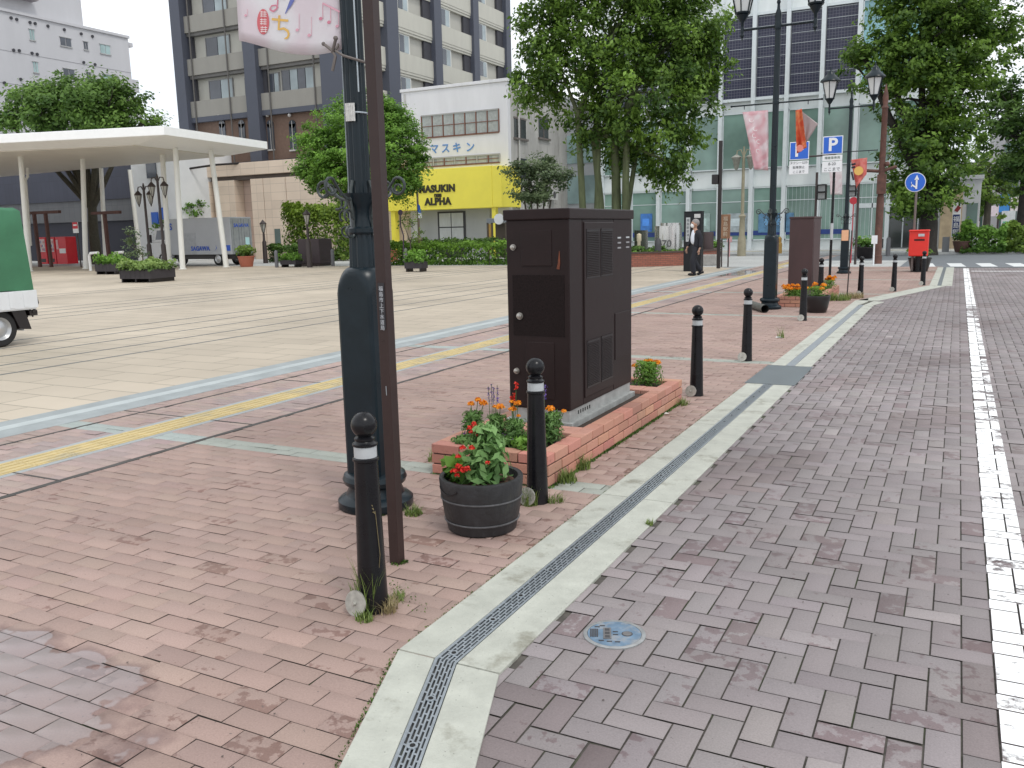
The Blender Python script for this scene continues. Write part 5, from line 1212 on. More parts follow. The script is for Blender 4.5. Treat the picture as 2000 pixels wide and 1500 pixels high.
root = thing('info_pillar','tall black information pillar with a white strip behind the walking man','pillar',(x,y,0))
m = MB(); m.box(xl,xr,y,y+.35,0,zt_-.03); m.box(xl-.01,xr+.01,y-.01,y+.36,zt_-.03,zt_); pn_ = m.build('body', M('pillar_black',(.010,.011,.014),.4,spec=.3), root, bevel=.01)
xa,z1 = OY(1340,425,y-.01); xb,_ = OY(1348,425,y-.01); z0 = OY(1340,472,y-.01)[1]
m = MB(); m.box(xa,xb,y-.008,y+.002,z0,z1); o = m.build('white_strip', reflect_white, root)
for k,c_ in enumerate('福島駅前通り'): text(c_,.10,ink,'lettering',o,frame(((xa+xb)/2,y-.012,z1-.1-.125*k),(1,0,0),(0,0,1)),ext=.001)
xa,z1 = OY(1356,418,y-.01); xb,_ = OY(1368,418,y-.01); m = MB(); m.box(xa,xb,y-.008,y+.002,z1-.13,z1); m.build('label', M('label_grey',(.55,.55,.55),.5), root)
# brown bin column and stone block behind the man
x,y = OD(1382,520,36.5).xy; zt_ = zat(453,x,y); m = MB(); m.lathe([(.22,.45),(.23,zt_-.05),(.21,zt_),(.01,zt_)],20,(x,y,0)); m.lathe([(.17,.0),(.17,.46)],16,(x,y,0)); tag(m.build('round_bin', M('bin_brown',(.05,.03,.03),.5), smooth=35),'dark brown round bin on a stand right of the black pillar','bin')
x,y = OD(1383,521,34.5).xy; m = MB(); m.box(x-.25,x+.35,y-.3,y+.3,0,.42); tag(m.build('stone_block', M('stone_grey',(.33,.32,.30),.8,var=.2,scale=8,bump=.5), bevel=.03),'squat grey stone block by the pillar behind the walking man','stone')
# steel drum monument in a round brick bed
def ringbrick(cx_,cy_,r_):
    m, N, L, b = nmat('round_brick'); g = N.new('ShaderNodeNewGeometry'); sp = N.new('ShaderNodeSeparateXYZ'); L.new(g.outputs['Position'], sp.inputs[0])
    ax = N.new('ShaderNodeMath'); ax.inputs[1].default_value = -cx_; L.new(sp.outputs[0], ax.inputs[0]); ay = N.new('ShaderNodeMath'); ay.inputs[1].default_value = -cy_; L.new(sp.outputs[1], ay.inputs[0])
    at = N.new('ShaderNodeMath'); at.operation = 'ARCTAN2'; L.new(ay.outputs[0], at.inputs[0]); L.new(ax.outputs[0], at.inputs[1]); mu = N.new('ShaderNodeMath'); mu.operation = 'MULTIPLY'; mu.inputs[1].default_value = r_; L.new(at.outputs[0], mu.inputs[0])
    cb_ = N.new('ShaderNodeCombineXYZ'); L.new(mu.outputs[0], cb_.inputs[0]); L.new(sp.outputs[2], cb_.inputs[1]); br = N.new('ShaderNodeTexBrick'); L.new(cb_.outputs[0], br.inputs['Vector'])
    br.inputs['Scale'].default_value = 1; br.inputs['Brick Width'].default_value = .21; br.inputs['Row Height'].default_value = .075; br.inputs['Mortar Size'].default_value = .007
    br.inputs['Color1'].default_value = (.34,.12,.08,1); br.inputs['Color2'].default_value = (.26,.095,.065,1); br.inputs['Mortar'].default_value = (.10,.07,.06,1)
    L.new(br.outputs[0], b.inputs['Base Color']); b.inputs['Roughness'].default_value = .8; return m
cxr,cyr = OD(1262,500,37.5).xy
root = thing('round_planter','big round brick tree bed with dark coping behind the cabinet','planter',(cxr,cyr,0))
rr = 4.1; bx2 = cxr-1.2; by2 = cyr+.6
m = MB(); m.lathe([(rr,0),(rr,.52)],72,(bx2,by2,0),cap=False); m.lathe([(rr-.25,.52),(rr-.25,.3)],72,(bx2,by2,0),cap=False)
m.build('brick_wall', ringbrick(bx2,by2,rr), root, smooth=50)
m = MB(); m.lathe([(rr-.27,.50),(rr-.27,.58),(rr+.04,.58),(rr+.04,.515)],72,(bx2,by2,0),cap=False); m.build('coping', M('coping_brown',(.075,.045,.038),.6,var=.2,scale=10), root, smooth=30)
m = MB(); m.lathe([(.01,.46),(rr-.26,.44)],48,(bx2,by2,0),cap=False); m.build('soil', soil, root)
nn = 2500; a_ = rng.uniform(0,2*PI,nn); q_ = (rr-.3)*np.sqrt(rng.random(nn)); ptz = np.stack([bx2+q_*np.cos(a_),by2+q_*np.sin(a_),.47+.12*rng.random(nn)],1)-np.array(ORG[root.name])
leaves('ground_cover',ptz,np.tile([0,0,1.],(nn,1)),.11,G_ROUND,None).parent = root
x,y = OD(1305,500,38.).xy; xl_ = OD(1280,440,38.); zt_ = zat(441,x,y); rad = (OD(1333,440,38.)-OD(1280,440,38.)).length/2
steelb = M('brushed_steel',(.62,.62,.61),.24,.95,var=.12,scale=3,streak=1)
root = thing('steel_drum','big upright stainless steel drum with dark numerals beside the round bed','monument',(x,y,0))
m = MB(); m.lathe([(rad,.5),(rad,zt_),(rad-.03,zt_),(rad-.03,.6)],64,(x,y,0),cap=False); dm = m.build('drum', steelb, root, smooth=40)
m = MB(); m.lathe([(rad-.04,.0),(rad-.04,.52)],48,(x,y,0)); m.build('base', M('stone_grey',(.33,.32,.30),.8), root, smooth=40)
va = math.atan2(-y,-x)
for k,c_ in enumerate('2470'):
    an = va+(-1.02+.36*k); p_ = (x+(rad+.01)*math.cos(an), y+(rad+.01)*math.sin(an), .82); text(c_,.42,M('numeral_grey',(.13,.13,.13),.5),'numeral',dm,frame(p_,(-math.sin(an),math.cos(an),0),(0,0,1)),bold=.01)
x,y = OD(1268,500,38.8).xy; m = MB(); zt_ = zat(436,x,y); m.box(x-.7,x-.1,y,y+.1,.3,zt_-.3); m.lathe([(rad*.8,.5),(rad*.8,zt_)],40,(x+.5,y+1.6,0),cap=False); tag(m.build('steel_screen', steelb, smooth=40),'plain steel screen standing just behind the steel drum','monument')
x,y = OD(1248,500,36.8).xy; m = MB(); m.lathe([(.07,.4),(.07,.95),(.10,1.0),(.10,1.25),(.02,1.3)],14,(x,y,0)); tag(m.build('garden_light', M('cream_lamp',(.70,.62,.45),.5), smooth=35),'short cream garden light at the left end of the round bed','lamp')
x,y = OD(1285,510,35.6).xy; m = MB(); m.lathe([(.15,.58),(.13,.8),(.10,1.05),(.02,1.12)],12,(x,y,0)); tag(m.build('dark_stone', M('dark_stone',(.06,.06,.065),.6), smooth=50),'small dark stone figure before the steel drum','stone')
for (px_,lb) in ((1245,'leafy shrub at the left of the round bed beside the cabinet'),(1287,'leafy shrub below the steel drum')):
    p_ = OD(px_,480,36.2); t = plant_root('shrub',lb,p_.x,p_.y,.5,None,'shrub'); clump(t,G_DARK,200,.34,.26,.11,aspect=1.6)

# ---- pale double lantern in front of the bank
x,y = P(1448,500); zt_ = zat(290,x,y); tanp = M('tan_paint',(.33,.30,.21),.5,var=.15)
root = thing('twin_lantern','tan painted street lamp with two hanging lanterns before the bank windows','lamp post',(x,y,0))
m = MB(); m.lathe([(.22,0),(.2,.9),(.15,1.0),(.13,1.9),(.19,2.0),(.09,2.1),(.07,zt_-.5),(.03,zt_+.1)],16,(x,y,0)); m.build('pole', tanp, root, smooth=35)
for s_ in (-1,1):
    m = MB(); m.tube([(x,y,zt_-.4),(x+s_*.15,y,zt_-.05),(x+s_*.33,y,zt_-.1),(x+s_*.35,y,zt_-.3)],.03,8); a_o = m.build('arm', tanp, root, smooth=35)
    m = MB(); m.lathe([(.01,zt_-.25),(.28,zt_-.42),(.24,zt_-.46),(.20,zt_-.5),(.11,zt_-.95),(.02,zt_-1.05)],12,(x+s_*.36,y,0)); m.build('lantern', M('lantern_grey',(.30,.30,.26),.4,var=.3,scale=6), root, smooth=35)
# small cone
x,y = OD(1523,475,44).xy; m = MB(); m.lathe([(.12,0),(.12,.5),(.08,.55),(.1,.75),(.02,.85)],12,(x,y,.1)); tag(m.build('ornamental_post', M('ochre_paint',(.40,.24,.06),.6), smooth=35),'small ochre post with a knob behind the second lamp post column','post')
m = MB(); p1,p2 = OY(1420,473,44),OY(1430,466,44); m.box(p1[0],p2[0],43.95,44.0,p1[1],p2[1]+.1); m.tube([((p1[0]+p2[0])/2,44.02,0),((p1[0]+p2[0])/2,44.02,p2[1])],.03,8); tag(m.build('striped_board',[M('red_white_stripes',(.62,.35,.36),.6)]),'small red and white striped board behind the wooden sign','sign')

# ---- distant street seen under the trees
far = [((1897,432),(1912,446),(.70,.66,.66),'small pale sign board hanging in the distant street'),((1935,402),(1950,422),(.72,.62,.66),'pinkish square sign in the distant street'),
       ((1975,385),(1992,412),(.70,.64,.64),'pale sign board near the right edge of the distant street'),((1953,380),(1971,414),(.05,.25,.62),'blue hanging sign in the distant street')]
for (a,b,c_,lb) in far:
    Y = 88.; x0,z1 = OY(*a,Y); x1,z0 = OY(*b,Y); root = thing('hanging_sign',lb,'sign',((x0+x1)/2,Y,0),None)
    m = MB(); m.box(x0,x1,Y,Y+.2,z0,z1); m.build('board', M('far_%d'%a[0],c_,.6,var=.15,scale=2), root)
    m = MB(); m.tube([(x1,Y+.3,0),(x1,Y+.3,z1+.3)],.08,8); m.build('pole', iron, root)
Y=80.; x0,z1 = OY(1960,412,Y); x1,_ = OY(1984,412,Y); root = thing('kiosk','pale box building with red and green stripes in the distant street','building',((x0+x1)/2,Y,0))
m = MB(); m.box(x0,x1,Y,Y+3,0,z1); m.build('wall', M('kiosk_wall',(.55,.56,.56),.6), root)
zz = OY(1970,438,Y)[1]; m = MB(); m.box(x0,x1,Y-.02,Y,zz-.08,zz+.05); m.box(x0,x1,Y-.02,Y,zz+.12,zz+.22,1); m.build('stripe',[M('stripe_red',(.6,.2,.12),.6),M('stripe_green',(.1,.4,.25),.6)],root)
for k,(xa,xb,y0,y1,h,c_,lb) in enumerate(((2.6,14,96,118,11,(.36,.36,.37),'grey shop block at the left of the distant street'),(-2,12,130,150,9,(.45,.43,.40),'cream block closing the distant street'),(17,34,70,120,10,(.30,.29,.30),'dark shop block on the right of the distant street'))):
    root = thing('shop_block',lb,'building',((xa+xb)/2,(y0+y1)/2,0)); m = MB(); m.box(xa,xb,y0,y1,0,h); m.build('wall', M('shop_wall_%d'%k,c_,.7,var=.1,scale=.5), root)
    for i in range(5):
        for j in range(3):
            w = MB(); x_ = xa+.8+i*(xb-xa-1.6)/5; w.box(x_,x_+1.4,y0-.06,y0+.02,.5+j*3,2.6+j*3); w.build('window', teal_d, root)

# ---- the walking man
def skin(name, pts, edges, rad, mat, parent, root=0, sub=2):
    bm = bmesh.new(); sk = bm.verts.layers.skin.verify(); vs = [bm.verts.new(p) for p in pts]
    for a,b in edges: bm.edges.new((vs[a],vs[b]))
    for i,v in enumerate(vs):
        r = rad[i]; v[sk].radius = (r,r) if not isinstance(r,tuple) else r; v[sk].use_root = (i == root)
    me = bpy.data.meshes.new(name); bm.to_mesh(me); bm.free(); me.materials.append(mat); o = link(name, me, parent)
    s_ = o.modifiers.new('skin','SKIN'); s_.use_smooth_shade = True; q = o.modifiers.new('sub','SUBSURF'); q.levels = sub; q.render_levels = sub
    return o
mxp,myp = P(1358,538)
man = thing('person','grey haired man in a dark suit and white face mask walking left','person',(mxp,myp,0))
fwd = Vector((-.75,-.66,0)).normalized(); sd_ = Vector((-fwd.y,fwd.x,0))      # walks left and towards the viewer; sd_ = his left
def W_(f,s_,z): q = Vector((mxp,myp,0))+fwd*f+sd_*s_; return (q.x,q.y,z)
skinm = M('skin_tone',(.42,.25,.18),.6,var=.05)
HP = .86
bp_ = [W_(0,0,.88),W_(.0,0,1.05),W_(.02,0,1.25),W_(.02,0,1.38),W_(.03,0,1.46),W_(.05,0,1.56),W_(.06,0,1.63),
      W_(.0,.09,.84),W_(.16,.10,.46),W_(.10,.10,.09),W_(.23,.11,.05),     # left leg forward
      W_(.0,-.09,.84),W_(.02,-.10,.46),W_(-.26,-.10,.14),W_(-.18,-.11,.04), # right leg back
      W_(.02,.19,1.36),W_(-.06,.24,1.10),W_(-.02,.26,.86),W_(.02,.26,.80),
      W_(.02,-.19,1.36),W_(.04,-.25,1.10),W_(.16,-.24,.90),W_(.20,-.24,.84)]
be = [(0,1),(1,2),(2,3),(3,4),(4,5),(5,6),(0,7),(7,8),(8,9),(9,10),(0,11),(11,12),(12,13),(13,14),(3,15),(15,16),(16,17),(17,18),(3,19),(19,20),(20,21),(21,22)]
br_ = [.10,.085,.10,.075,.05,.085,.085,.085,.06,.04,.035,.085,.06,.04,.035,.055,.042,.030,.028,.055,.042,.030,.028]
body = skin('body',bp_,be,br_,skinm,man)
suit = M('suit_navy',(.010,.011,.018),.75,var=.15,scale=8); shirt = M('shirt_white',(.68,.72,.80),.6,var=.05)
skin('trousers',[bp_[0],bp_[7],bp_[8],W_(.10,.10,.05),bp_[11],bp_[12],W_(-.25,-.10,.10),W_(.01,0,1.02)],[(0,1),(1,2),(2,3),(0,4),(4,5),(5,6),(0,7)],[.165,.125,.10,.088,.125,.10,.088,.155],suit,man)
skin('shirt',[W_(.035,0,.94),W_(.045,0,1.2),W_(.04,0,1.38),W_(.035,0,1.44)],[(0,1),(1,2),(2,3)],[.135,.145,.10,.062],shirt,man)
for s_ in (1,-1):
    arm = bp_[15:18] if s_ == 1 else bp_[19:22]
    skin('jacket_side',[W_(-.02,s_*.07,.80),W_(-.02,s_*.09,1.05),W_(-.02,s_*.10,1.25),W_(-.01,s_*.09,1.40),arm[0],arm[1],arm[2]],[(0,1),(1,2),(2,3),(3,4),(4,5),(5,6)],[.150,.135,.150,.085,.092,.070,.056],suit,man)
hm_ = MB(); hc = Vector(W_(.055,0,1.60)); hm_.sphere(hc,.105,20,0,1.18); hd = hm_.build('head', skinm, body, smooth=60)
m = MB(); 
for s_ in (1,-1): m.sphere(Vector(W_(.05,s_*.103,1.59)),.024,8,0,1.4)
m.sphere(Vector(W_(.165,0,1.585)),.018,8); m.build('face', skinm, body, smooth=60)
m = MB()
for s_ in (1,-1): m.sphere(Vector(W_(.148,s_*.037,1.615)),.013,8)
m.build('eyes', dark_hole, body, smooth=60)
m = MB(); m.sphere(Vector(W_(.015,0,1.648)),.122,20,0,1.0); m.build('hair', M('grey_hair',(.24,.23,.225),.8,var=.3,scale=60,bump=.5), body, smooth=60)
m = MB(); m.sphere(Vector(W_(.105,0,1.565)),.078,18,0,1.0); m.build('mask', M('mask_white',(.78,.80,.82),.7), man, smooth=60)
m = MB()
for (k,i) in ((9,10),(13,14)):
    a,b = Vector(bp_[k]),Vector(bp_[i]); h_ = a.copy(); h_.z = max(.045,a.z-.05); m.tube([h_-fwd*.07,h_,b+fwd*.02,b+fwd*.07],[.035,.048,.045,.028],10)
m.build('shoes', black_paint, man, smooth=50)
for (i,s_) in ((18,1),(22,-1)):
    w = Vector(bp_[i]); m = MB(); m.sphere(w-Vector((0,0,.04)),.032,10,0,1.4)
    for k in range(4): a = w+fwd*(.022-.015*k)-Vector((0,0,.07)); m.tube([a,a-Vector((0,0,.04))-sd_*s_*.006,a-Vector((0,0,.068+.006*(k in(1,2))))-sd_*s_*.02],[.009,.008,.006],6)
    a = w+fwd*.03-Vector((0,0,.03)); m.tube([a,a+fwd*.018-Vector((0,0,.03)),a+fwd*.014-Vector((0,0,.052))],[.010,.009,.007],6); m.build('hand', skinm, body, smooth=60)

# ================================================================== LEFT BACKGROUND
# ---- white three storey building with the yellow shop front
YM = 45.5
root = thing('shop_building','white three storey building with a yellow shop front and brown framed windows','building',(-27,YM+5,0))
xr = -23.37; xl = -30.6
m = MB(); m.box(xl,xr,YM+.0,YM+13,0,9.9); m.box(xl-.06,xr+.06,YM-.07,YM+13.06,9.9,10.08); m.build('wall', plaster_white, root, bevel=.02)
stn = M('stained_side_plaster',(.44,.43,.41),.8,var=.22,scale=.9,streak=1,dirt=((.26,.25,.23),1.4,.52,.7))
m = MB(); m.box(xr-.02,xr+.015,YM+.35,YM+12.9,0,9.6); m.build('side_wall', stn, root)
capm0 = M('fan_dark',(.08,.08,.08),.7); brf = M('brown_frame',(.17,.075,.05),.5,var=.1)
w0,w1 = OY(836,270,YM)[0],OY(975,255,YM)[0]
def strip(z0,z1,n,lo):
    m = MB(); m.box(w0-.4,w1,YM-.01,YM+.02,z0,z1); o = m.build('window', glass('curtained_glass',(.30,.33,.32),.15), root)
    f = MB()
    for k in range(n+1): x = w0-.4+(w1-w0+.4)*k/n; f.box(x-.035,x+.035,YM-.05,YM+.0,z0,z1,0 if lo==0 else (k%2))
    f.box(w0-.4,w1,YM-.055,YM+.0,z1-.06,z1+.02,1); f.box(w0-.4,w1,YM-.05,YM+.0,z0-.04,z0+.04,0); f.box(w0-.4,w1,YM-.04,YM+.0,(z0+z1)/2-.02,(z0+z1)/2+.02,0)
    f.build('frame',[brf,M('grey_frame',(.35,.35,.34),.5)],o)
    c_ = MB()
    for k in range(n): x = w0-.4+(w1-w0+.4)*k/n; c_.box(x+.08+.25*random.random(),x+(w1-w0)/n-.08,YM-.018,YM-.012,z0+.05,z1-.1)
    c_.build('curtain', M('curtain_cloth',(.36,.38,.37),.9,var=.2,scale=6), o)
strip(7.15,8.45,7,0); strip(5.45,5.95,7,1)
x_,z_ = OY(885,291,YM-.05)
for k,c_ in enumerate('マスキン'):
    xx,zz = OY(848+k*22+ (k==3)*4,292-k*1.3,YM-.03); text(c_,.62,M('faded_blue_letter',(.10,.25,.55),.6,var=.2,scale=4),'lettering',root,frame((xx,YM-.02,zz),(1,0,0),(0,0,1)),bold=.012)
yel = M('shop_yellow',(.88,.77,.09),.45,var=.04,scale=1)
m = MB(); yx1 = OY(960,330,YM-1.3)[0]; m.box(-31.2,yx1,YM-1.3,YM-.02,2.86,5.2); m.box(yx1,xr+.15,YM-1.28,YM+1.2,2.88,5.18); ysn = m.build('fascia', yel, root, bevel=.02)
blk = M('letter_black',(.03,.025,.01),.5)
for s_,px_,py_,sz,sp in (('MASUKIN',853,369,.56,1.06),('PLUS',855,382,.20,1.1),('ALPHA',855,394,.56,1.06)):
    x,z = OY(px_,py_,YM-1.32); text(s_,sz,blk,'lettering',ysn,frame((x,YM-1.32,z),(1,0,0),(0,0,1)),bold=.028,space=sp,ext=.02)
m = MB(); m.box(OY(770,450,YM-.9)[0],OY(778,450,YM-.9)[0],YM-1.2,YM-.8,0,2.86); m.build('yellow_post', yel, root); m = MB(); m.box(xr-.55,xr-.3,YM-1.2,YM-.9,0,2.9); m.build('yellow_post', yel, root)
m = MB(); m.box(-29.6,-24.6,YM-.25,YM,0,2.86); m.build('shop_front', M('shop_grey',(.36,.37,.37),.6,var=.08,scale=1,streak=1), root)
gx0,gx1 = OY(858,440,YM-.3)[0],OY(906,440,YM-.3)[0]
m = MB(); m.box(gx0-.1,gx1+.1,YM-.30,YM-.2,0,2.75); o = m.build('door_frame', M('frame_black',(.03,.03,.035),.5), root)
for k in range(2):
    m = MB(); w_ = (gx1-gx0)/2; m.box(gx0+.03+k*w_,gx0-.03+(k+1)*w_,YM-.33,YM-.29,1.85,2.65); m.box(gx0+.03+k*w_,gx0-.03+(k+1)*w_,YM-.33,YM-.29,.62,1.78); m.build('shutter', M('shutter_white',(.48,.50,.50),.6,streak=1), o)
for (a,b) in ((1003,1026),(1051,1070)):
    for (ya,yb_) in ((229,268),):
        Y0,Z1 = OX(a,ya,xr); Y1,_ = OX(b,ya,xr); Z0 = OX(a,yb_,xr)[1]; m = MB(); m.box(xr+.0,xr+.03,Y0,Y1,Z0,Z1); o = m.build('window', glass('dark_glass',(.05,.06,.06),.1), root)
        f = MB(); f.box(xr+.02,xr+.16,Y0-.1,Y1+.1,Z0-.12,Z0,0); f.box(xr+.02,xr+.05,(Y0+Y1)/2-.04,(Y0+Y1)/2+.04,Z0,Z1); f.box(xr+.02,xr+.06,Y0-.05,Y1+.05,Z1-.05,Z1+.05); f.build('frame', M('window_rusty_grey',(.16,.14,.13),.7), o)
    Y0,Z1 = OX(a+6,308,xr); Y1,_ = OX(b+2,308,xr); m = MB(); m.box(xr,xr+.03,Y0,Y1,Z1-1.2,Z1); m.build('window', glass('dark_glass',(.05,.06,.06),.1), root)
m = MB(); m.tube([(xr+.1,YM+1.2,9.5),(xr+.1,YM+1.2,.3)],.06,8); m.build('downpipe', M('pipe_white',(.5,.5,.48),.5), root)
for k,(y_,z_) in enumerate(((YM+2.1,3.4),(YM+5.2,3.4))):
    m = MB(); m.box(xr+.03,xr+.38,y_,y_+.85,z_,z_+.62); m.disc((xr+.385,y_+.32,z_+.31),(1,0,0),.22,.015,20,1); m.build('air_conditioner',[M('unit_white',(.55,.55,.53),.5),capm0],root)
m = MB(); m.tube([(xl+.25,YM-.05,9.8),(xl+.25,YM-.05,5.3)],.045,8); m.build('downpipe', M('pipe_white',(.5,.5,.48)), root)
# building behind, seen through the tree (pale)
root = thing('office_building','pale grey office block between the white shop building and the glass bank','building',(-21,58,0))
m = MB(); m.box(-24.5,-20.6,54,68,0,8.6); m.box(-24.6,-20.5,53.9,68.1,8.6,8.8); m.build('wall', M('pale_panel_wall',(.44,.46,.48),.6,var=.06,scale=.7,streak=1), root)
for k in range(2):
    m = MB(); m.box(-23.9,-21.2,53.93,54.02,3.2+2.6*k,5.0+2.6*k); m.build('window', glass('pale_glass',(.30,.42,.42),.1), root)

# ---- apartment tower
YT = 47.; XT = -35.97
dkgrey = M('tower_dark_tile',(.070,.078,.105),.6,var=.06,scale=3); beige = M('tower_beige',(.44,.43,.385),.7,var=.05,scale=2,streak=1); taupe = M('tower_taupe',(.27,.26,.235),.7,var=.05,scale=2,streak=1); brn = M('tower_brown_brick',(.155,.10,.075),.75,var=.15,scale=6)
gwin = glass('tower_glass_dark',(.07,.08,.10),.12); gcur = glass('tower_glass_curtain',(.30,.36,.38),.2); capm = M('tower_shadow_gap',(.05,.05,.06),.8)  # near-black: paints shade in the tower recesses; vents and antennas share it
root = thing('apartment_tower','tall beige and charcoal apartment tower with balconies above the brown brick base','building',(-43,YT+12,0))
xl = -50.8; top = 33.6; f0 = 10.05; FH = 2.9
m = MB(); m.box(xl+.3,XT-.3,YT+.6,YT+23.5,f0,top); m.build('wall', beige, root)
m = MB(); m.box(xl+.35,XT-.6,YT+.35,YT+23.3,0,f0); m.build('brick_base', brn, root)
m = MB(); m.box(xl,XT,YT,YT+24,top,top+.5); m.build('roof', dkgrey, root)
for (a,b,y0) in ((xl,-49.85,YT-.3),(-44.2,-43.15,YT-.3),(-37.65,XT,YT-.3)):
    m = MB(); m.box(a,b,y0,YT+1.2,0,top-.02); m.build('pier', dkgrey, root, bevel=.02)
for (a,b) in ((51.7,53.1),(57.9,58.9),(63.85,64.75),(69.6,70.45)):
    m = MB(); m.box(XT-1.2,XT+.28,a,b,0,top-.02); m.build('pier', dkgrey, root, bevel=.02)
m = MB(); m.box(-49.85,-37.65,YT+.02,YT+.55,f0-.35,f0-.002); m.build('ledge', dkgrey, root)
nfl = 8
for k in range(nfl):
    z = f0+FH*k
    for (a,b) in ((-49.85,-44.2),(-43.15,-37.65)):
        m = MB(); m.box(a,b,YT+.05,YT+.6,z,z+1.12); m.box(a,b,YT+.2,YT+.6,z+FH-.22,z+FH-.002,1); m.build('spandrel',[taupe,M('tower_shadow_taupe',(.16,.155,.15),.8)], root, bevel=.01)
    m = MB(); m.box(-49.85,-49.5,YT+.35,YT+.61,z+1.12,z+FH-.23); m.build('recess_with_shade', capm, root); m = MB(); m.box(-43.15,-42.8,YT+.35,YT+.61,z+1.12,z+FH-.23); m.build('recess_with_shade', capm, root)  # near-black boxes put the shade of these recesses into colour
    for (a,b,g0,g1,split) in ((-48.35,-46.15,1.05,2.45,.5),(-44.95,-44.25,1.05,2.3,1),(-42.75,-41.9,1.1,2.4,.5),(-41.6,-38.9,1.15,2.5,.25)):
        m = MB(); n_ = int(round(1/split)) if split < 1 else 1
        for j in range(n_):
            m.box(a+(b-a)*j/n_+.03,a+(b-a)*(j+1)/n_-.03,YT+.52,YT+.58,z+g0+.0,z+g1,j%2)
        o = m.build('window',[gwin,gcur],root)
        f = MB(); f.box(a-.05,b+.05,YT+.50,YT+.598,z+g1,z+g1+.06); f.box(a-.05,b+.05,YT+.48,YT+.598,z+g0-.07,z+g0); f.box(a-.05,a,YT+.5,YT+.598,z+g0,z+g1); f.box(b,b+.05,YT+.5,YT+.598,z+g0,z+g1); f.build('frame', M('window_frame_grey',(.22,.22,.22),.5), o)
    # right face: balcony parapets, bay windows, near-black boxes for the shade deep inside
    for i,(a,b) in enumerate(((53.1,57.9),(58.9,63.85),(64.75,69.6),(YT+1.2,51.7))):
        m = MB(); m.box(XT-.12,XT+.05,a,b,z,z+1.22,0); m.box(XT-1.5,XT+.02,a,b,z-.18,z-.002,0); m.box(XT-.6,XT-.03,a,b,z+2.55,z+FH-.19,0); m.build('balcony', M('tower_parapet',(.50,.49,.43),.7,var=.05,scale=2,streak=1), root, bevel=.01)
        if i < 3:
            m = MB(); m.box(XT-.9,XT-.02,a,a+.42 if i!=1 else a+.2,z+1.22,z+2.55); m.box(XT-.9,XT-.10,a+.4,a+1.9,z+1.22,z+2.55,1); m.build('bay',[capm,M('bay_white',(.62,.62,.58),.6)], root)
            m = MB(); m.box(XT-.13,XT-.08,a+.6,a+1.15,z+1.3,z+2.45,0); m.box(XT-.13,XT-.08,a+1.2,a+1.75,z+1.3,z+2.45,1); m.build('window',[gwin,gcur],root)
            m = MB(); m.box(XT-1.55,XT-1.5,a+1.9,b,z+1.22,z+2.7,0); m.box(XT-1.49,XT-1.45,a+2.3,a+3.4,z+1.0,z+2.3,1); m.box(XT-1.4,XT-.1,b-1.0,b,z+1.22,z+2.6,2); m.box(XT-1.3,XT-.3,a+2.1,a+2.16,z+1.,z+2.1,3); m.build('recess_with_shade',[M('recess_wall',(.30,.28,.25),.8),gwin,capm,M('partition_white',(.6,.6,.6),.6)], root)
for px_ in (529,572,435,473):
    x,_ = OY(px_,250,YT+.35); z1 = OY(px_,236,YT+.35)[1]; m = MB(); m.box(x-.28,x+.28,YT+.28,YT+.36,z1-1.9,z1-.2); m.lathe([(.28,0),(.28,.01)],16,(x,YT+.32,z1-.2)) if 0 else m.tube([(x,YT+.28,z1-.22),(x,YT+.36,z1-.22)],.28,18); o = m.build('window', gwin, root)
    f = MB(); f.box(x-.02,x+.02,YT+.25,YT+.279,z1-1.9,z1); f.box(x-.33,x+.33,YT+.22,YT+.27,z1-2.0,z1-1.9); f.sphere((x-.05,YT+.15,z1+.35),.13,8,0); f.build('frame', M('pale_trim',(.45,.44,.43),.6), o)
for px_ in (377,446,525,614):
    x,_ = OY(px_,150,YT); m = MB(); m.tube([(x,YT-.02,top-1),(x,YT-.02,6.3)],.05,6); m.build('downpipe', M('pipe_dark_taupe',(.10,.095,.09),.6), root)
# ---- beige tiled podium
YP = 45.
root = thing('podium_building','low beige stone tiled building in front of the apartment tower','building',(-41,YP+1,0))
stone_t = slabmat('beige_tile_wall',(.50,.41,.32),.8,.42,.012,(.36,.30,.24),.05)
def vtile(name,col,bw,rh):
    m, N, L, b = nmat(name); tc = N.new('ShaderNodeTexCoord'); br = N.new('ShaderNodeTexBrick'); mp = N.new('ShaderNodeMapping'); mp.inputs['Rotation'].default_value = (R(90),0,0); L.new(tc.outputs['Object'], mp.inputs[0])
    br.offset = 0; br.inputs['Scale'].default_value = 1; br.inputs['Brick Width'].default_value = bw; br.inputs['Row Height'].default_value = rh; br.inputs['Mortar Size'].default_value = .012
    br.inputs['Color1'].default_value = (*[c*.95 for c in col],1); br.inputs['Color2'].default_value = (*[c*1.05 for c in col],1); br.inputs['Mortar'].default_value = (*[c*.7 for c in col],1)
    n = N.new('ShaderNodeTexNoise'); n.inputs['Scale'].default_value = .8; n.inputs['Detail'].default_value = 6; L.new(tc.outputs['Object'], n.inputs['Vector']); r = N.new('ShaderNodeMapRange'); r.inputs[3].default_value = .85; r.inputs[4].default_value = 1.15; L.new(n.outputs[0], r.inputs[0])
    s = N.new('ShaderNodeVectorMath'); s.operation = 'SCALE'; L.new(br.outputs[0], s.inputs[0]); L.new(r.outputs[0], s.inputs['Scale']); L.new(mp.outputs[0], br.inputs['Vector']); L.new(s.outputs[0], b.inputs['Base Color']); b.inputs['Roughness'].default_value = .6; return m
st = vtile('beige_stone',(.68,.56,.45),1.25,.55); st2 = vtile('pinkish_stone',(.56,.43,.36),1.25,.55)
m = MB(); m.box(-48.9,-30.3,YP-.05,YP+1.6,5.62,6.45); m.build('cornice', st, root, bevel=.02)
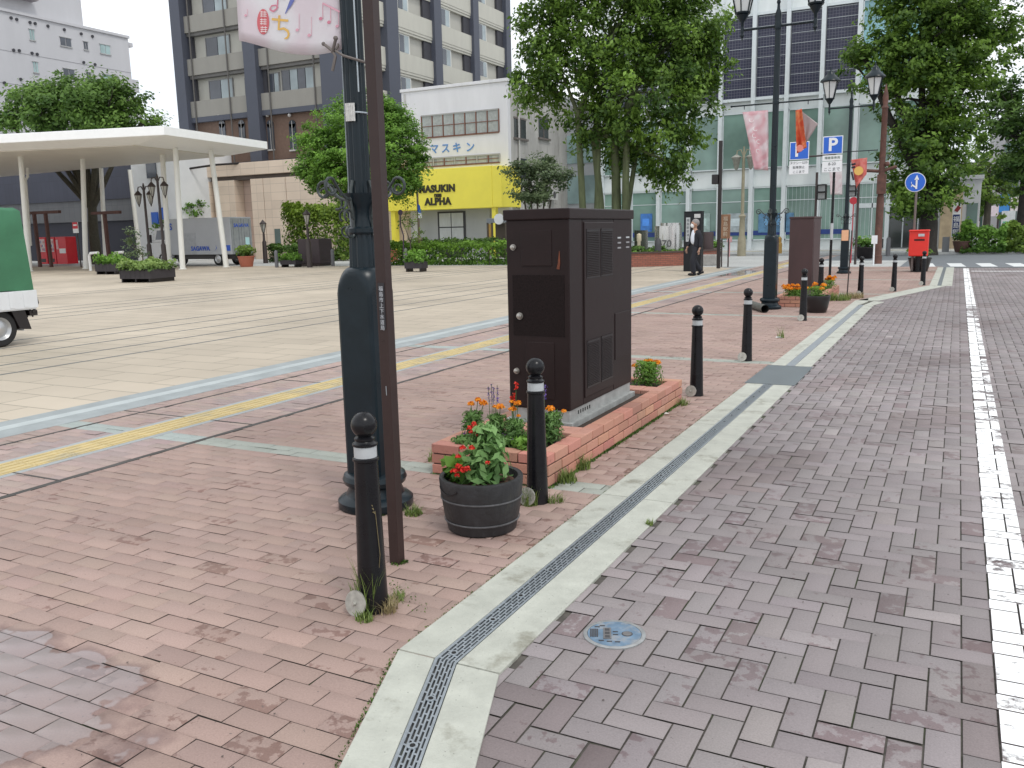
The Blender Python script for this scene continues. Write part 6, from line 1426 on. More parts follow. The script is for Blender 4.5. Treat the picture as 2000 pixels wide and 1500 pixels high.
m = MB(); m.box(-48.8,-30.4,YP+.25,YP+1.8,5.35,5.615); m.build('shadow_gap', M('gap_dark',(.12,.10,.09),.8), root)
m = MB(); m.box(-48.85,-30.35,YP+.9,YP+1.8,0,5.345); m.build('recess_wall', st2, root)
edge = [360,390,400,418,436,461,475,560]
for (a,b) in ((360,391),(401,412),(420,460),(492,516),(517,560),(561,640),(641,800)):
    x0,_ = OY(a,400,YP); x1,_ = OY(b,400,YP); m = MB(); m.box(x0,min(x1,-30.3),YP,YP+.88,0,5.345); m.build('pillar', st, root, bevel=.015)
x0,z1 = OY(536,447,YP); x1,_ = OY(547,447,YP); m = MB(); m.box(x0,x1,YP-.02,YP+.1,.6,z1); m.build('window', teal_d, root)
m = MB(); m.tube([OD(365,330,60),OD(420,322,60),OD(480,318,60),OD(560,312,60),OD(600,306,59)],.07,6); tag(m.build('cable', cab_dark),'thick black cable running along the top of the beige podium','cable')

# ---- white apartment block far left
XA = -78.55
root = thing('apartment_block','off white apartment block with small windows at the far left','building',(XA-6,55,0))
aw = M('offwhite_panel',(.56,.56,.585),.7,var=.05,scale=.5,streak=1,dirt=((.42,.42,.44),.8,.62,.5))
m = MB(); m.box(XA-12,XA,38,66.4,0,22.2); m.box(XA-12,XA+.15,37.9,66.5,22.2,22.45); m.box(XA-10,XA-.5,44,61.6,22.45,34); m.build('wall', aw, root)
m = MB(); m.box(XA-.5,XA+.5,50,56.3,23.7,24.0); m.box(XA-.2,XA+.9,53.0,54.6,24.0,25.0); m.build('canopy_slab', M('slab_grey',(.33,.30,.32),.7), root)
for k in range(7):
    z = 21.6-2.9*k
    m = MB(); m.box(XA-4,XA-.3,66.5,67.5 if k else 67.2,z-1.75 if k else z-.1,z-.5 if k else z+.3); m.build('balcony', aw, root)
    m = MB(); m.box(XA-.001,XA+.02,38,66.4,z-2.85,z-2.80); m.build('joint', M('joint_grey',(.36,.36,.38),.8), root)
def aptwin(pxa,pxb,pya,pyb,mt,k_):
    Y0,Z1 = OX(pxa,pya,XA); Y1,_ = OX(pxb,pya,XA); Z0 = OX(pxa,pyb,XA)[1]
    for q in range(k_):
        zo = 2.9*q; m = MB(); m.box(XA,XA+.05,Y0,(Y0+Y1)/2-.05,Z0-zo,Z1-zo,0); m.box(XA,XA+.05,(Y0+Y1)/2+.05,Y1,Z0-zo,Z1-zo,0); o = m.build('window', mt, root)
        f = MB(); f.box(XA+.01,XA+.09,Y0-.1,Y1+.1,Z0-zo-.1,Z0-zo); f.box(XA+.01,XA+.09,Y0-.1,Y1+.1,Z1-zo,Z1-zo+.06); f.build('frame', M('alu_grey',(.42,.42,.42),.5,.3), o)
aptwin(57,65,57,77,glass('pale_glass',(.30,.42,.42),.1),5); aptwin(117,137,72,88,gwin,5); aptwin(163,170,81,96,gwin,5); aptwin(195,213,86,103,glass('pale_glass',(.30,.42,.42),.1),5)
m = MB()
for (px_,py_) in ((21,35),(32,38),(58,44),(68,46),(93,51),(125,58),(158,66),(180,71),(26,98),(37,99),(62,104),(72,106),(163,122),(185,126),(40,155),(8,162)):
    Y_,Z_ = OX(px_,py_,XA); m.disc((XA+.06,Y_,Z_),(1,0,0),.14,.1,10)
m.build('vent', capm, root)
m = MB()
for px_,h_ in ((85,3.),(92,4.),(168,.8),(112,1.2)): Y_,_ = OX(px_,60,XA); m.tube([(XA-.6,Y_,22.4),(XA-.6,Y_,22.4+h_)],.05,6)
m.build('antenna', capm, root)

# ---- dark clad building, white shop and walls behind the canopy
root = thing('dark_hall','long dark grey clad building behind the white canopy','building',(-62,47,0))
m = MB(); m.box(-76,-49.5,44,58,2.9,4.45); m.build('middle_wall', vtile('grey_cladding',(.12,.125,.135),.6,4.0), root)
m = MB(); m.box(-76.05,-49.45,43.9,58,4.45,7.2); m.build('upper_wall', vtile('slate_cladding',(.045,.05,.075),.5,3.0), root)
m = MB(); m.box(-76,-49.6,44.15,57.9,0,2.89); m.build('lower_wall', M('navy_wall',(.018,.020,.035),.6,var=.1), root)
m = MB(); m.box(-76.1,-62,43.85,50,7.2,9.6); m.build('roof_screen', M('slate_screen',(.14,.15,.18),.6,streak=1,var=.15), root)
root = thing('white_shop','narrow white plastered building right of the dark hall','building',(-50,47,0))
m = MB(); m.box(-51.2,-46.6,42.5,50,0,8.4); m.build('wall', M('pure_white_wall',(.74,.76,.77),.7,var=.05,scale=1), root, bevel=.02)
m = MB(); m.box(-49.6,-48.7,42.4,42.52,5.6,6.9); m.box(-48.2,-47.2,42.4,42.52,1.8,2.5); m.build('window', gwin, root)
for (px_,py_) in ((317,417),(302,426)):
    x,z = OY(px_,py_,42.3); m = MB(); m.box(x-.3,x+.3,42.28,42.36,z-.4,z+.4); tag(m.build('wall_sign', blue_s),'blue sign %s on the white building behind the canopy'%('higher and right' if px_>310 else 'lower and left'),'sign')

# ---- white canopy
root = thing('canopy','large white flat roofed canopy on slender slanting columns over the plaza','canopy',(-44,30,0))
poly = [(-31.9,28.45),(-33.0,36.2),(-72,38.5),(-70,18.0)]
ctr = Vector((-50,31,0))
def inset(d): return [tuple((Vector((x,y,0))+(ctr-Vector((x,y,0))).normalized()*d).xy) for x,y in poly]
rs = [[(x,y,z) for x,y in inset(d)] for d,z in ((0.25,6.50),(0,6.47),(0,6.10),(.05,6.08),(2.2,5.84),(2.6,5.84))]
m = MB(); m.rings(rs); rf = m.build('roof', M('canopy_white',(.90,.91,.91),.4,var=.03), root)
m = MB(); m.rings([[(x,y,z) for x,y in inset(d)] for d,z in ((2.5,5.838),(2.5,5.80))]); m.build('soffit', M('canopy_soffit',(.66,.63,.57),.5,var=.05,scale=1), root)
for (pt_,pb) in (((161,300),(168,525)),((196,303),(207,517)),((250,303),(275,514)),((317,300),(331,523)),((343,300),(357,526)),((413,304),(442,522)),((40,305),(58,530))):
    bx_,by_ = P(*pb); D_ = Vector((bx_,by_,0)).dot(A1); tp = OD(pt_[0],pt_[1],D_+.2); tz = 5.86
    k = tz/max(.1,tp.z); tx_ = bx_+(tp.x-bx_)*k; ty_ = by_+(tp.y-by_)*k
    m = MB(); m.tube([(bx_,by_,0),(tx_,ty_,tz)],[.135,.125],16); m.lathe([(.2,0),(.2,.03),(.14,.04)],16,(bx_,by_,0)); m.build('column', M('canopy_column',(.74,.74,.70),.4,var=.03), root, smooth=40)
m = MB(); p_ = [OD(54,318,52),OD(54,345,52),OD(50,352,52),OD(60,480,52)]; m.tube(p_,.08,8); m.build('downpipe', M('canopy_column',(.74,.74,.70)), root)

# ---- trees on the left
D = 56.
tree('plaza_tree','broad spreading tree rising behind the white canopy',tuple(OD(190,500,D).xy),.34,3.6,[lobe(150,215,105,48,D),lobe(75,225,60,38,D),lobe(215,200,75,50,D),lobe(150,180,75,32,D),lobe(278,238,42,24,D),lobe(20,245,44,26,D),lobe(205,168,40,18,D),lobe(55,185,30,16,D),lobe(205,255,70,35,D),lobe(95,190,60,28,D)],
     leafmat('plaza_leaf',(.05,.11,.025),(.20,.34,.07),.35),M('plaza_bark',(.06,.055,.04),.9,var=.3,scale=8),leaf=.2,per_area=3.6,leaf_n=62,clump=.66,shell=.75)
D = 41.
tree('round_tree','round clipped bright green tree directly behind the nearest lamp post',tuple(OD(712,500,D).xy),.17,2.2,[lobe(705,290,112,88,D),lobe(640,310,62,62,D),lobe(775,290,60,75,D),lobe(715,235,70,58,D),lobe(680,345,80,45,D),lobe(765,345,60,42,D),lobe(610,330,36,36,D),lobe(745,225,35,35,D)],
     leafmat('clipped_leaf',(.06,.14,.022),(.27,.50,.08),.4),bark,leaf=.105,per_area=13,leaf_n=80,clump=.34,shell=.3)
D = 47.
tree('olive_tree','loose grey green tree in front of the stained side wall, above the dark cabinet',tuple(OD(1050,495,D).xy),.08,1.6,[lobe(1050,355,55,42,D),lobe(1015,340,32,30,D),lobe(1090,345,34,30,D),lobe(1055,325,38,25,D),lobe(1040,385,45,20,D)],G_GREY,bark_grey,leaf=.13,per_area=9,leaf_n=42,clump=.4,shell=.7,
     trunks=[(tuple(OD(1050+k*5,495,D)),tuple(OD(1050+k*13,390,D)),.06) for k in (-2,-1,0,1,2)])
D = 41.
tree('young_tree','thin young tree with sparse light leaves left of the clipped hedge',tuple(OD(803,505,D).xy),.035,1.2,[lobe(803,440,20,45,D),lobe(800,400,15,25,D),lobe(812,465,18,22,D)],G_LIGHT,bark_grey,leaf=.09,per_area=12,leaf_n=16,clump=.28,shell=.9)
x,y = OD(783,515,41).xy; m = MB(); p_ = [OD(788,512,41),OD(788,460,41),OD(782,440,41),OD(782,415,41)]; m.tube(p_,.03,6); m.disc(p_[-1],(0,-1,0),.13,.02,16); tag(m.build('bent_post',[M('dark_purple_post',(.05,.03,.06),.5)]),'bent dark post with a small round disc by the young tree','post')
D = 46
x0,_ = OY(572,500,41.5); x1,_ = OY(692,500,41.5)
hedge('ivy_hedge','tall bright green leafy bush filling the space behind the dark cube planter',x0,x1,40.6,42.2,.1,3.1,leafmat('ivy_leaf',(.05,.11,.015),(.26,.38,.05),.3),9000,.16,cat='bush')
x0,_ = OY(503,500,37.5); x1,_ = OY(572,500,37.5)
hedge('low_hedge','low dark hedge left of the cube planter in front of the beige podium',x0-.3,x1,38.6,39.4,.05,.95,G_DARK,3500,.12)
# right hedges
h0 = P(797,517); h1 = P(988,517)
hedge('clipped_hedge','long clipped hedge along the plaza in front of the yellow shop',-24.6,-15.5,34.8,36.0,0,1.0,leafmat('hedge_leaf',(.05,.12,.015),(.22,.40,.05),.3),11000,.10)
hedge('clipped_hedge','second lower hedge row just behind the long clipped hedge',-25.0,-15.5,37.4,38.4,0,1.12,G_DARK,5000,.12)

# ---- canvas covered pickup truck at the left edge
TX = -12.35; YR = OX(70,590,TX)[0]; TY = 0.; XR = 0.
def tz(py,px_=60): return OX(px_,py,TX)[1]
root = thing('pickup_truck','small white pickup truck with a green canvas cover cut off by the left edge','truck',(0,0,0))
gc = M('green_canvas',(.045,.165,.085),.75,var=.14,scale=2.5,bump=.25,bscale=12)
Ln = 1.95; Wd = 1.36
m = MB()
zt_ = tz(405,45); zb_ = tz(566); rs = []
for (z,ix) in ((zb_,0),(zb_+.45,.01),(zt_-.35,.04),(zt_-.05,.06),(zt_,.13)):
    ring = []
    a,b,c,d = XR-Ln+ix,XR-ix*.9-.01,TY+ix*.8,TY+Wd-ix*.8; n_ = 14
    for i in range(n_): ring.append((a+(b-a)*i/n_, c+.012*math.sin(i*1.9+z*3), z+.012*math.sin(i*1.3)))
    for i in range(8): ring.append((b+.012*math.sin(i*2.3+z*4), c+(d-c)*i/8, z))
    for i in range(n_): ring.append((b+(a-b)*i/n_, d, z))
    for i in range(8): ring.append((a, d+(c-d)*i/8, z))
    rs.append(ring)
m.rings(rs,cap=True); cv = m.build('canvas', gc, root, smooth=60)
m = MB(); za_,zc_ = tz(640),tz(598)
m.box(XR-Ln-.05,XR+.02,TY-.015,TY+.02,zb_-.27,zb_-.005); m.box(XR-Ln-.05,XR+.02,TY+Wd-.02,TY+Wd+.015,zb_-.27,zb_-.005); m.box(XR+.0,XR+.035,TY,TY+Wd,zb_-.27,zb_-.005); m.box(XR-Ln,XR,TY,TY+Wd,zb_-.29,zb_-.25)
for k in range(9): m.box(XR-.2-k*.22,XR-.12-k*.22,TY-.02,TY-.014,zb_-.25,zb_-.02)
m.build('truck_bed', M('truck_white',(.68,.70,.72),.35,var=.04,dirt=((.4,.4,.38),6,.6,.4)), root, bevel=.006)
m = MB(); m.box(XR-Ln,XR+.02,TY+.25,TY+.40,.38,zb_-.29); m.box(XR-Ln,XR+.02,TY+Wd-.4,TY+Wd-.25,.38,zb_-.29); m.box(XR-.1,XR+.03,TY+.03,TY+Wd-.03,.42,.50)
m.prism([(0,0)],0,0) if 0 else None
m.add([(XR-.42,TY+.02,.62),(XR-.2,TY+.02,.62),(XR-.1,TY+.02,.22),(XR-.28,TY+.02,.24),(XR-.42,TY+.16,.62),(XR-.2,TY+.16,.62),(XR-.1,TY+.16,.22),(XR-.28,TY+.16,.24)],[(0,1,2,3),(7,6,5,4),(0,4,5,1),(1,5,6,2),(2,6,7,3),(3,7,4,0)])
m.tube([(XR+.03,TY+.03,zb_-.1),(XR+.05,TY+.03,zb_-.2),(XR-.05,TY+.03,zb_-.34)],.02,6); m.tube([(XR-.1,TY+.05,.62),(XR-.04,TY+.05,.4)],.015,6)
m.build('chassis', cab_dark, root, bevel=.005)
wx = XR-(YR-OX(6,650,TX)[0]); tyre = M('tyre_rubber',(.015,.015,.016),.8,var=.2); rim = M('rim_silver',(.50,.51,.52),.35,.6,var=.1)
def wheel(root,x,y0,r,w=.16,sgn=-1):
    prof = [(r*.62,0),(r*.9,0),(r,.03),(r,w-.03),(r*.9,w),(r*.62,w)]
    rs = [[(x+q*math.cos(2*PI*i/28), y0+yy, r+q*math.sin(2*PI*i/28)) for i in range(28)] for q,yy in prof]
    m = MB(); m.rings(rs,cap=False); t_ = m.build('wheel', tyre, root, smooth=40)
    prof = [(r*.64,.0),(r*.6,.01),(r*.5,.05),(r*.3,.03),(r*.15,.02),(.01,.015)]
    rs = [[(x+q*math.cos(2*PI*i/24), y0+yy, r+q*math.sin(2*PI*i/24)) for i in range(24)] for q,yy in prof]
    m = MB(); m.rings(rs,cap=False); m.build('rim', rim, t_, smooth=30)
wheel(root,wx,TY+.05,.27); wheel(root,wx,TY+Wd-.2,.27)
m = MB(); 
rs = [[(wx+.35*math.cos(a),TY+yy,.30+.35*math.sin(a)) for a in [PI*i/12 for i in range(-1,14)]] for yy in (.02,.24)]
m.rings(rs,cap=False,closed=False); m.build('mudguard', M('truck_white',(.68,.70,.72)), root, smooth=40)
m = MB(); m.box(XR-Ln-1.35,XR-Ln-.1,TY,TY+Wd,.35,1.15); m.add([(XR-Ln-1.35,TY,1.15),(XR-Ln-.1,TY,1.15),(XR-Ln-.1,TY+Wd,1.15),(XR-Ln-1.35,TY+Wd,1.15),(XR-Ln-.9,TY+.1,1.75),(XR-Ln-.12,TY+.1,1.78),(XR-Ln-.12,TY+Wd-.1,1.78),(XR-Ln-.9,TY+Wd-.1,1.75)],[(0,1,5,4),(1,2,6,5),(2,3,7,6),(3,0,4,7),(4,5,6,7)]); m.build('cab', M('truck_white',(.68,.70,.72)), root, bevel=.03)
wheel(root,XR-Ln-1.0,TY+.05,.27); wheel(root,XR-Ln-1.0,TY+Wd-.2,.27)
root.location = (TX,YR,0); root.rotation_euler = (0,0,PI/2)
# ---- delivery truck
YD = 34.9; xb0,ztd = OY(356,427,YD); xb1,_ = OY(454,421,YD); zbd = OY(454,497,YD)[1]
root = thing('delivery_truck','silver grey box truck with blue lettering parked behind the canopy columns','truck',((xb0+xb1)/2-1,YD+1,0))
cg = M('box_silver',(.42,.44,.47),.45,.2,var=.05,scale=1); blu = M('lettering_blue',(.03,.10,.50),.5)
xb1 -= .25; xb0 = xb1-4.6
m = MB(); m.box(xb0,xb1,YD,YD+1.6,zbd,ztd); bxo = m.build('cargo_box', cg, root, bevel=.03)
m = MB(); m.box(xb1+.0,xb1+.03,YD+.05,YD+.78,zbd+.05,ztd-.05); m.box(xb1,xb1+.03,YD+.82,YD+1.55,zbd+.05,ztd-.05)
for y_ in (.2,.6,1.0,1.4): m.tube([(xb1+.05,YD+y_,zbd+.1),(xb1+.05,YD+y_,ztd-.1)],.018,6)
m.build('rear_door', M('box_silver_rear',(.30,.32,.33),.5,.2), root, bevel=.01)
m = MB(); m.box(xb0+.9,xb0+2.0,YD-.01,YD+.0,zbd+.02,zbd+1.2); m.build('side_door', M('box_silver_side',(.38,.40,.43),.5), root)
x,z = OY(404,485,YD-.02); text('SAGAWA',.33,blu,'lettering',bxo,frame((xb1-2.3,YD-.02,zbd+.33),(1,0,0),(0,0,1)),bold=.012,ext=.003)
m = MB(); m.box(xb1-.62,xb1-.08,YD-.012,YD-.003,zbd+.2,zbd+.5); m.add([(xb1-1.25,YD-.012,zbd+.2),(xb1-1.05,YD-.012,zbd+.35),(xb1-1.15,YD-.012,zbd+.52),(xb1-1.1,YD-.012,zbd+.35)],[(0,1,2,3)]); m.build('printing', blu, bxo)
text('SAGAWA',.26,blu,'lettering',bxo,frame((xb1+.035,YD+.8,ztd-.45),(0,1,0),(0,0,1)),bold=.008,ext=.003)
text('S',.5,blu,'lettering',bxo,frame((xb0+.15,YD-.02,ztd-.45),(1,0,0),(0,0,1)),bold=.012,ext=.003)
m = MB(); m.box(xb1+.032,xb1+.036,YD+1.0,YD+1.35,zbd+.5,zbd+.9); m.build('sticker', M('pale_cyan',(.45,.70,.72),.5), bxo)
m = MB(); m.box(xb0-.3,xb1-.1,YD+.3,YD+1.3,.35,zbd-.01); m.box(xb1-.1,xb1+.1,YD+.1,YD+1.55,.32,.5); m.build('chassis', cab_dark, root)
wheel(root,xb1-1.1,YD+.05,.36,.2); wheel(root,xb1-1.1,YD+1.38,.36,.2); wheel(root,xb0-.75,YD+.05,.36,.2); wheel(root,xb0-.75,YD+1.38,.36,.2)
m = MB(); m.box(xb0-1.5,xb0-.1,YD+.05,YD+1.55,.45,1.35); m.add([(xb0-1.5,YD+.05,1.35),(xb0-.1,YD+.05,1.35),(xb0-.1,YD+1.55,1.35),(xb0-1.5,YD+1.55,1.35),(xb0-1.25,YD+.12,2.1),(xb0-.12,YD+.12,2.15),(xb0-.12,YD+1.48,2.15),(xb0-1.25,YD+1.48,2.1)],[(0,1,5,4),(1,2,6,5),(2,3,7,6),(3,0,4,7),(4,5,6,7)]); m.build('cab', M('truck_white',(.68,.70,.72)), root, bevel=.04)
m = MB(); m.add([(xb0-1.25,YD+.055,1.40),(xb0-.35,YD+.055,1.40),(xb0-.4,YD+.10,1.98),(xb0-1.1,YD+.10,1.98)],[(0,1,2,3)]); m.build('window', gwin, root)
m = MB(); m.box(xb0-1.55,xb0-1.48,YD-.1,YD+.03,1.3,1.75); m.build('mirror', cab_dark, root)

# ---- vending machines
for k,(a,b,c_) in enumerate(((70,89,0),(90,106,1),(107,128,2))):
    Yv = 36.0; x0,z1 = OY(a,467-(a==0),Yv); x1,_ = OY(b,467,Yv); zf = 0
    root = thing('vending_machine',['red vending machine at the left of three in a row','red vending machine in the middle of three in a row','red vending machine at the right of the row with a large pale notice'][k],'vending machine',((x0+x1)/2,Yv,0),'red vending machines by the dark hall')
    vr = M('vending_red',(.65,.015,.03),.35,var=.06); m = MB(); m.box(x0,x1-.03,Yv,Yv+.75,.08,1.78); m.build('cabinet', vr, root, bevel=.02)
    m = MB()
    if k < 2:
        m.box(x0+.06,x1-.12,Yv-.02,Yv+.002,.85,1.65); o = m.build('display', M('display_pale',(.62,.50,.50),.3,var=.3,scale=12), root)
        w = MB()
        for j in range(3):
            for i in range(6): w.box(x0+.09+i*(x1-x0-.22)/6,x0+.09+i*(x1-x0-.22)/6+.045,Yv-.035,Yv-.015,.92+.24*j,1.07+.24*j,(i+j)%3)
        w.build('drink_sample',[M('can_white',(.7,.7,.7),.3),M('can_red',(.6,.05,.05),.3),M('can_blue',(.08,.15,.45),.3)],o)
        m = MB(); m.box(x0+.1,x1-.2,Yv-.015,Yv+.001,.2,.42); m.build('hatch', cab_dark, root)
    else:
        m.box(x0+.35,x1-.1,Yv-.02,Yv+.002,.75,1.05); m.build('notice', whit, root); m = MB(); m.box(x0+.1,x0+.28,Yv-.02,Yv+.002,1.0,1.6); m.build('logo', M('logo_pale',(.70,.45,.47),.5), root)
# ---- pergola frames, sign, lights behind the canopy
for (pxs,pt_,pxe,lb) in (((78,100),418,60,'rust red timber frame with two posts in front of the vending machines'),((214,),418,205,'rust red timber post and beam behind the leaning canopy columns')):
    Yf = 33.5; xs = [OY(p_,515,Yf)[0] for p_ in pxs]; zt_ = OY(pxs[0],pt_,Yf)[1]
    root = thing('timber_frame',lb,'frame',(xs[0],Yf,0),'rust red frames by the plaza edge'); rt2 = M('rust_red_wood',(.095,.042,.036),.7,var=.2)
    for x_ in xs: m = MB(); m.box(x_-.08,x_+.08,Yf-.08,Yf+.08,0,zt_); m.build('post', rt2, root)
    m = MB(); m.box(min(xs)-1.0,max(xs)+1.3,Yf-.09,Yf+.09,zt_,zt_+.16); m.build('beam', rt2, root)
x,zt_ = OY(148,434,33.); m = MB(); root = thing('no_entry_sign','red and white rectangular sign on a thin post left of the first slanting column','sign',(x,33.,0))
m.tube([(x+.05,33,0),(x,33,zt_)],.035,8); m.build('pole', iron, root)
m = MB(); m.box(x-.22,x+.22,32.93,32.97,zt_-.6,zt_+.0,1); m.box(x-.22,x+.22,32.925,32.93,zt_-.36,zt_,0); m.box(x-.15,x+.15,32.92,32.926,zt_-.2,zt_-.12,1); m.build('board',[M('sign_red',(.6,.03,.05),.5),whit],root)
def hang_lamp(px_,pyt,pyb,D_,lb,both=True,arm=.45):
    b_ = OD(px_,pyb,D_); x,y = b_.x,b_.y; zt_ = OD(px_,pyt,D_).z
    root = thing('hanging_lantern_post',lb,'lamp post',(x,y,0),'brown lantern posts behind the canopy')
    m = MB(); m.lathe([(.14,0),(.12,1.2),(.07,1.3),(.06,zt_),(.02,zt_+.15)],12,(x,y,0)); m.build('pole', M('brown_iron',(.045,.032,.030)), root, smooth=35)
    for s_ in (-1,1) if both else (0,):
        dx = s_*arm
        m = MB()
        if s_: m.tube([(x,y,zt_-.3),(x+dx*.4,y,zt_-.02),(x+dx*.9,y,zt_-.05),(x+dx,y,zt_-.2)],.028,7)
        lt = m.build('arm', M('brown_iron',(.045,.032,.030)), root, smooth=40) if s_ else root
        m = MB(); zz = zt_-.2 if s_ else zt_+.75; m.lathe([(.01,zz),(.06,zz-.06),(.2,zz-.22),(.19,zz-.26),(.17,zz-.26)],12,(x+dx,y,0)); m.lathe([(.05,zz-.72),(.02,zz-.86)],12,(x+dx,y,0))
        for q in range(6): a_ = q*PI/3; m.tube([(x+dx+.175*math.cos(a_),y+.175*math.sin(a_),zz-.26),(x+dx+.06*math.cos(a_),y+.06*math.sin(a_),zz-.72)],.012,5)
        hd_ = m.build('lantern', M('brown_iron',(.045,.032,.030)), root, smooth=35)
        m = MB(); m.lathe([(.155,zz-.27),(.05,zz-.71)],6,(x+dx,y,0)); m.build('glass', M('lantern_glass',(.42,.42,.38),.3), hd_)
hang_lamp(294,363,512,46,'twin lantern post between the slanting canopy columns, the shorter of the two')
hang_lamp(322,345,512,44,'taller twin lantern post partly hidden by the right canopy columns')
hang_lamp(518,455,500,50,'small single black lantern before the beige podium, left of the low hedge',False)
hang_lamp(605,440,520,42,'single black lantern rising before the dark cube planter',False)
x,y = OD(617,515,44).xy; m = MB(); m.box(x-.68,x+.68,y-.5,y+.5,.12,1.35); q = thing('cube_planter','dark brown cube planter in front of the bright bush','planter',(x,y,0)); m.build('box', M('cube_brown',(.05,.035,.04),.6,var=.15), q, bevel=.03); m = MB(); m.box(x-.6,x+.6,y-.45,y+.45,0,.12); m.build('base', iron, q)
for (px_,D_,lb) in ((650,43,'grey bollard right of the dark cube planter'),(540,43,'small dark bollard left of the low wooden trough'),(793,41,'grey bollard beside the bent post')):
    b_ = OD(px_,510,D_); m = MB(); m.lathe([(.09,0),(.09,.75),(.07,.8),(.02,.84)],14,(b_.x,b_.y,0)); tag(m.build('plain_bollard', M('bollard_grey',(.13,.13,.14)), smooth=35),lb,'bollard','plain bollards behind the plaza')
# ---- planters on the plaza
def trough(px0_,px1_,pyb,h,lb,plant,ph,nn,depth=.7,group='dark planter troughs on the plaza',col=None,leg=True):
    a = P(px0_,pyb); b = P(px1_,pyb); w = (Vector(b)-Vector(a)).length; cx_,cy_ = (a[0]+b[0])/2,(a[1]+b[1])/2+depth/2
    an = math.atan2(b[1]-a[1],b[0]-a[0]); root = thing('planter_trough',lb,'planter',(cx_,cy_,0),group); T = Matrix.Translation((cx_,cy_,0))@Matrix.Rotation(an,4,'Z')
    m = MB(); m.T = T; z0 = .13 if leg else 0; m.box(-w/2,w/2,-depth/2,depth/2,z0,h)
    for k in range(int(w/.22)): m.box(-w/2+.02+k*.22,-w/2+.05+k*.22,-depth/2-.006,-depth/2,z0+.02,h-.02)
    m.build('trough', col or M('trough_dark',(.035,.030,.034),.7,var=.2,scale=6), root, bevel=.01)
    if leg:
        n_ = max(2,int(w/.35))
        for k in range(n_): m = MB(); m.T = T; xx = -w/2+.08+(w-.16)*k/(n_-1); m.box(xx-.03,xx+.03,-depth/2+.02,depth/2-.02,0,z0); m.build('foot', cab_dark, root)
    c_ = rng.random((nn,3))-.5; c_[:,2] = rng.random(nn)
    bump_ = .75+.35*np.sin(c_[:,0]*w*5.5)*np.cos(c_[:,1]*6)
    L_ = np.stack([c_[:,0]*w*1.08,c_[:,1]*depth*1.15,h-.04+c_[:,2]*ph*bump_],1); ca,sa = math.cos(an),math.sin(an)
    W2 = np.stack([L_[:,0]*ca-L_[:,1]*sa,L_[:,0]*sa+L_[:,1]*ca,L_[:,2]],1)
    leaves('foliage',W2,np.stack([c_[:,0],c_[:,1],np.full(nn,.6)],1),.11,plant,None,tone=np.clip(.2+.7*c_[:,2],0,1)).parent = root  # leaf colour lightens towards the top of the planting
    return root
LG = leafmat('trough_leaf',(.06,.13,.03),(.30,.42,.12),.3)
trough(232,292,552,.46,'large dark trough full of pale green plants standing out on the plaza',LG,.42,1500,1.25)
trough(186,226,536,.48,'smaller dark trough with dark green plants left of the large one',G_ROUND,.5,700,.8)
trough(790,823,531,.40,'small dark trough with a bushy plant before the clipped hedge',G_ROUND,.5,500,.5)
trough(548,578,522,.35,'small trough with red plants left of the dark cube planter',G_ROUND,.4,300,.5)
x,y = P(262,545); y += .5
tree('olive_sapling','thin feathery olive sapling rising from the large plaza trough',(x,y),.03,1.0,[lobe(255,470,20,22,32.5),lobe(265,490,22,20,32.5),lobe(250,455,12,12,32.5)],G_GREY,bark_grey,leaf=.07,per_area=22,leaf_n=22,clump=.16,shell=.9)
terp = M('terracotta_pot',(.40,.13,.08),.7,var=.1)
x,y = P(482,521); simplepot('terracotta_pot','terracotta pot with a bushy plant at the rear of the delivery truck',x,y,0,.42,.55,terp,G_LIGHT,500,.6)
x,y = P(765,512); simplepot('terracotta_pot','terracotta pot with a green plant right of the brown pole by the yellow post',x,y,0,.45,.65,terp,G_ROUND,400,.5)
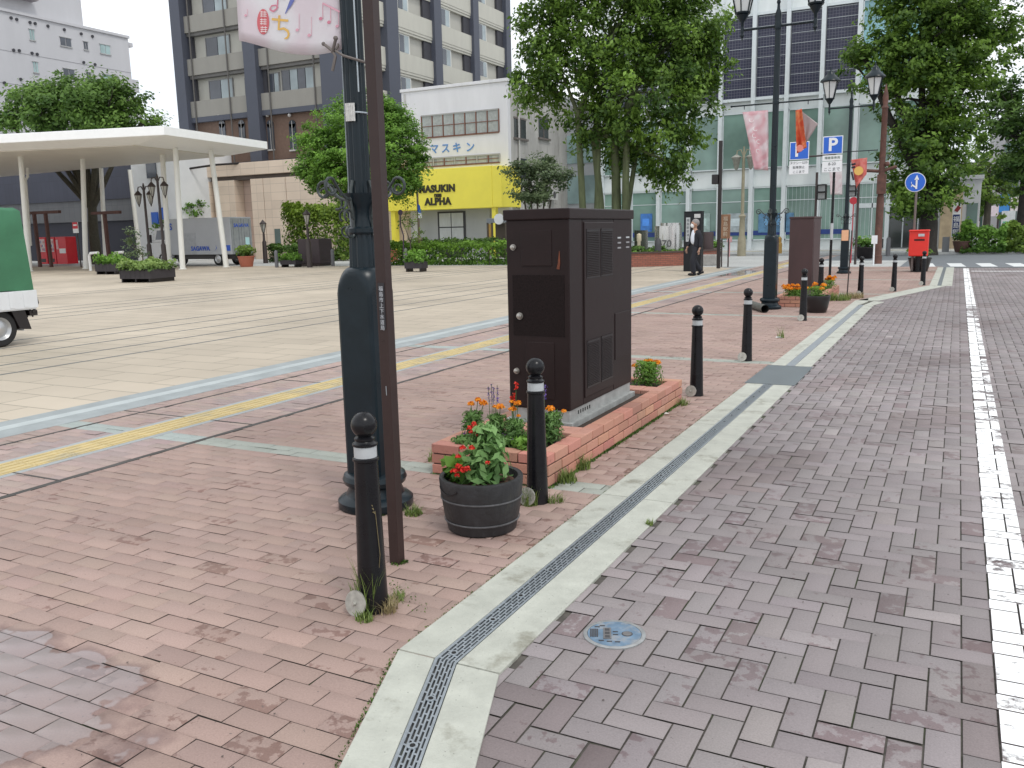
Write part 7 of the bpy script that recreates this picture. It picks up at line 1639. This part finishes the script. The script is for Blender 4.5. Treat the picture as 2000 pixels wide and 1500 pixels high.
# telephone booth by the hedge
x0,z1 = OY(950,425,41.); x1,_ = OY(990,425,41.); root = thing('booth','small booth with a rounded pale roof sign behind the hedge, left of the cabinet','booth',((x0+x1)/2,41,0))
m = MB(); m.box(x0,x1,41,42.,z1-.28,z1-.05); m.build('roof', M('booth_grey',(.22,.24,.27),.5), root)
m = MB()
for xx in (x0+.03,x0+.3,x1-.1): m.box(xx-.04,xx+.04,41.02,41.1,0,z1-.28)
m.box(x0+.1,x1-.1,41.8,41.85,.1,z1-.3); m.build('frame', M('booth_frame',(.10,.08,.06),.6), root)
m = MB(); m.box(x0+.12,x0+.26,41.0,41.05,.3,z1-.35); m.build('ochre_panel', M('ochre_paint',(.40,.24,.06)), root)
m = MB(); xc = x0+.62*(x1-x0); m.tube([(xc,40.95,z1-.1),(xc,41.02,z1-.1)],.28,24); m.build('roof_sign', whit, root)
# parked scooters' pale hoops, street lamp with a flag by the shop
for (px_,lb) in ((176,'pale bent steel hoop left of the smaller trough'),(224,'pale bent steel hoop right of the smaller trough')):
    p0 = OD(px_,515,44); x,y = p0.x,p0.y; m = MB(); m.tube([(x,y,0),(x,y,.75),(x+.12,y,.88),(x+.7,y,.9)],.07,8); tag(m.build('bike_hoop', white_paint, smooth=50),lb,'hoop','white hoops on the plaza edge')
b_ = OD(820,500,43.5); zt_ = OD(812,370,43.5).z; root = thing('tan_post','tan lamp column in front of the yellow shop with a small blue and white flag','post',(b_.x,b_.y,0))
m = MB(); m.lathe([(.14,0),(.12,1.1),(.18,1.2),(.06,1.35),(.05,zt_)],12,(b_.x,b_.y,0)); m.build('pole', M('tan_brown',(.16,.12,.09),.6), root, smooth=35)
m = MB(); z_ = OD(820,402,43.5).z; m.add([(b_.x+.02,b_.y-.06,z_+.1),(b_.x+.16,b_.y-.06,z_+.02),(b_.x+.26,b_.y-.06,z_-.55),(b_.x+.04,b_.y-.06,z_-.55)],[(0,1,2,3)]); m.add([(b_.x+.04,b_.y-.065,z_-.35),(b_.x+.23,b_.y-.065,z_-.35),(b_.x+.26,b_.y-.065,z_-.6),(b_.x+.04,b_.y-.065,z_-.6)],[(0,1,2,3)],1); m.build('flag',[blue_s,whit],root)
# wires crossing the gap under the canopy
D = 60
tree('street_shrub_tree','small leafy tree behind the delivery truck',tuple(OD(372,480,D).xy),.08,1.6,[lobe(375,408,26,16,D),lobe(345,430,22,20,D),lobe(315,440,14,18,D)],G_ROUND,bark,leaf=.16,per_area=8,leaf_n=40,clump=.35)
